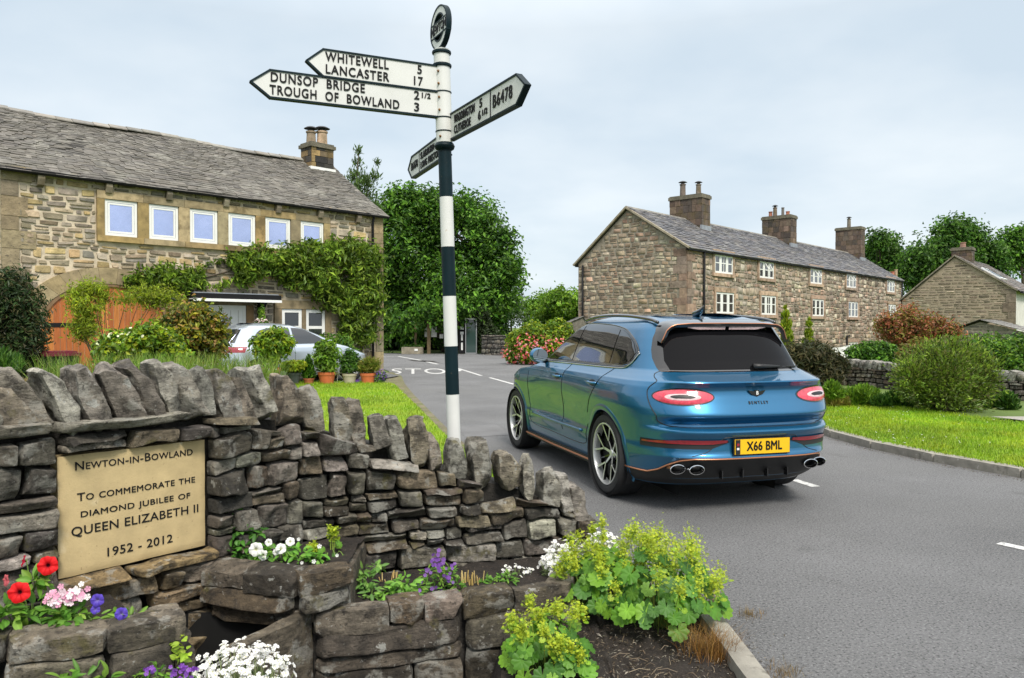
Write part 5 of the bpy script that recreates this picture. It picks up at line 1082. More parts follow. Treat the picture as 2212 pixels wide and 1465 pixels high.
shrub('red_leaved_shrub', 'coppery red-leaved shrub in front of the cottage gable', 'shrub', 27, [(1925, 710, 30), (1955, 690, 26), (1945, 720, 34), (1990, 705, 26), (2020, 705, 28), (2045, 712, 24), (1975, 730, 30), (2010, 735, 30), (1915, 700, 18), (1965, 672, 14), (2060, 725, 16)], 9500, .12, .05, [(.30, .09, .04), (.36, .14, .06), (.22, .15, .035), (.20, .18, .03), (.40, .17, .10), (.17, .18, .03)], seed=20, rag=.3, base=(1985, 770), stems=12, shell=.8, clump=7, clr=.14)
shrub('yellow_shrub', 'loose yellow-green shrub between the red shrub and the round bush', 'shrub', 22, [(1960, 765, 22), (1990, 760, 26), (1985, 790, 26), (1955, 795, 18), (2020, 755, 22)], 2600, .13, .05, [(.16, .17, .03), (.2, .2, .04), (.24, .17, .05)], seed=22, rag=.3, shell=.9)
rb = [(2040, 775, 44), (2000, 790, 44), (2080, 785, 46), (1975, 820, 38), (2110, 820, 40), (2040, 820, 56), (2000, 845, 42), (2075, 850, 46), (2035, 875, 36), (1960, 800, 24), (2128, 800, 26), (2060, 755, 22), (2020, 755, 18)]
shrub('round_bush', 'large rounded bush with upright willowy shoots on the right-hand lawn', 'bush', 14.0, rb, 24000, .065, .026, [(.12, .20, .022), (.17, .26, .028), (.07, .12, .018), (.22, .31, .035), (.15, .16, .045)], seed=23, rag=.2, axis_up=.35, zj=.35, base=(2040, 905), stems=26, r0=.018, fold=.1, shell=.8, clump=7, clr=.12)
shrub('bright_hedge', 'bright green hedge along the right edge above the stone wall', 'hedge', 19.5, [(2100, 765, 30), (2135, 758, 30), (2170, 765, 32), (2205, 762, 32), (2235, 770, 34), (2150, 785, 30), (2190, 790, 32), (2225, 795, 30)], 10000, .11, .05, G_lt + G_md, seed=24, rag=.22, clump=7, clr=.14)
for i, (L, lab, pal) in enumerate((([(1797, 842, 18), (1785, 850, 14), (1808, 850, 14)], 'small bright green leafy mound right behind the tail lamp of the blue car', G_lt), ([(1840, 858, 22), (1862, 852, 24), (1880, 860, 22), (1850, 868, 20)], 'feathery green mound at the middle of the border below the stone wall', G_lt), ([(1905, 872, 20), (1930, 868, 22), (1955, 878, 20), (1920, 885, 14)], 'ragged green plants beside the foot of the round bush', G_md), ([(1800, 868, 16), (1820, 872, 14)], 'low yellowish plant at the front of the border near the blue car', [(.2, .22, .03), (.25, .2, .05)]), ([(2175, 870, 22), (2150, 885, 20), (2195, 895, 16)], 'leafy weeds at the foot of the stone wall right of the round bush', G_md))):
    shrub('border_plant', lab, 'plant', 14.6, L, 1900, .10, .03, pal, seed=30 + i, zj=.25, stems=0, axis_up=.5, group='plants in the border below the right-hand wall')
# right-hand dry stone wall
rng = np.random.default_rng(50)
wpts = curve([(6.9, 22.5), (8.75, 20.4), (9.6, 18.3), (10.3, 16.9), (10.75, 16.0), (11.8, 14.9)], 40)[:, :2]
wt = thing('field_wall', 'low grey dry stone wall with upright copes behind the round bush', 'stone wall', (9.6, 18.3, 0)); L_ = np.concatenate([[0], np.cumsum(np.linalg.norm(np.diff(wpts, axis=0), axis=1))]); T_ = np.gradient(wpts, axis=0); T_ /= np.linalg.norm(T_, axis=1, keepdims=True)
def fwm(u, v, d):
    u = np.asarray(u, float); p = np.stack([np.interp(u, L_, wpts[:, k]) for k in (0, 1)], -1); t = np.stack([np.interp(u, L_, T_[:, k]) for k in (0, 1)], -1); n = np.stack([t[..., 1], -t[..., 0]], -1); p = p + n * np.asarray(d)[..., None] * -1 * -1
    return np.stack([p[..., 0], p[..., 1], np.broadcast_to(v, p[..., 0].shape)], -1)
sg_ = -1 if np.dot(fwm(np.array(4.), 0, np.array(1.))[()][:2] - fwm(np.array(4.), 0, np.array(0.))[()][:2], -wpts[15]) < 0 else 1
wh = lambda u: float(np.interp(u, [0, L_[-1]], [.62, .44])); mb = MB(); pillows(mb, rubble(rng, 0, L_[-1], -.05, wh, .09, .20, .4, .2), lambda u, v, d: fwm(u, v, d * sg_), rng, .012, .05, (5, 4), [(.12, .10, .08), (.17, .145, .115), (.09, .075, .06), (.2, .17, .13), (.15, .11, .08)], c=.5, rough=.006)
g = np.array([[fwm(np.array(u), z, np.array(-.03 * sg_))[()] for z in (-.05, wh(u))] for u in np.linspace(0, L_[-1], 30)]); mb.grid(g, 1); mk('masonry', mb, [M['rock'], M['rock_dark']], wt, True, 60)
u = .05
while u < L_[-1]:
    w = rng.uniform(.09, .16); p = fwm(np.array(u), 0, np.array(-.1 * sg_))[()]; i = np.searchsorted(L_, u); i = min(i, len(T_) - 1); t_ = T_[i]; e = MB(); h = rng.uniform(.16, .22)
    zd = nz([t_[0] * .25, t_[1] * .25, 1]); xd = nz(np.array([*t_, 0]) - zd * np.dot([*t_, 0], zd)); rock(e, rng, (*p[:2], wh(u) + h * .45), (w, .3, h), np.array([xd, np.cross(zd, xd), zd]), 5, .2, 3, .04, tones(rng, 1, [(.26, .25, .22), (.2, .19, .17), (.3, .29, .26)], .1)[0]); mk('coping_stone', e, M['rock'], wt, True, 40); u += w + .01
fw = thing('garden_wall', 'short grey stone wall beyond the road beside the flowering bush', 'stone wall', (*pt(1085, 750, 44)[:2], 0)); e = MB(); Pa, Pb = pt(1040, 750, 45)[:2], pt(1135, 750, 42)[:2]; tt = nz([*(Pb - Pa), 0]); nn = np.array([tt[1], -tt[0], 0])
pillows(e, rubble(rng, 0, np.linalg.norm(Pb - Pa), -.1, 1.15, .2, .4, .35, .2), lambda u, v, d: np.stack([Pa[0] + tt[0] * u + nn[0] * d, Pa[1] + tt[1] * u + nn[1] * d, v], -1), rng, .02, .08, (4, 3), [(.14, .12, .10), (.19, .17, .13), (.11, .10, .085)], c=.5); e.box((*(Pa + Pb) / 2 - nn[:2] * .15, .5), (np.linalg.norm(Pb - Pa), .3, 1.3), np.array([tt, nn, [0, 0, 1]]), 1); mk('masonry', e, [M['rock'], M['rock_dark']], fw, True)
sh_ = thing('garden_shed', 'grey slate roof of a low shed peeping above the car bonnet', 'shed', (*pt(1238, 760, 40)[:2], 0)); e = MB(); Pa = pt(1238, 760, 40); e.prism([(-.95, 0), (.9, 0), (.9, 1.55), (.5, 2.15), (-.95, 1.5)], (Pa[0], Pa[1], 0), (1, 0, 0), (0, 0, 1), (0, 3, 0), 0, (.16, .145, .12)); mk('wall', e, M['wall_stone'], sh_)
e = MB(); slates(e, rng, np.array([Pa[0] - 1.1, Pa[1] - .1, 1.45]), np.array([0, 1, 0.]), nz([1.65, 0, .72]), 3.2, 1.8, 6, .4, [(.2, .19, .18), (.16, .155, .15)], .03); slates(e, rng, np.array([Pa[0] + 1.1, Pa[1] - .1, 1.35]), np.array([0, 1, 0.]), nz([-.62, 0, .85]), 3.2, .95, 3, .4, [(.2, .19, .18), (.16, .155, .15)], .03); mk('roof', e, M['slate'], sh_)
# washing on the line in front of the terrace
wl_ = thing('washing', 'white sheet hanging on a line in front of the terrace', 'laundry', (*pt(1810, 770, 27)[:2], .5)); e = MB(); a, b = pt(1784, 750, 27), pt(1836, 745, 27); e.grid(np.array([[lerp(a, b, s) + np.array([0, .05 * math.sin(s * 17), -t_ * .42 - .05 * math.sin(s * 3.1)]) for t_ in np.linspace(0, 1, 5)] for s in np.linspace(0, 1, 16)])); mk('sheet', e, M['white_paint'], wl_, True)
e = MB(); e.tube([a - [1.2, 0, -.02], a, b, b + [1.2, 0, .0]], .008, 5); mk('line', e, M['trim_black'], wl_)
e = MB()
for q in (a - [1.2, 0, -.05], b + [1.2, 0, 0.05]): e.cyl((*q[:2], 0), q, .03, .03, 8)
mk('line_post', e, M['bark'], wl_)
# shelter with notices, kiosk, trough
def ppos(u, Y): return np.array([PX_(u, Y), Y, 0.])
PX_ = lambda x, Y: (x - CX) / FPX * Y
ns = thing('notice_shelter', 'open timber shelter with notice boards in the shade of the huge tree', 'shelter', ppos(960, 47)); M['timber'] = mat('timber', (.20, .145, .075), .8, var=.35, vs=5, stretch=(3, 3, .4))
for u in (926.5, 996): e = MB(); q = ppos(u, 46.4); e.box(q + [0, 0, 1.1], (.20, .2, 2.3)); e.tube(curve([q + [.05, 0, 1.6], q + [.3, 0, 2.0], q + [.7, 0, 2.22]] if u < 950 else [q + [-.05, 0, 1.6], q + [-.3, 0, 2.0], q + [-.7, 0, 2.22]]), .06, 6); mk('post', e, M['timber'], ns)
e = MB(); a, b = ppos(915, 46.3), ppos(1008, 46.3); e.box((a + b) / 2 + [0, .0, 2.32], (b[0] - a[0], .2, .18)); e.prism([(-.2, 0), (2.2, 0), (1.0, .35)], a + [0, 0, 2.40], (0, 1, 0), (0, 0, 1), (b[0] - a[0], 0, 0)); mk('roof', e, M['rock_dark'], ns)  # near-black roof colour stands in for the shade under the tree
bk = ppos(957, 47.6); e = MB(); e.box(bk + [0, 0, 1.5], (2.3, .06, 1.1)); bd = mk('notice_board', e, M['bark'], ns)
for (u0, u1, v0, v1) in ((918, 930, 706, 728), (932, 944, 706, 728), (950, 958, 722, 731), (934, 941, 712, 722)): c = (pt(u0, v0, 47.3) + pt(u1, v1, 47.3)) / 2; e = MB(); e.box(c - [0, .15 if u0 < 934 or u0 > 940 else .2, 0], ((u1 - u0) / FPX * 47.3, .02, (v1 - v0) / FPX * 47.3)); mk('notice', e, M['white_paint'], bd)
ks = thing('telephone_kiosk', 'tall dark glazed telephone kiosk with a pale metal frame', 'kiosk', ppos(1018, 46)); q = ppos(1017.5, 46)
e = MB()
for dx in (-.32, .32): e.box(q + [dx, 0, 1.05], (.05, .05, 2.1))
e.box(q + [0, .1, 2.1], (.72, .6, .09)); e.box(q + [0, 0, .04], (.68, .1, .08)); mk('frame', e, M['steel'], ks); e = MB(); e.box(q + [0, .03, 1.06], (.6, .02, 1.98)); mk('glazing', e, mat('kiosk_glass', (.03, .06, .055), .1, coat=1, var=0), ks); e = MB(); e.box(q + [.0, .5, 1.05], (.7, .5, 2.0)); e.box(q + [-.55, .3, 1.05], (.42, .3, 2.0)); mk('back', e, M['black_paint'], ks)
e = MB()
for z, h in ((1.55, .18), (1.25, .16), (1.0, .4), (.45, .45)): e.box(q + [-.55, .12, z], (.2 if h < .3 else .1, .02, h))
mk('instructions', e, M['white_paint'], ks)
st_ = thing('stone_trough', 'long stone trough of plants beside the notice shelter', 'trough', ppos(890, 45.8)); q = ppos(890, 45.8); e = MB(); rock(e, rng, q + [0, .3, .2], (1.28, .6, .44), None, 8, .12, 2, .02, (.26, .23, .17)); mk('trough', e, M['wall_stone'], st_, True, 40); e = MB(); foliage(e, rng, [(q + [x, .3, .45], np.array([.25, .25, .12])) for x in (-.4, -.1, .2, .45)], 500, .12, .05, G_md); mk('plants', e, M['leaf'], st_); e = MB(); e.box(q + [.25, -.02, .25], (.2, .02, .13)); mk('label', e, M['white_paint'], st_)
e = MB(); q = ppos(898, 47.5); e.box(q + [0, 0, .9], (.14, .14, 1.8)); tag(mk('timber_post', e, M['timber'], None, loc=q), 'lone timber post standing behind the stone trough', 'post')

# ---- climber on the barn front
rng = np.random.default_rng(60)
vines = [(515, 562, 20), (550, 565, 28), (590, 562, 30), (630, 560, 32), (680, 555, 34), (725, 550, 34), (770, 552, 34), (798, 560, 26), (620, 590, 28), (660, 600, 34), (700, 600, 38), (745, 600, 40), (790, 600, 36), (700, 640, 24), (735, 645, 34), (775, 645, 36), (805, 650, 24), (735, 685, 22), (765, 690, 32), (795, 690, 30), (755, 720, 20), (785, 725, 22), (745, 540, 22), (660, 540, 18)]
strip = [(280, 606, 10), (300, 600, 14), (330, 600, 22), (360, 604, 22), (395, 604, 22), (425, 598, 17), (455, 594, 19), (480, 588, 22), (505, 580, 24), (540, 592, 20), (430, 598, 20), (520, 600, 16), (470, 605, 14), (345, 590, 14), (320, 615, 14), (390, 618, 16)]
cl = thing('climbing_plant', 'leafy green climber spreading across the barn front to its right corner', 'climber', fb.P(2, .1, 0))
def vb(L): out = []; [out.append((fb.P(*(lambda a: (a[0], .16, a[1]))(fb.px(u, v, .16))), np.array([r, r, r]) / FPX * np.linalg.norm(fb.P(fb.px(u, v)[0], 0, 0)[:2]) * 1.15)) for u, v, r in L]; return out
bl = vb(vines) + vb(strip); bl = [(c, np.array([r[0], r[1], r[2]]) * (np.abs(fb.e) * .25 + .75)) for c, r in bl]
e = MB(); foliage(e, rng, bl, 25000, .18, .06, [(.14, .24, .022), (.19, .30, .028), (.09, .165, .018), (.24, .33, .035), (.11, .18, .02)], up=.2, out=.4, rag=.18, gaps=.05, gapf=1.6, clump=7, clr=.16); mk('foliage', e, M['leaf'], cl)
e = MB()
for L in ([(768, 815), (778, 740), (765, 650), (735, 590), (640, 562), (540, 575), (455, 596), (395, 606), (330, 606)], [(772, 815), (785, 700), (790, 600), (770, 555)]): e.tube(curve([fb.P(fb.px(u, v)[0], .06, fb.px(u, v)[1]) for u, v in L], 60), .022, 5, 0, (.1, .08, .05))
mk('stems', e, M['bark'], cl)
# ---- garden in front of the barn
tag(mk('garden_bed', MB().grid(np.array([[[y * k, y, .02 + .72 * min(1, max(0, (y - 5.8) / 2.6)) * min(1, max(0, (16 - y) / 6)) * min(1, (-.33 - k) * 12)] for y in np.linspace(5.6, 16.2, 14)] for k in np.linspace(-1, -.33, 24)])), M['soil'], None, True), kind='structure')
shrub('dark_climber', 'dark shaggy evergreen at the left edge against the barn corner', 'shrub', 15.6, [(20, 620, 30), (5, 650, 40), (40, 660, 36), (30, 700, 44), (55, 730, 32), (15, 745, 40), (60, 690, 26), (60, 770, 26), (20, 780, 32), (-25, 640, 50), (-30, 720, 50)], 17000, .11, .035, [(.03, .065, .018), (.05, .085, .022), (.085, .08, .03), (.022, .045, .014)], seed=61, rag=.3, zj=.4, stems=6, clump=7, clr=.15)
shrub('feathery_tree', 'airy yellow-green feathery small tree in front of the cart door', 'small tree', 13.2, [(172, 638, 17), (200, 626, 15), (225, 640, 14), (175, 665, 15), (185, 690, 16), (170, 708, 14), (195, 712, 11), (275, 642, 10), (305, 640, 13), (335, 640, 13), (362, 645, 13), (330, 655, 9), (180, 726, 8), (212, 664, 9), (383, 655, 8)], 6500, .075, .018, [(.26, .34, .02), (.32, .38, .025), (.20, .28, .02)], seed=62, rag=.35, zj=.35, base=(235, 800), stems=18, z0=.5, shell=.95, r0=.012, clump=7, clr=.13)
shrub('variegated_shrub', 'yellow and bronze leaved shrub left of the silver parked car', 'shrub', 12.4, [(400, 690, 24), (425, 680, 22), (450, 700, 26), (420, 720, 28), (455, 735, 26), (385, 715, 26), (400, 745, 26), (440, 760, 24), (465, 720, 14), (470, 752, 14), (370, 695, 15), (430, 672, 9)], 6500, .085, .042, [(.30, .27, .02), (.20, .22, .025), (.12, .15, .02), (.34, .20, .06), (.06, .09, .02)], seed=63, rag=.28, zj=.3, z0=.5, base=(425, 820), clump=6, clr=.12)
shrub('viburnum', 'spreading green shrub with flat white flower heads behind the wall', 'shrub', 11.6, [(228, 752, 15), (258, 742, 17), (300, 735, 20), (340, 735, 20), (240, 765, 16), (290, 760, 20), (335, 765, 20), (365, 745, 18), (380, 770, 18), (318, 718, 12)], 7500, .08, .045, G_lt + G_yl, seed=64, clump=6, clr=.1, rag=.25, zj=.3, z0=.5, base=(290, 820), extra=('flower_heads', 130, .05, [(.74, .76, .52), (.6, .68, .36)], [0, 1, 2, 3, 5]))
shrub('small_fern', 'lush green fern left of the wheelie bin at the wall top', 'plant', 9.6, [(10, 790, 22), (30, 785, 18), (0, 770, 18)], 700, .14, .02, G_md, seed=65, z0=.5, axis_up=.7, stems=0)
def blades(mb, rng, P, h, w, lean, pal, jit=.2):
    n = len(P); h = h * rng.uniform(.55, 1.3, n); a = rng.uniform(0, 2 * np.pi, n); dr = np.stack([np.cos(a), np.sin(a), 0 * a], 1); sd_ = np.stack([-np.sin(a), np.cos(a), 0 * a], 1)
    ww = (w * rng.uniform(.6, 1.3, n))[:, None]; ln = (lean * rng.uniform(.2, 1.3, n) * h)[:, None]; up = np.array([0, 0, 1.]) * h[:, None]
    V = np.stack([P - sd_ * ww, P + sd_ * ww, P + up * .6 + dr * ln * .35 + sd_ * ww * .7, P + up * .6 + dr * ln * .35 - sd_ * ww * .7, P + up * .95 + dr * ln + sd_ * ww * .1, P + up * .95 + dr * ln - sd_ * ww * .1], 1)
    F = np.array([[0, 1, 2, 3], [3, 2, 4, 5]]); F = (F[None] + (np.arange(n) * 6)[:, None, None]).reshape(-1, 4); cl = tones(rng, n, pal, jit); f1, f2 = fbm(P, .9, 6, 3)[:, None], fbm(P, 2.6, 16, 2)[:, None]; cl = np.clip(cl * (1 + .28 * f1) * (1 + np.array([.22, .0, .1]) * f2), .004, .9); mb.add(V.reshape(-1, 3), F, 0, np.repeat(cl, 6, 0))
rng = np.random.default_rng(70); e = MB(); n = 15000; u = rng.uniform(75, 600, n); Yd = rng.uniform(7.4, 10.2, n); P = np.stack([(u - CX) / FPX * Yd, Yd, .02 + .68 * np.clip((Yd - 5.8) / 2.6, 0, 1)], 1); k = rng.random(n) < .35 + .65 * (vnoise(P, .9, 4) > -.1); P = P[k]; blades(e, rng, P, .50, .006, .45, [(.13, .24, .02), (.18, .30, .03), (.09, .17, .02), (.25, .30, .06)])
q = P[rng.choice(len(P), 90)] + [0, 0, .42]; foliage_pts(e, rng, q, np.tile([0, 0, 1.], (90, 1)), .03, [(.7, .7, .6), (.6, .5, .55)])
tag(mk('long_grass', e, M['leaf']), kind='stuff')
# wheelie bin in front of the cart door
wb_ = thing('wheelie_bin', 'maroon wheelie bin standing before the cart door', 'bin', (*pt(128, 800, 15.4)[:2], 0)); q = np.array([*pt(128, 800, 15.4)[:2], 0.]); ax = np.array([fb.e, fb.n, [0, 0, 1]]); M['maroon'] = mat('maroon', (.13, .012, .025), .45, var=.1)
e = MB(); e.box(q + [0, 0, .52], (.5, .55, 1.0), ax, 0, (1, 1, 1), 1.12); mk('bin_body', e, M['black_paint'], wb_); e = MB(); e.box(q + [0, 0, 1.06], (.62, .68, .06), ax); e.box(q + [0, 0, 1.10], (.50, .55, .05), ax); e.tube([q + fb.n * -.36 + fb.e * s + [0, 0, 1.03] for s in (-.25, .25)], .02, 8); mk('bin_lid', e, M['maroon'], wb_)
e = MB()
for s in (-.25, .25): e.tube([q + fb.n * -.28 + fb.e * (s - .03) + [0, 0, .1], q + fb.n * -.28 + fb.e * (s + .03) + [0, 0, .1]], .1, 12)
mk('bin_wheels', e, M['tyre'], wb_)
# pots along the end of the left lawn
M['terracotta'] = mat('terracotta', tone=True, rough=.75, var=.15, vs=8, spots=((12, .62, .08, (.5, .38, .28), .4),))
def pot(u, v0, v1, wpx, col, lab, plant, Z=20.9, name='flower_pot'):
    Zp = float(np.interp(u, [578, 640, 800], [18.6, 19.9, 20.2])); c = pt(u, v1, Zp); r = wpx / 2 / FPX * Zp; h = (v1 - v0) / FPX * Zp; t = thing(name, lab, 'plant pot', c, 'pots along the end of the left lawn')
    e = MB(); e.lathe([(0, 0), (r * .72, 0), (r * .94, h * .78), (r * 1.0, h * .78), (r * 1.04, h), (r * .9, h), (r * .86, h * .9), (0, h * .9)], c, 28, None, 0, col); mk('pot', e, M['terracotta'], t, True, 35)
    bl, n, ln, wd, pal, kw = plant(c, r, h); e = MB(); foliage(e, rng, bl, n, ln, wd, pal, **kw); mk('plant', e, M['leaf'], t)
    e = MB()
    for k in range(5): b = bl[rng.integers(len(bl))][0]; e.tube([c + [0, 0, h * .85], lerp(c + [0, 0, h * .85], b, .6) + rng.normal(0, .03, 3), b], .008, 5, 0, (.1, .08, .05))
    mk('plant_stems', e, M['bark'], t)
def ball(L): return lambda c, r, h: ([(c + np.array([x * r, 0, h + z * r]), np.array([s, s, s2]) * r) for x, z, s, s2 in L[0]], *L[1:])
pot(587, 794, 827, 37, (.52, .17, .10), 'pale terracotta pot of a tall airy shrub with white flowers', ball(([(0, .8, .9, .8), (-.8, 2.0, 1.3, 1.0), (.9, 2.2, 1.3, 1.0), (0, 3.2, 1.5, 1.2), (-1.6, 3.0, .9, .7), (1.9, 3.0, .9, .7), (.7, 3.9, 1.0, .8)], 2600, .13, .05, G_yl + G_lt, dict(rag=.4, shell=.9))))
pot(634, 805, 829, 30, (.06, .07, .07), 'dark grey pot of a yellow-leaved bush', ball(([(0, .9, 1.5, .8), (-.9, .9, 1, .6), (.9, 1.1, 1, .6)], 1100, .11, .06, G_yl, dict(rag=.2))))
pot(667, 817, 830, 24, (.42, .13, .06), 'small terracotta pot of a dark cone-shaped dwarf conifer', ball(([(0, .8, 1.3, 1.), (0, 1.8, 1.0, 1.0), (0, 2.8, .7, .9), (0, 3.6, .35, .7)], 1500, .08, .03, G_dk, dict(rag=.1, axis_up=.5))))
pot(706, 804, 830, 38, (.55, .14, .05), 'broad orange terracotta pot of tall pale green leaves', ball(([(0, .8, 1.2, .9), (-.5, 1.7, 1.1, .9), (.4, 2.1, 1.1, .9), (0, 2.9, 1.0, .8), (-.8, 2.9, .6, .5)], 1700, .12, .045, G_lt, dict(rag=.3))))
pot(755, 807, 831, 31, (.42, .37, .28), 'beige stone-coloured pot of a bushy herb', ball(([(0, 1.0, 1.2, 1.0), (-.4, 1.9, 1.0, .8), (.4, 2.2, .9, .8), (0, 2.9, .7, .6)], 1400, .10, .035, G_md, dict(rag=.3))))
pot(795, 806, 832, 34, (.55, .14, .05), 'orange terracotta pot of low yellowish foliage nearest the road', ball(([(0, .7, 1.2, .7), (-.7, .9, .8, .6), (.8, 1.1, .8, .7), (0, 1.4, .9, .6)], 1300, .10, .03, [(.2, .25, .03), (.14, .2, .03), (.25, .24, .05)], dict(rag=.3, axis_up=.4))))
c = pt(728, 829, 20.25); ow = thing('garden_ornament', 'white spoked ornamental wheel between the orange and the beige pots', 'ornament', c); e = MB(); r = .26
th = np.linspace(0, 2 * np.pi, 37)[:-1]; cc = c + [0, .05, r + .02]; ring = np.stack([cc[0] + r * np.cos(th), np.full(36, cc[1]), cc[2] + r * np.sin(th)], 1); e.tube(ring, .016, 8, closed=True)
for k in range(8): e.cyl(cc, cc + r * np.array([math.cos(k * np.pi / 4), 0, math.sin(k * np.pi / 4)]), .010, .010, 6)
e.tube([cc - [0, .03, 0], cc + [0, .03, 0]], .04, 12); mk('wheel', e, M['white_paint'], ow, True, 40)
for u, v, lab in ((822, 822, 'violet flowers beside the last orange pot at the lawn corner'), (770, 828, 'tiny violet flowers between the beige and the orange pots')):
    c = pt(u, v + 8, 20.2); t = thing('violet_flowers', lab, 'flowers', c); e = MB(); s = .18 if u > 800 else .09; foliage(e, rng, [(c + [0, 0, s], np.array([s, s, s]))], 260, .06, .03, G_md); mk('foliage', e, M['leaf'], t); e = MB(); P, d, _ = blobs_points(rng, [(c + [0, 0, s * 1.2], np.array([s, s, s]))], 130, .2); foliage_pts(e, rng, P, d, .035, [(.16, .06, .36), (.22, .1, .45)]); mk('blossom', e, M['petal'], t)
shrub('corner_bush', 'rounded green bush under the right end of the lower barn windows', 'bush', 23.2, [(700, 745, 26), (735, 745, 28), (725, 765, 30), (760, 770, 20), (690, 770, 22)], 2600, .13, .05, G_md + G_lt, seed=77, rag=.2)
hb = thing('hanging_basket', 'hanging basket of pale flowers beside the white front door', 'hanging basket', pt(565, 700, 22.3)); c = pt(565, 702, 22.3); e = MB(); foliage(e, rng, [(c, np.array([.22, .22, .18])), (c + [.12, 0, -.1], np.array([.18, .18, .2])), (c + [0, 0, .35], np.array([.1, .1, .3]))], 650, .10, .04, G_lt); mk('foliage', e, M['leaf'], hb); e = MB(); P, d, _ = blobs_points(rng, [(c, np.array([.26, .26, .2]))], 90, .2); foliage_pts(e, rng, P, d, .06, [(.75, .72, .66), (.7, .5, .5)]); mk('blossom', e, M['petal'], hb)
e = MB(); e.lathe([(0, -.22), (.16, -.14), (.2, 0), (.18, 0)], c - [0, 0, .05], 14); mk('basket', e, M['bark'], hb)
# ---- grass of the lawns
def inpoly(P, poly):
    p = np.asarray(poly, float)[:, :2]; x, y = P[:, 0], P[:, 1]; c = np.zeros(len(P), bool); j = len(p) - 1
    for i in range(len(p)):
        k = ((p[i, 1] > y) != (p[j, 1] > y)) & (x < (p[j, 0] - p[i, 0]) * (y - p[i, 1]) / (p[j, 1] - p[i, 1] + 1e-12) + p[i, 0]); c ^= k; j = i
    return c
rng = np.random.default_rng(80); gpal = [(.21, .35, .010), (.28, .41, .012), (.16, .28, .010), (.31, .42, .03)]
def lawn_grass(poly, n, z, lim, h):
    p = np.asarray(poly, float); lo, hi = p[:, :2].min(0), p[:, :2].max(0); P = lo + (hi - lo) * rng.random((n * 4, 2)) ; P = P[inpoly(P, poly)]; P = P[lim(P)][:n]; e = MB(); P3 = np.concatenate([P, lawnz(P[:, 1:2]) if z is None else np.full((len(P), 1), z)], 1); blades(e, rng, P3, h, .004, .7, gpal, .2)
    if len(P3): q = P3[rng.choice(len(P3), 160)]; q = q[(vnoise(q, .8, 9) > .1)] + [0, 0, h * 1.0]; foliage_pts(e, rng, q, np.tile([0, 0, 1.], (len(q), 1)), .022, [(.75, .75, .7)])
    tag(mk('grass', e, M['leaf']), kind='stuff')
lawn_grass(lawnR, 72000, .09, lambda P: (P[:, 0] / P[:, 1] > .33) & (P[:, 0] / P[:, 1] < .85) & (P[:, 1] < 16.5), .045)
lawn_grass(lawnL, 34000, None, lambda P: (P[:, 0] / P[:, 1] > -.36) & (P[:, 1] > 7), .05)
# ---------------------------------------------------------------- foreground wall with plaque
rng = np.random.default_rng(11)
WP = curve([(-2.9, 2.15), (-2.47, 2.68), (-1.964, 3.30), (-1.54, 3.82), (-1.43, 3.96), (-1.17, 4.26), (-.80, 4.46), (-.35, 4.62), (.05, 4.75), (.50, 4.87)], 360)
# keep the plaque stretch straight
k0, k1 = np.argmin(np.hypot(*(WP - [-1.964, 3.30]).T)), np.argmin(np.hypot(*(WP - [-1.54, 3.82]).T))
WP[k0:k1 + 1] = WP[k0] + (WP[k1] - WP[k0]) * np.linspace(0, 1, k1 - k0 + 1)[:, None]
WL = np.concatenate([[0], np.cumsum(np.linalg.norm(np.diff(WP, axis=0), axis=1))])
WT = np.gradient(WP, axis=0); WT /= np.linalg.norm(WT, axis=1, keepdims=True)
WU = CX + FPX * WP[:, 0] / WP[:, 1]
def wpos(u): return np.stack([np.interp(u, WL, WP[:, 0]), np.interp(u, WL, WP[:, 1])], -1)
def wtan(u):
    t = np.stack([np.interp(u, WL, WT[:, 0]), np.interp(u, WL, WT[:, 1])], -1); return t / np.linalg.norm(t, axis=-1, keepdims=True)
def wmap(u, v, d):
    u = np.asarray(u, float); p, t = wpos(u), wtan(u); n = np.stack([t[..., 1], -t[..., 0]], -1)
    p = p + n * np.asarray(d)[..., None]; return np.stack([p[..., 0], p[..., 1], np.broadcast_to(v, p[..., 0].shape)], -1)
def s_of_px(x): return float(np.interp(x, WU, WL))
def z_of_px(x, y): return CAMH - (y - HOR) / FPX * float(wpos(s_of_px(x))[1])
cope_base = [(-400, 915), (0, 915), (87, 913), (162, 912), (217, 903), (347, 899), (422, 890), (486, 896), (529, 893), (579, 905), (628, 906), (682, 921), (740, 945), (784, 957), (828, 965), (862, 979), (906, 999), (945, 1016), (989, 1021), (1043, 1045), (1101, 1050), (1143, 1068), (1189, 1084), (1219, 1096), (1243, 1112), (1290, 1122)]
TS = [(s_of_px(x), z_of_px(x, y)) for x, y in cope_base if x > -250]
ztop = lambda u: float(np.interp(u, [p[0] for p in TS], [p[1] for p in TS]))
sP1, sP2, SE = WL[k0], WL[k1], WL[-1]
PZ0, PZ1 = .515, 1.042
pal_w = [(.118, .104, .083), (.155, .137, .11), (.20, .18, .148), (.082, .073, .06), (.25, .225, .185), (.145, .115, .08), (.31, .285, .24), (.17, .137, .094)]
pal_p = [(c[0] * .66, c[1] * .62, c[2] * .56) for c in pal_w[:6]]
wall = thing('dry_stone_wall', 'curved dry stone wall of dark rough stones with upright coping stones', 'stone wall', (*wpos(WL[-1] * .55), 0))
mb = MB()
Gp = np.array([[wmap(np.array(u), z, np.array(-.075))[()] for z in (-.3, ztop(u) - .01)] for u in np.linspace(0, SE, 90)]); mb.grid(Gp, 1)
Gb = np.array([[wmap(np.array(u), z, np.array(d))[()] for z, d in ((ztop(u) - .012, -.075), (ztop(u) - .012, -.36), (-.3, -.40))] for u in np.linspace(0, SE, 90)]); mb.grid(Gb, 1)
slab = lambda u: ztop(u) - .055 if u < s_of_px(600) else ztop(u)
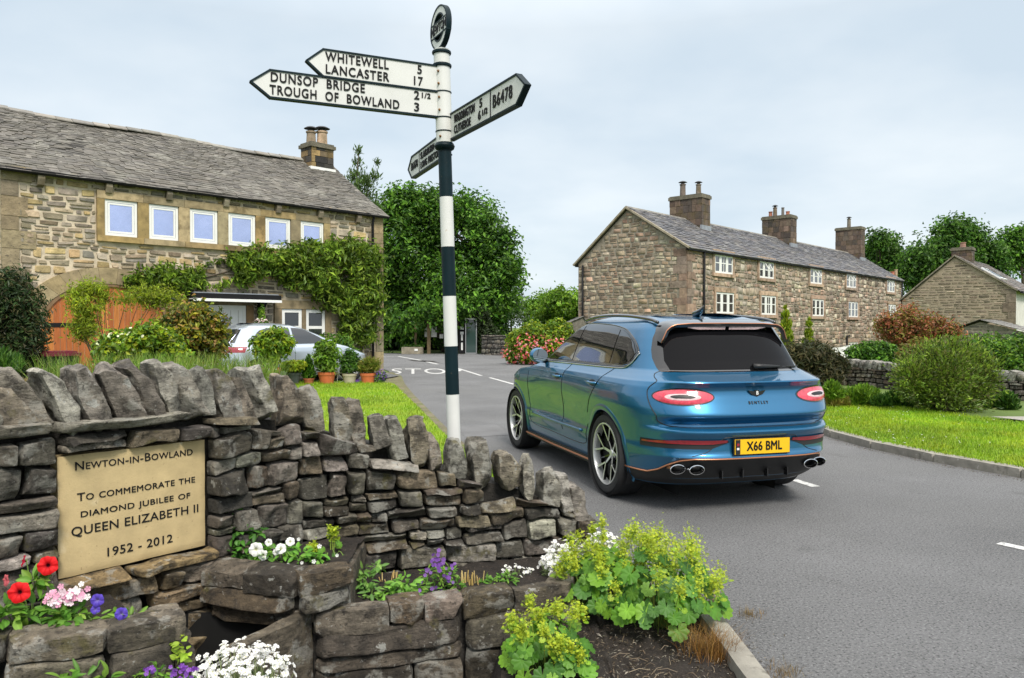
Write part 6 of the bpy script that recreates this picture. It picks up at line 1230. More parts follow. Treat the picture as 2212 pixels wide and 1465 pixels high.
K = dict(gap=.012, depth=.08, res=(15, 12), pal=pal_w, c=.12, p=9, rough=.022, nf=13., jit=.26, tilt=.016)
reg = [(0, sP1 - .005, .0, slab, .105, .175), (sP1 - .005, sP2 + .005, PZ1 + .006, slab, .085, .19), (sP1 - .03, sP2 + .04, PZ0 - .055, PZ0 - .006, .06, .33), (sP1, sP2 + .02, .0, PZ0 - .058, .115, .21), (sP2 + .02, s_of_px(640), .0, slab, .098, .135), (s_of_px(640), SE, .0, lambda u: ztop(u), .094, .172)]
tan_pal = [(.30, .24, .14), (.26, .18, .09), (.28, .26, .22), (.20, .16, .10)]
for i, (a, b, lo, hi, h, w) in enumerate(reg):
    k = dict(K)
    if i == 2: k.update(depth=.10, pal=tan_pal[:2] + [(.34, .25, .13)], gap=.006, jit=.1)
    if i == 3: k.update(pal=[(.26, .205, .125), (.30, .26, .19), (.19, .145, .085), (.22, .165, .095)])
    pillows(mb, rubble(rng, a, b, lo, hi, h, w, .35, .22), wmap, rng, **k)
pillows(mb, rubble(rng, 0, s_of_px(600), slab, lambda u: ztop(u) + .012, .062, .42, .1, 0), wmap, rng, **dict(K, gap=.005, depth=.10))
# end face of the wall
pe, te = wpos(SE), wtan(SE)
pillows(mb, rubble(rng, 0, .36, .0, ztop(SE), .11, .22, .3, .2), lambda u, v, d: np.stack([pe[0] - u * te[1] * -1 * -1 + te[0] * (d - .04), pe[1] + u * te[0] + te[1] * (d - .04), v], -1), rng, **K)
mk('masonry', mb, [M['rock'], M['rock_dark']], wall, True, 60)
# coping stones: (x top, y top, x bottom, y bottom, width px)
cope = [(-350, 800, -305, 920, 80), (-325, 800, -280, 920, 80), (-300, 800, -255, 920, 80), (-275, 800, -230, 920, 80), (-250, 800, -205, 920, 80), (-150, 800, -105, 920, 80), (-75, 800, -35, 918, 75), (-5, 828, 25, 908, 62), (32, 793, 84, 912, 80), (108, 795, 158, 912, 72), (182, 793, 222, 903, 78), (243, 790, 290, 898, 66), (292, 783, 345, 898, 62), (341, 778, 384, 886, 50), (388, 788, 420, 890, 52), (428, 790, 455, 890, 44), (470, 796, 498, 895, 50), (505, 805, 532, 893, 50), (548, 795, 576, 900, 46), (620, 810, 630, 906, 54), (664, 838, 682, 921, 50), (736, 857, 742, 945, 54), (762, 865, 783, 957, 42), (807, 894, 828, 965, 46), (842, 901, 862, 979, 40), (897, 904, 908, 999, 48), (926, 938, 945, 1016, 40), (988, 948, 990, 1021, 54), (1034, 950, 1044, 1045, 50), (1097, 977, 1101, 1048, 58), (1139, 984, 1143, 1070, 32), (1184, 1011, 1189, 1082, 60), (1212, 1023, 1219, 1092, 30), (1240, 1048, 1246, 1114, 50)]
for i, (xt, yt, xb, yb, w) in enumerate(cope):
    s = s_of_px(xb) if xb > -140 else s_of_px(-140) - .14 - .16 * (-205 - xb) / 25
    p, t = wpos(s), wtan(s); n = np.array([t[1], -t[0]])
    sc_ = p[1] / FPX; zb = CAMH - (yb - HOR) * sc_; ht = (yb - yt) * sc_ * 1.0
    wm_ = max(.06, (s_of_px(xb + w / 2) - s_of_px(xb - w / 2))) * .9
    if i < 8: wm_ = .16
    lean = (xb - xt) * sc_ * (1.15 if i < 19 else 1.0)
    ht *= 1.12; zc = np.array([-t[0] * lean, -t[1] * lean, ht]); zd = nz(zc)
    xd = nz(np.array([t[0], t[1], 0]) - zd * np.dot([t[0], t[1], 0], zd)); yd = np.cross(zd, xd)
    e = MB(); dp = rng.uniform(.26, .33) if i < 19 else rng.uniform(.20, .27)
    c = np.array([*(p - n * (dp / 2 - .055)), zb - .03]) + zc / 2 * .98
    rock(e, rng, c, (wm_ * rng.uniform(.96, 1.08), dp, np.linalg.norm(zc) * 1.02), np.array([xd, yd, zd]), 14, .09, 10, .05, tones(rng, 1, [(.26, .235, .195), (.20, .175, .14), (.32, .30, .26), (.235, .20, .15), (.18, .16, .13)], .14)[0], top=rng.uniform(.6, .82))
    mk('coping_stone', e, M['rock'], wall, True, 28)
# plaque
plq = thing('memorial_plaque', 'tan sandstone plaque with black engraved lettering set in the dry stone wall', 'plaque', (*wpos((sP1 + sP2) / 2), PZ0))
PW = sP2 - sP1; pt_, pp = wtan((sP1 + sP2) / 2), wpos(sP1); pn = np.array([pt_[1], -pt_[0], 0]); po = np.array([*pp, PZ0]) + pn * .022; px_ = np.array([*pt_, 0])
e = MB(); nu, nv = 40, 30
U, V_ = np.meshgrid(np.linspace(0, PW, nu), np.linspace(0, PZ1 - PZ0, nv), indexing='ij')
ed = np.minimum(np.minimum(U, PW - U), np.minimum(V_, PZ1 - PZ0 - V_)); off = -.006 * np.exp(-ed / .004) + .0012 * vnoise(np.stack([U, V_, U * 0], -1), 25, 3)
ww = .0014 * vnoise(np.stack([U, V_, U * 0 + 5], -1), 14, 7) * (ed < .004)
e.grid(po + (U + ww)[..., None] * px_ + (V_ + ww)[..., None] * np.array([0, 0, 1]) + off[..., None] * pn)
e.box(po + px_ * PW / 2 + np.array([0, 0, (PZ1 - PZ0) / 2]) - pn * .048, (PW - .003, .08, PZ1 - PZ0 - .003), np.array([px_, pn, [0, 0, 1]]))
M['plaque_stone'] = mat('plaque_stone', (.50, .385, .20), .85, var=.14, vs=9, spots=((6, .60, .12, (.62, .52, .33), .7), (55, .66, .04, (.22, .15, .07), .6), (3, .62, .10, (.36, .26, .12), .6), (12, .68, .05, (.58, .54, .44), .6)), bump=((90, .35, .004),))
mk('slab', e, M['plaque_stone'], plq, True, 40)
for txt, sz, vv, cu, sc in (('NEWTON-IN-BOWLAND', .0535, .905, .50, (0, 10)), ('TO COMMEMORATE THE', .0505, .645, .515, (0,)), ('DIAMOND JUBILEE OF', .0475, .505, .505, ()), ('QUEEN ELIZABETH II', .056, .365, .51, None), ('1952 - 2012', .056, .135, .515, None)):
    V, F = text_geo(txt, sz, .0012, .0003, space=1.06, smallcaps=sc)
    tgt = {'N': .535, 'T': .54, 'D': .50, 'Q': .58, '1': .30}[txt[0]]; V[:, 0] *= tgt / (V[:, 0].max() - V[:, 0].min()) * PW / .67
    P = po + pn * .0016 + (V[:, :1] + cu * PW) * px_ + (V[:, 1:2] + vv * (PZ1 - PZ0)) * np.array([0, 0, 1]) + V[:, 2:3] * pn
    mk('engraved_lettering', MB().add(P, F), M['black_paint'], plq)

# ---------------------------------------------------------------- planters and trough
def block(mb, rng, pts_top, thick, h, col=None, n=11, cuts=4, rough=.03, rnd=.12):
    """a row of rough blocks along a top front edge; pts_top (n,3) front top points"""
    P = np.asarray(pts_top, float)
    for a, b in zip(P[:-1], P[1:]):
        t = nz([b[0] - a[0], b[1] - a[1], 0]); nn = np.array([-t[1], t[0], 0]); L = np.linalg.norm(b - a)
        c = (a + b) / 2 + nn * thick / 2 - np.array([0, 0, h / 2])
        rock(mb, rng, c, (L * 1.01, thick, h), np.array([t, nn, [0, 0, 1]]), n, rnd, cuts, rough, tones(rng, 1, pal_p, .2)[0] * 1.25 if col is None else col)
def planter(name, label, front, z, cap, depth_in, base, courses, side_to=None, rows=(.17, .42)):
    t = thing(name, label, 'stone planter', (*np.mean(np.array(front)[:, :2], 0), base))
    F = np.array(front, float); L = np.concatenate([[0], np.cumsum(np.linalg.norm(np.diff(F, axis=0), axis=1))])
    def fm(u, v, d):
        u = np.asarray(u); i = np.clip(np.searchsorted(L, u, side='right') - 1, 0, len(F) - 2); a, b = F[i], F[i + 1]
        tt = (b - a) / np.linalg.norm(b - a, axis=-1, keepdims=True); n = np.stack([tt[..., 1], -tt[..., 0]], -1)
        p = a + tt * (u - L[i])[..., None] + n * np.asarray(d)[..., None]; return np.stack([p[..., 0], p[..., 1], np.broadcast_to(v, p[..., 0].shape)], -1)
    e = MB()
    for i in range(len(F) - 1):
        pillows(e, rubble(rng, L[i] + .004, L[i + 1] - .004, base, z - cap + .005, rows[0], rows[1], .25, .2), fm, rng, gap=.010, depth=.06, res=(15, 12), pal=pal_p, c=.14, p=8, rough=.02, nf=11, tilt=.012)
        g = np.array([[fm(np.array(u), v, np.array(-.05))[()] for v in (base, z - .02)] for u in np.linspace(L[i], L[i + 1], 4)]); e.grid(g, 1)
    mk('masonry', e, [M['rock'], M['rock_dark']], t, True, 60)
    for i in range(len(F) - 1):
        n = courses[i]; cuts = np.concatenate([[0], np.sort(rng.uniform(.12, .88, n - 1)) if n > 1 else [], [1]])
        if n > 1: cuts = lerp(cuts, np.linspace(0, 1, n + 1), .6)
        for a, b in zip(cuts[:-1], cuts[1:]):
            u0, u1 = lerp(L[i], L[i + 1], a), lerp(L[i], L[i + 1], b); d = rng.uniform(.02, .05); q0, q1 = fm(np.array(u0 + .001), z, np.array(d))[()], fm(np.array(u1 - .001), z, np.array(d))[()]
            e = MB(); block(e, rng, [q0, q1], rng.uniform(.13, .17), cap * rng.uniform(.9, 1.1)); mk('cap_stone', e, M['rock'], t, True, 30)
    return t
lp = [(-2.6, 2.55), (-1.83, 2.742), (-1.50, 2.83), (-1.30, 2.955), (-1.40, 3.10)]
planter('stone_planter', 'low stone planter holding red and pink petunias under the plaque', lp, .48, .085, .1, -.36, (3, 1, 1, 1))
up = [(-1.50, 3.735), (-1.005, 3.58), (-.784, 3.71)]
planter('stone_planter', 'raised stone planter with white petunias in the corner of the wall', up, .45, .10, .1, .27, (2, 1))
e = MB(); block(e, rng, [(-.79, 3.74, .42), (-.83, 4.32, .38)], .12, .30, (.10, .082, .058)); tg = mk('planter_end_stone', e, M['rock'], None, True, 30, loc=(-.85, 4.0, 0)); tag(tg, 'dark rough stone closing the right end of the raised corner planter', 'stone block')
rp = [(-.94, 3.63), (-.246, 3.86), (.26, 4.016), (.42, 4.7)]
planter('stone_planter', 'long stone planter with purple flowers along the foot of the wall', rp, .25, .11, .1, -.36, (3, 2, 2), rows=(.17, .50))
# slab wing and back ledge of the dark trough between the planters
e = MB(); a, b = np.array([-1.17, 3.24, .235]), np.array([-.955, 3.64, .25]); t_ = nz([*(b - a)[:2], 0]); n_ = np.array([-t_[1], t_[0], 0]); e2 = (a + b) / 2
rock(e, rng, e2 + n_ * .05 - [0, 0, .26], (np.linalg.norm(b - a) + .03, .10, .52), np.array([t_, n_, [0, 0, 1]]), 14, .10, 4, .02, (.15, .125, .09))
tg = mk('trough_slab', e, M['rock'], None, True, 30, loc=(*e2[:2], 0)); tag(tg, 'big upright stone slab forming the side of the dark water trough', 'stone slab')
e = MB(); block(e, rng, [(-1.45, 3.66, .265), (-1.12, 3.60, .265), (-.86, 3.66, .262)], .16, .07)
tg = mk('trough_ledge', e, M['rock'], None, True, 30, loc=(-1.2, 3.6, 0)); tag(tg, 'flat brown stone ledge along the back of the dark trough', 'stone ledge')
e = MB(); e.add([(-1.75, 3.7, -.27), (-1.6, 3.0, -.27), (-1.25, 2.9, -.27), (-.9, 3.3, -.27), (-.85, 3.75, -.27)], [[0, 1, 2, 3, 4]]); e.add([(-1.6, 3.72, -.3), (-.85, 3.72, -.3), (-.85, 3.70, .22), (-1.6, 3.70, .22)], [[0, 1, 2, 3]]); tg = mk('trough_floor', e, mat('trough_shade', (.008, .008, .008), .6, var=.3), None, loc=(-1.25, 3.45, -.2)); tag(tg, kind='structure')  # near-black colour paints in the deep shade inside the trough
# soil in the planters and the flower bed
def soil(poly, z, amp=.012, nm='soil'):
    p = np.array(poly, float); c = p.mean(0); G = np.array([[[*(c + (q - c) * r), 0] for q in np.concatenate([resample(np.concatenate([p, p[:1]]), .08)])] for r in np.linspace(0.001, 1, 10)]); G[..., 2] = z + amp * 1.5 * fbm(G, 9, 3, 3)
    o = mk(nm, MB().grid(G), M['soil'], None, True); tag(o, kind='structure')
soil([(-2.5, 2.62), (-1.84, 2.80), (-1.5, 2.90), (-1.40, 2.97), (-1.50, 3.06), (-1.78, 3.38), (-2.05, 3.15)], .425)
soil([(-1.48, 3.76), (-1.0, 3.64), (-.82, 3.74), (-.83, 4.35), (-1.2, 4.15)], .42)
soil([(-.90, 3.7), (-.24, 3.92), (.24, 4.06), (.40, 4.75), (-.3, 4.58), (-.9, 4.35)], .185)
e = MB(); e.grid(np.array([[[x, y, -.33 + .012 * float(vnoise(np.array([x, y, 0.]), 7, 3))] for y in np.linspace(.5, 4.4, 30)] for x in np.linspace(-3.4, 1.06, 34)])); tag(mk('soil', e, M['soil'], None, True), kind='structure')
soil([(.0, .8), (1.03, .8), (1.03, 3.9), (.9, 4.5), (.58, 5.0), (.34, 4.5), (.28, 4.08), (-.04, 3.9), (-.06, 3.0)], .03, .02)
e = MB(); e.add([(.0, .8, .03), (-.06, 3.0, .03), (-.04, 3.96, .03), (-.16, 3.96, -.34), (-.22, 3.0, -.34), (-.15, .8, -.34)], [[0, 1, 4, 5], [1, 2, 3, 4]]); tag(mk('soil', e, M['soil']), kind='structure')

# ---------------------------------------------------------------- signpost
PX, PY = -.387, 5.1
post = thing('signpost', 'old black and white banded finger signpost with four arms and a ring finial', 'signpost', (PX + .01, PY, 0))
def zpx(y): return CAMH - (y - HOR) / FPX * PY
lean = lambda z: np.array([PX - (z - .9) * .031, PY, z])
bands = [(1060, 852, 1), (852, 748, 0), (748, 640, 1), (640, 534, 0), (534, 427, 1), (427, 318, 0)]
e = MB()
for yb, yt, wh in bands:
    zb, zt = (zpx(yb) if yb < 1060 else 0), zpx(yt); e.cyl(lean(zb), lean(zt), .0445, .0440, 28, 0 if wh else 1)
M['post_black'] = mat('post_black', (.003, .014, .019), .5, var=.3, vs=6, spec=.18, spots=((30, .70, .04, (.10, .08, .06), .6),))
M['_bolt'] = mat('rusty_bolt', (.22, .11, .04), .8, var=.4)
M['post_white'] = mat('post_white', (.64, .64, .62), .45, var=.06, vs=6, spots=((7, .70, .04, (.42, .32, .2), .7), (38, .735, .02, (.05, .05, .05), .9)))
mk('pole', e, [M['post_white'], M['post_black']], post, True, 30)
ZB, ZT = zpx(318), zpx(112)
e = MB(); e.lathe([(.044, -.03), (.062, -.018), (.068, 0), (.060, .018), (.044, .03)], lean(ZB) + [0, 0, .0], 28); mk('collar', e, M['post_black'], post, True, 40)
e = MB(); e.cyl(lean(ZB), lean(ZT), .054, .053, 28); mk('sleeve', e, M['post_white'], post, True, 30)
for yy in (118, 146, 203, 258, 287):
    e = MB(); e.lathe([(.052, -.013), (.062, -.008), (.064, 0), (.062, .008), (.052, .013)] if yy in (118, 146) else [(.052, -.005), (.0575, -.003), (.0575, .003), (.052, .005)], lean(zpx(yy)), 28); mk('band_ring', e, M['post_black'], post, True, 40)
for yy in (162, 188, 217, 244, 300):
    e = MB(); e.lathe([(.0, .012), (.007, .010), (.008, 0)], lean(zpx(yy)) + [-.022, -.05, 0], 10, np.array([[1, 0, 0], [0, 0, 1], [0, -1, 0.]])); mk('bolt', e, M['_bolt'], post, True)
def arm(p0, p1, z0l, h, lines, head, tail=None, label=None, flip=False, rise=0.):
    """finger arm from the post p0 to its tip p1 (plan), bottom height z0l at the post"""
    a, b = np.array([*p0, 0.]), np.array([*p1, 0.]); L = np.linalg.norm(b - a); d = (b - a) / L
    n = np.array([d[1], -d[0], 0]); n = n if np.dot(n, -(a + b)) > 0 else -n          # toward the camera
    up_ = np.array([0, 0, 1.]); o = a + up_ * z0l; poly = [(0, 0), (L - head, 0), (L, h / 2), (L - head, h), (0, h)]
    e = MB(); e.prism(poly, o - n * .014, d, up_, n * .028, 0)
    am = mk('finger_arm', e, M['post_white'], post)
    e = MB(); rim = [(0, 0), (L - head, 0), (L, h / 2), (L - head, h), (0, h)]
    for (q0, q1) in zip(rim[:-1], rim[1:]):
        A, B = o + d * q0[0] + up_ * q0[1], o + d * q1[0] + up_ * q1[1]; tt = nz(B - A); e.box((A + B) / 2, (np.linalg.norm(B - A) + .008, .040, .011), np.array([tt, n, np.cross(tt, n)]))
    mk('arm_edge', e, M['post_black'], am)
    rt = np.cross(up_, -n) * -1; rt = np.cross(up_, n)       # reading direction seen from the front
    sgn = 1 if np.dot(rt, d) > 0 else -1
    for (txt, s0, sy, sz, wdt) in lines:
        V, F = text_geo(txt, sz, .002, .0016, space=1.14); w0 = V[:, 0].max() - V[:, 0].min(); V[:, 0] *= wdt / w0
        P = o + n * .0165 + d * s0 + up_ * sy + rt * V[:, :1] + up_ * V[:, 1:2] + n * V[:, 2:3]
        mk('arm_lettering', MB().add(P, F), M['black_paint'], am)
    if tail:
        e = MB(); e.box(o + d * tail + up_ * h / 2 + n * .0155, (.007, .004, h), np.array([d, n, up_])); mk('arm_divider', e, M['black_paint'], am)
A1 = np.array([PX - .05, PY - .01])
PX_ = lambda x, Y: (x - CX) / FPX * Y
# two long arms to the left (slightly toward the camera at the tip)
def armpx(x0, x1, yt0, yb0, xt, Yt, lines, head, tail=None):
    zt, zb = zpx(yt0), zpx(yb0); p1 = (PX_(xt, Yt), Yt); p0 = (lean(2.5)[0], PY)
    arm(p0, p1, zb, zt - zb, lines, head, tail)
armpx(0, 0, 150, 204, 664, 4.73, [('WHITEWELL', .59, .122, .078, .40), ('LANCASTER', .59, .045, .078, .40), ('5', .185, .122, .078, .03), ('17', .20, .047, .078, .06)], .10)
armpx(0, 0, 205, 258, 544, 4.60, [('DUNSOP  BRIDGE', .83, .120, .078, .57), ('TROUGH  OF  BOWLAND', .72, .044, .078, .80), ('2', .205, .120, .076, .036), ('1/2', .145, .126, .046, .06), ('3', .205, .044, .076, .034)], .11)
# the two arms of the main road: one comes toward the camera on the right, the other goes away behind the post
arm((-.40, 5.10), (.085, 4.20), 2.835, .166, [('WADDINGTON', .235, .115, .074, .31), ('CLITHEROE', .205, .045, .074, .25), ('5', .475, .120, .074, .036), ('6', .455, .050, .074, .036), ('1/2', .525, .056, .05, .07), ('B6478', .755, .083, .105, .24)], .10, .603)
arm((-.42, 5.16), (-.80, 6.06), 2.755, .162, [('B6478', .80, .08, .085, .18), ('SLAIDBURN', .46, .113, .07, .34), ('LONG PRESTON', .40, .045, .07, .46)], .10, .67)
# ring finial with the village name across it
d = nz([.47, -.88, 0]); n = np.array([-d[1] * -1, 0, 0]) * 0 + np.array([d[1], -d[0], 0]); zc = lean(zpx(64))
AX = np.array([d, [0, 0, 1.], n * 1.0]); e = MB()
e.lathe([(.088, -.014), (.137, -.014), (.137, .014), (.088, .014), (.088, -.014)], zc, 40, AX); e.box(zc - [0, 0, .150], (.07, .026, .05), np.array([d, n, [0, 0, 1]]))
fn = mk('ring_finial', e, M['post_white'], post, True, 30)
e = MB()
for r in (.137, .088): e.lathe([(r - .005, -.0175), (r + .005, -.0175), (r + .005, .0175), (r - .005, .0175), (r - .005, -.0175)], zc, 40, AX)
mk('ring_edge', e, M['post_black'], fn, True, 30)
e = MB(); e.box(zc + [0, 0, -.005], (.262, .030, .088), np.array([d, n, [0, 0, 1]])); mk('name_bar', e, M['post_white'], fn)
e = MB()
for k in (-1, 1): e.box(zc + [0, 0, -.005 + k * .044], (.268, .036, .008), np.array([d, n, [0, 0, 1]])); e.box(zc + [0, 0, -.005] + d * k * .131, (.008, .036, .084), np.array([d, n, [0, 0, 1]]))
mk('name_bar_edge', e, M['post_black'], fn)
V, F = text_geo('NEWTON', .082, .002, .002, space=1.05); V[:, 0] *= .24 / (V[:, 0].max() - V[:, 0].min())
mk('name_lettering', MB().add(zc + [0, 0, -.005] + d * V[:, :1] + np.array([0, 0, 1]) * V[:, 1:2] + n * (.0165 + V[:, 2:3]), F), M['black_paint'], fn)
# ---------------------------------------------------------------- flowers and leaves in the foreground
rng = np.random.default_rng(90)
def frames(A, rng):
    A = A / np.linalg.norm(A, axis=1, keepdims=True); X = np.cross(A, rng.normal(0, 1, A.shape)); X /= np.linalg.norm(X, axis=1, keepdims=True); return X, np.cross(A, X), A
def petals5(mb, P, N, r, col, rng, np_=5, notch=.3, cup=.25):
    """small open flowers: notched petals round a centre"""
    X, Y, Z = frames(N, rng); n = len(P); r = (r * rng.uniform(.8, 1.2, n))[:, None]
    for k in range(np_):
        a = 2 * np.pi * k / np_; d = X * math.cos(a) + Y * math.sin(a); s = -X * math.sin(a) + Y * math.cos(a)
        V = np.stack([P, P + d * r * .75 - s * r * .42 + Z * r * cup, P + d * r * (1.05 - notch * .3) + Z * r * cup * .8, P + d * r * .75 + s * r * .42 + Z * r * cup], 1)
        mb.add(V.reshape(-1, 3), np.arange(n * 4).reshape(n, 4), 0, np.repeat(col, 4, 0))
def petunia(parent, p, n, r, col, mid):
    n = nz(n); X = nz(np.cross(n, [.3, .2, 1])); Y = np.cross(n, X); e = MB(); k = 40; G = []; Cc_ = []
    for q, dz, c in ((.02, -.55, mid), (.14, -.42, mid), (.24, -.12, lerp(np.array(mid), np.array(col), .6)), (.5, .0, col), (.8, .02, col), (1.0, -.08, col)):
        row = []
        for t in np.linspace(0, 2 * np.pi, k, endpoint=False):
            rr = r * q * (1 + (.10 * abs(math.sin(2.5 * t + .4)) - .06 + .03 * math.sin(9 * t)) * q); row.append(p + (X * math.cos(t) + Y * math.sin(t)) * rr + n * r * (dz + .09 * q * math.sin(5 * t + 1) + .05 * q * math.sin(11 * t)))
        G.append(row); Cc_.append(np.tile(np.array(c), (k, 1)))
    e.grid(np.array(G), wrap=True, col=np.concatenate(Cc_)); f = mk('flower', e, M['petal'], parent, True)
    return f
def broad_leaf(mb, p, ax, n, L, W, col, curl=.25, m=7):
    ax, n = nz(ax), nz(n); s = nz(np.cross(n, ax)); n = np.cross(ax, s); G = []
    for t in np.linspace(0, 1, m):
        w = W * math.sin(math.pi * min(1, t * .92 + .06)) ** .8 * (1 - .15 * t); c = p + ax * L * t - n * curl * L * t * t
        G.append([c - s * w / 2 + n * w * .12, c - s * w * .25 + n * w * .01, c, c + s * w * .25 + n * w * .01, c + s * w / 2 + n * w * .12])
    G = np.array(G); cc = np.tile(np.array(col), (m * 5, 1)); cc.reshape(m, 5, 3)[:, 2] *= 1.25; mb.add(*_gf(G), 0, cc)
def _gf(G):
    a, b = G.shape[:2]; i, j = np.meshgrid(np.arange(a - 1), np.arange(b - 1), indexing='ij'); return G.reshape(-1, 3), np.stack([i * b + j, (i + 1) * b + j, (i + 1) * b + j + 1, i * b + j + 1], -1).reshape(-1, 4)
def mantle_leaf(mb, p, n, dr, r, col, rng):
    """round pleated leaf with shallow toothed lobes"""
    n = nz(n); dr = nz(np.asarray(dr) - n * np.dot(dr, n)); s = np.cross(n, dr); K = 54; lob = 9; rings = (.03, .3, .6, .85, 1.0); V = []
    for q in rings:
        for t in np.linspace(-np.pi * .93, np.pi * .93, K):
            lb = abs(math.cos(lob * t / 2 * 1.0)); tooth = .035 * math.sin(t * lob * 4); rr = r * q * (1 - (.20 * (1 - lb) + tooth) * q * q) * (1 - .10 * (abs(t) / np.pi) ** 4)
            h = .20 * q * q + .07 * q * (lb - .5)
            V.append(p + (dr * math.cos(t) + s * math.sin(t)) * rr + n * r * (h - .16 * q ** 3 * rng.uniform(.8, 1.2)))
    V = np.array(V).reshape(len(rings), K, 3); c = np.array(col); vv, ff = _gf(V); cc = np.tile(c, (len(vv), 1)).reshape(len(rings), K, 3); cc = cc * np.array([1.3, 1.05, .95, .95, 1.05])[:, None, None]; mb.add(vv, ff, 0, np.clip(cc.reshape(-1, 3), 0, 1))
def mantle(label, c, R_, H_, nl, nf, seed, lr=(.032, .058), gx=0.):
    rng = np.random.default_rng(seed); c = np.array(c, float); t = thing('lady_mantle', label, 'plant', c, 'yellow-green flowering mounds'); e = MB(); st = MB(); fl = MB()
    for i in range(nl):
        a = rng.uniform(0, 2 * np.pi); q = math.sqrt(rng.random()); d = np.array([math.cos(a), math.sin(a), 0]); h = H_ * (.30 + .42 * (1 - q ** 2)) * rng.uniform(.55, 1.15)
        p = c + d * R_ * q * 1.0 + [0, 0, h]; n = nz(d * (.25 + .75 * q) + np.array([0, -.35, .75]) + rng.normal(0, .22, 3)); r = rng.uniform(*lr)
        g = tones(rng, 1, [(.10, .26, .028), (.14, .32, .03), (.075, .20, .03), (.19, .38, .035)], .14)[0]; mantle_leaf(e, p, n, d + [0, 0, -.3], r, g, rng); b = c + d * R_ * q * .25
        st.tube(curve([b, lerp(b, p, .5) + [0, 0, .05], p], 6), .0022, 5, 0, (.14, .22, .04))
    for i in range(nf):
        a = rng.uniform(0, 2 * np.pi); q = math.sqrt(rng.random()) * .95; d = np.array([math.cos(a), math.sin(a), 0]); h = H_ * rng.uniform(.72, 1.12) * (1 - .45 * q * q); b = c + d * R_ * q * .5; p = c + d * R_ * q + [0, 0, h]
        st.tube(curve([b, lerp(b, p, .6), p], 6), .0018, 5, 0, (.24, .32, .04)); m = int(rng.integers(90, 160)); s_ = R_ * rng.uniform(.045, .075) + .009
        P = p + rng.normal(0, 1, (m, 3)) * [s_ * .6, s_ * .6, s_ * .9]; petals5(fl, P, rng.normal(0, .6, (m, 3)) + [0, 0, .8], .0066, tones(rng, m, [(.42, .52, .04), (.50, .56, .04), (.34, .46, .05)], .12), rng, 4, 0, .2)
        for _ in range(3): mantle_leaf(e, p + rng.normal(0, s_, 3) - [0, 0, s_ * 1.4], rng.normal(0, .4, 3) + [0, -.2, 1], d + [0, 0, -.2], rng.uniform(.010, .020), tones(rng, 1, [(.24, .40, .03), (.3, .42, .03)], .1)[0], rng)
    mk('leaves', e, M['leaf'], t, True); mk('stalks', st, M['stem'], t); mk('flower_froth', fl, M['petal'], t)
mantle("large lady's mantle mound with yellow froth beside the kerb", gp(1420, 1345, .03), .37, .47, 150, 44, 91)
mantle("second lady's mantle lobe spilling over the end of the long planter", gp(1290, 1320, .05), .25, .44, 70, 20, 92)
mantle("small lady's mantle clump at the bottom edge before the long planter", gp(1185, 1448, .03) + [0, .02, -.04], .22, .34, 84, 20, 93, (.030, .052))
mantle("tiny lady's mantle seedling in the raised corner planter", pt(712, 1196, 4.0) - [0, 0, .05], .10, .16, 12, 5, 94, (.016, .026))
def starry(label, c, size, n, seed, pal=((.82, .82, .80),), r=.0125, st=True, gr=1500, zb=0., name='snow_in_summer', group='mats of small white flowers'):
    rng = np.random.default_rng(seed); c = np.array(c, float); size = np.array(size); t = thing(name, label, 'flowers', c - [0, 0, size[2]], group)
    d = rng.normal(0, 1, (n, 3)); d /= np.linalg.norm(d, axis=1, keepdims=True); d[:, 2] = np.abs(d[:, 2]); P = c + d * size * rng.uniform(.8, 1.12, (n, 1)) + rng.normal(0, .012, (n, 3)); fl = MB(); petals5(fl, P, d * [.6, .6, .8] + rng.normal(0, .35, (n, 3)) + [0, -.35, .5], r, tones(rng, n, list(pal), .05), rng)
    petals5(fl, P + [0, -.001, .001], d + [0, -.35, .5], r * .22, np.tile([.55, .5, .12], (n, 1)), rng, 4, 0, .1); mk('blossom', fl, M['petal'], t); s = MB()
    for q in P[rng.choice(n, min(n, 110), replace=False)]: b = c + (q - c) * [.55, .55, 0] - [0, 0, size[2]]; s.tube([b, lerp(b, q, .6) + rng.normal(0, .006, 3), q], .0012, 4, 0, (.30, .36, .16))
    mk('stalks', s, M['stem'], t); e = MB(); foliage(e, rng, [(c - [0, 0, size[2] * .35], size * [.95, .95, .8])], gr, .026, .006, [(.20, .28, .10), (.26, .33, .14), (.14, .22, .07)], axis_up=.4, shell=.8); mk('foliage', e, M['leaf'], t)
starry('big mound of small white flowers at the bottom edge below the trough', pt(525, 1485, 2.95) , (.18, .15, .155), 420, 101, r=.0125)
starry('white flowers spilling over the right end of the long planter', pt(1225, 1225, 4.35), (.15, .14, .13), 230, 102)
starry('tall sprays of white flowers among the yellow froth by the wall end', pt(1300, 1195, 4.45), (.10, .10, .12), 110, 103, gr=700)
starry('few white starry flowers at the soil near the long planter', pt(1115, 1250, 4.35), (.10, .06, .07), 34, 104, gr=900)
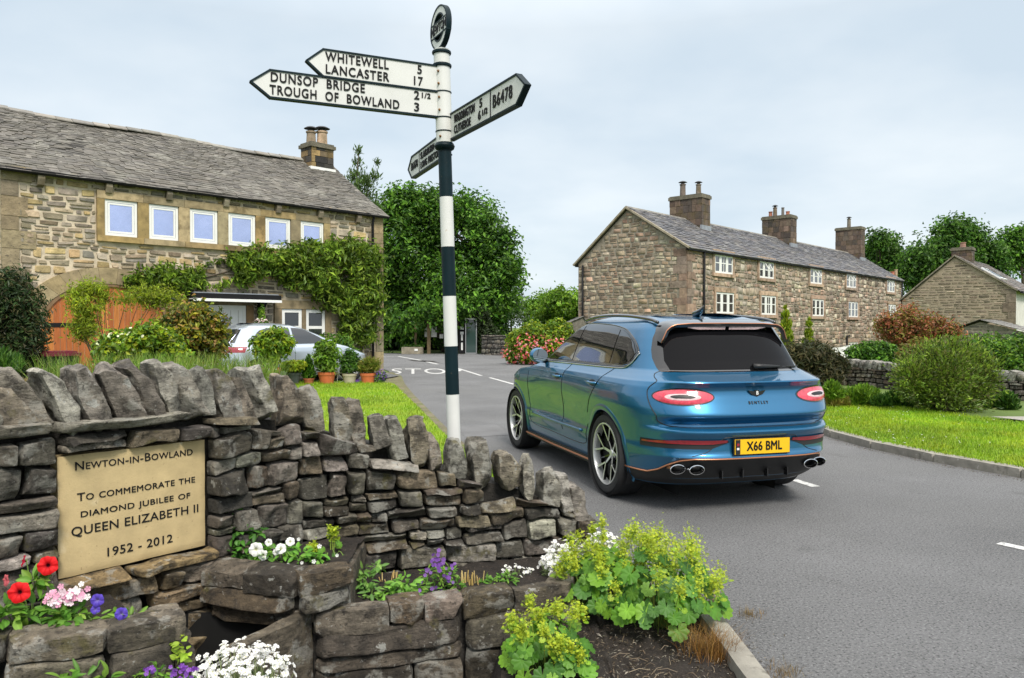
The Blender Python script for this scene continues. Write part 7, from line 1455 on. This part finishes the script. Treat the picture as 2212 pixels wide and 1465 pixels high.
# petunias under the plaque
def bed(label, name, cat, blobs, n, ln, wd, pal, seed, stems=0, group=None, base=None):
    rng = np.random.default_rng(seed); c = np.mean([b[0] for b in blobs], 0); t = thing(name, label, cat, c - [0, 0, blobs[0][1][2]], group); e = MB()
    for i in range(n):
        b = blobs[rng.integers(len(blobs))]; d = nz(rng.normal(0, 1, 3) + [0, -.3, .35]); p = b[0] + d * b[1] * rng.uniform(.5, 1.); broad_leaf(e, p, d * [1, 1, .5] + rng.normal(0, .35, 3), d * .5 + [0, -.35, .8] + rng.normal(0, .25, 3), ln * rng.uniform(.6, 1.25), wd * rng.uniform(.7, 1.2), tones(rng, 1, pal, .15)[0])
    mk('leaves', e, M['leaf'], t, True); s = MB()
    for i in range(n // 6): b = blobs[rng.integers(len(blobs))]; q = b[0] + rng.normal(0, .5, 3) * b[1]; s.tube([np.array([b[0][0], b[0][1], b[0][2] - b[1][2]]), q], .002, 4, 0, (.14, .22, .05))
    mk('stalks', s, M['stem'], t); return t
def B_(u, v, Y, r): c = pt(u, v, Y); rr = r / FPX * Y; return (c, np.array([rr, rr * .8, rr * .75]))
PG = [(.10, .24, .03), (.14, .30, .035), (.07, .18, .025), (.20, .34, .05)]
tf = np.array([.25, -1, .25])
t = bed('red petunia with two big scarlet blooms at the left of the planter', 'red_petunia', 'flowers', [B_(30, 1325, 2.9, 45), B_(75, 1315, 2.95, 36), B_(0, 1340, 2.85, 40), B_(75, 1260, 3.0, 18)], 130, .055, .028, PG, 110)
for u, v, Y, r in ((103, 1222, 2.98, .036), (41, 1280, 2.86, .038)): petunia(t, pt(u, v, Y), tf + rng.normal(0, .1, 3), r, (.70, .012, .016), (.08, .003, .01))
petunia(t, pt(50, 1212, 3.0), [-.8, -.6, .3], .022, (.45, .01, .04), (.1, .004, .01)); petunia(t, pt(12, 1254, 2.9), [-.6, -.9, .1], .022, (.55, .12, .14), (.3, .03, .05))
s = MB()
for u, v, Y, u2 in ((103, 1222, 3.0, 80), (41, 1280, 2.9, 60), (50, 1212, 3.02, 70)): s.tube(curve([pt(u2, 1330, Y), pt((u + u2) / 2 + 6, (v + 1330) / 2, Y + .01), pt(u, v, Y) + [0, .02, 0]], 8), .0022, 5, 0, (.20, .32, .06))
mk('stalks', s, M['stem'], t)
t = bed('pink and white striped verbena between the red and the violet petunias', 'pink_verbena', 'flowers', [B_(120, 1325, 2.95, 34), B_(165, 1325, 2.98, 34), B_(140, 1345, 2.92, 36)], 110, .05, .026, PG, 111)
e = MB(); P = np.concatenate([pt(u, v, 2.93) + rng.normal(0, .013, (14, 3)) for u, v in ((115, 1292), (135, 1288), (155, 1286), (172, 1282), (146, 1296))]); petals5(e, P, np.tile(tf, (len(P), 1)) + rng.normal(0, .3, (len(P), 3)) + [0, 0, .3], .013, tones(rng, len(P), [(.78, .62, .68), (.82, .78, .78), (.72, .35, .5)], .06), rng); mk('flowers', e, M['petal'], t)
t = bed('violet petunia at the right end of the planter', 'violet_petunia', 'flowers', [B_(215, 1335, 2.97, 32), B_(260, 1340, 2.97, 30), B_(190, 1350, 2.93, 30), B_(290, 1335, 3.0, 18)], 80, .042, .016, [(.16, .30, .04), (.22, .36, .05), (.11, .23, .03)], 112)
for u, v, r in ((210, 1297, .024), (206, 1317, .017), (262, 1326, .023)): petunia(t, pt(u, v, 2.93), tf + rng.normal(0, .2, 3), r, (.10, .06, .45), (.25, .2, .5))
# corner planter
t = bed('glossy green twining stem climbing the wall in the corner planter', 'twining_plant', 'plant', [B_(500, 1120, 3.95, 26), B_(515, 1150, 3.92, 30), B_(495, 1165, 3.92, 26), B_(530, 1185, 3.9, 28), B_(500, 1195, 3.88, 30), B_(555, 1150, 3.95, 16)], 130, .044, .028, [(.055, .16, .025), (.08, .22, .03), (.10, .26, .04)], 113)
t = bed('white petunia in the raised corner planter', 'white_petunia', 'flowers', [B_(570, 1205, 3.85, 26), B_(610, 1200, 3.85, 32), B_(650, 1205, 3.85, 32), B_(680, 1212, 3.85, 26)], 210, .036, .022, [(.14, .34, .04), (.2, .42, .05), (.10, .26, .03)], 114)
for u, v, r, nn in ((553, 1187, .034, tf), (568, 1200, .026, [-.1, -1, .1]), (580, 1172, .018, tf), (607, 1185, .026, [.3, -.8, .5]), (627, 1170, .022, [.2, -.9, .4]), (596, 1193, .016, tf)): petunia(t, pt(u, v, 3.80), np.asarray(nn) + rng.normal(0, .1, 3), r, (.82, .82, .80), (.6, .62, .4))
e = MB(); P = np.array([pt(u, v, 3.78) for u, v in ((595, 1222), (622, 1220), (652, 1216), (678, 1213), (728, 1200), (690, 1180), (645, 1165))]); petals5(e, P, np.tile(tf, (7, 1)), .011, np.tile([.8, .8, .78], (7, 1)), rng); mk('flowers', e, M['petal'], t)
# long planter
t = bed('purple bellflower with starry blooms in the middle of the long planter', 'bellflower', 'flowers', [B_(945, 1265, 4.15, 30), B_(930, 1245, 4.18, 26), B_(965, 1240, 4.18, 24), B_(900, 1280, 4.1, 24), B_(985, 1270, 4.15, 22)], 260, .034, .013, PG, 115)
e = MB(); P = np.concatenate([pt(u, v, 4.08) + rng.normal(0, .016, (k, 3)) for u, v, k in ((938, 1210, 12), (950, 1225, 12), (968, 1250, 7), (925, 1240, 5), (915, 1268, 6), (978, 1222, 5), (955, 1275, 5))]); petals5(e, P, np.tile(tf, (len(P), 1)) + rng.normal(0, .4, (len(P), 3)), .0115, tones(rng, len(P), [(.24, .10, .42), (.32, .16, .52), (.18, .07, .34)], .1), rng, cup=.15); mk('flowers', e, M['petal'], t)
bed('fresh green leafy sprig at the left end of the long planter', 'leafy_sprig', 'plant', [B_(790, 1255, 4.05, 22), B_(800, 1280, 4.0, 24), B_(785, 1235, 4.08, 18), B_(815, 1225, 4.1, 12)], 110, .046, .020, [(.13, .27, .06), (.18, .33, .07)], 116)
bed('toothed light green leaves beside the purple bellflower', 'nettle_leaved_plant', 'plant', [B_(850, 1280, 4.0, 28), B_(875, 1265, 4.05, 26), B_(835, 1290, 3.98, 20), B_(880, 1290, 4.0, 20)], 150, .044, .026, [(.15, .34, .05), (.2, .40, .06)], 117)
bed('low green seedlings at the right of the long planter', 'green_seedlings', 'plant', [B_(1070, 1265, 4.2, 22), B_(1095, 1255, 4.25, 22), B_(1050, 1258, 4.25, 14)], 170, .03, .015, PG, 118)
rng = np.random.default_rng(120)
for u, v, lab in ((1010, 1258, 'clump of cut straw-coloured stems right of the bellflower'), (845, 1262, 'few cut straw-coloured stems behind the toothed leaves')):
    c = pt(u, v, 4.25); e = MB()
    for k in range(26 if u > 900 else 10): b = c + np.array([*rng.normal(0, .028, 2), -.03]); e.tube([b, b + np.array([*rng.normal(0, .012, 2), rng.uniform(.05, .10)])], [.004, .0028], 5, 0, tones(rng, 1, [(.42, .30, .10), (.5, .38, .16)], .12)[0])
    tag(mk('cut_stems', e, M['stem'], None, loc=c), lab, 'stubble')
# bottom left corner: violet toadflax and leaves at the foot of the planter
t = bed('violet flowered weed at the bottom edge beside the white mound', 'violet_weed', 'flowers', [B_(345, 1455, 2.85, 30), B_(390, 1460, 2.85, 26), B_(310, 1470, 2.85, 26)], 90, .03, .010, PG, 121)
e = MB(); P = np.concatenate([pt(u, v, 2.8) + rng.normal(0, .009, (6, 3)) for u, v in ((323, 1447), (372, 1453), (398, 1442), (405, 1458), (420, 1450))]); petals5(e, P, np.tile(tf, (len(P), 1)) + rng.normal(0, .4, (len(P), 3)), .009, tones(rng, len(P), [(.20, .06, .40), (.28, .1, .5)], .1), rng); mk('flowers', e, M['petal'], t)
bed('broad green leaves at the bottom left corner of the picture', 'broad_leaved_weed', 'plant', [B_(180, 1470, 2.75, 34), B_(230, 1475, 2.75, 34), B_(140, 1480, 2.7, 30)], 46, .05, .022, PG, 122)
bed('lime green seedling on the trough edge left of the white mound', 'lime_seedling', 'plant', [B_(390, 1385, 2.95, 20), B_(398, 1410, 2.93, 18), B_(385, 1420, 2.92, 12)], 26, .032, .024, [(.28, .42, .04), (.34, .46, .05)], 123)
# dead grass by the kerb, litter on the soil, moss crumbs on the road
def dry(label, c, n, r, h, seed, pal, name='dry_grass'):
    rng = np.random.default_rng(seed); e = MB(); P = np.array(c) + np.concatenate([rng.normal(0, r, (n, 2)), np.zeros((n, 1))], 1); blades(e, rng, P, h, .0012, 1.1, pal); tag(mk(name, e, M['leaf'], None, loc=c), label, 'dry grass')
dry('rust-coloured dry grass tuft against the near edging stones', gp(1565, 1418, .03) + [-.06, 0, 0], 520, .055, .12, 130, [(.30, .14, .03), (.40, .22, .06), (.22, .10, .03)])
dry('straw-coloured crumbs of dry grass in the road by the edging stones', gp(1620, 1330, .0), 120, .04, .035, 131, [(.32, .22, .10), (.22, .15, .07)])
dry('brown tuft of dry moss on the road beyond the yellow flowers', gp(1545, 1296, .0), 120, .03, .04, 132, [(.22, .13, .05), (.3, .2, .08)])
dry('pale scraps of dead grass in the gutter at the bottom edge', gp(1690, 1455, .0), 160, .05, .03, 133, [(.35, .25, .12), (.25, .17, .08)])
rng = np.random.default_rng(140); e = MB(); n = 2400; P = np.stack([rng.uniform(0, 1.0, n), rng.uniform(2.9, 4.0, n), np.full(n, .045)], 1); d = rng.normal(0, 1, (n, 3)) * [1, 1, .25]; leaf_faces(e, rng, P, d, np.tile([0, 0, 1.], (n, 1)) + rng.normal(0, .3, (n, 3)), rng.uniform(.006, .035, n), rng.uniform(.003, .008, n), tones(rng, n, [(.10, .07, .045), (.20, .16, .11), (.06, .045, .03), (.30, .27, .22)], .2)); tag(mk('leaf_litter', e, M['leaf']), kind='stuff')
e = MB()
for k in range(60): a = np.array([rng.uniform(.05, .95), rng.uniform(3.0, 3.9), .05]); d = rng.normal(0, 1, 3) * [.05, .05, .012]; e.tube([a, a + d * .5 + [0, 0, .012], a + d], .0015, 4, 0, tones(rng, 1, [(.22, .17, .11), (.14, .10, .06)], .1)[0])
tag(mk('twigs', e, M['stem']), kind='stuff')
# grit and crumbs gathered along the road edges
rng = np.random.default_rng(150); e = MB(); L1 = resample([(1.16, 2.4), (1.17, 4.1), (1.0, 4.65), (.72, 5.15), (.42, 6.2), (-.1, 8.3), (-.8, 11)], .01); L2 = resample([(4.52, 11.4), (4.66, 9.95), (4.95, 8.95), (5.3, 8.1), (5.8, 7.1)], .01)
for Lx, n, s0 in ((L1, 1500, .11), (L2, 1100, .12)):
    P = Lx[rng.integers(0, len(Lx), n)] + rng.normal(0, 1, (n, 2)) * s0 * rng.random((n, 1)); P = np.concatenate([P, np.full((n, 1), .006)], 1); d = rng.normal(0, 1, (n, 3)) * [1, 1, .2]
    leaf_faces(e, rng, P, d, np.tile([0, 0, 1.], (n, 1)) + rng.normal(0, .4, (n, 3)), rng.uniform(.006, .022, n), rng.uniform(.004, .010, n), tones(rng, n, [(.10, .08, .055), (.20, .17, .12), (.06, .05, .04), (.28, .25, .2)], .2))
tag(mk('road_grit', e, M['leaf']), kind='stuff')
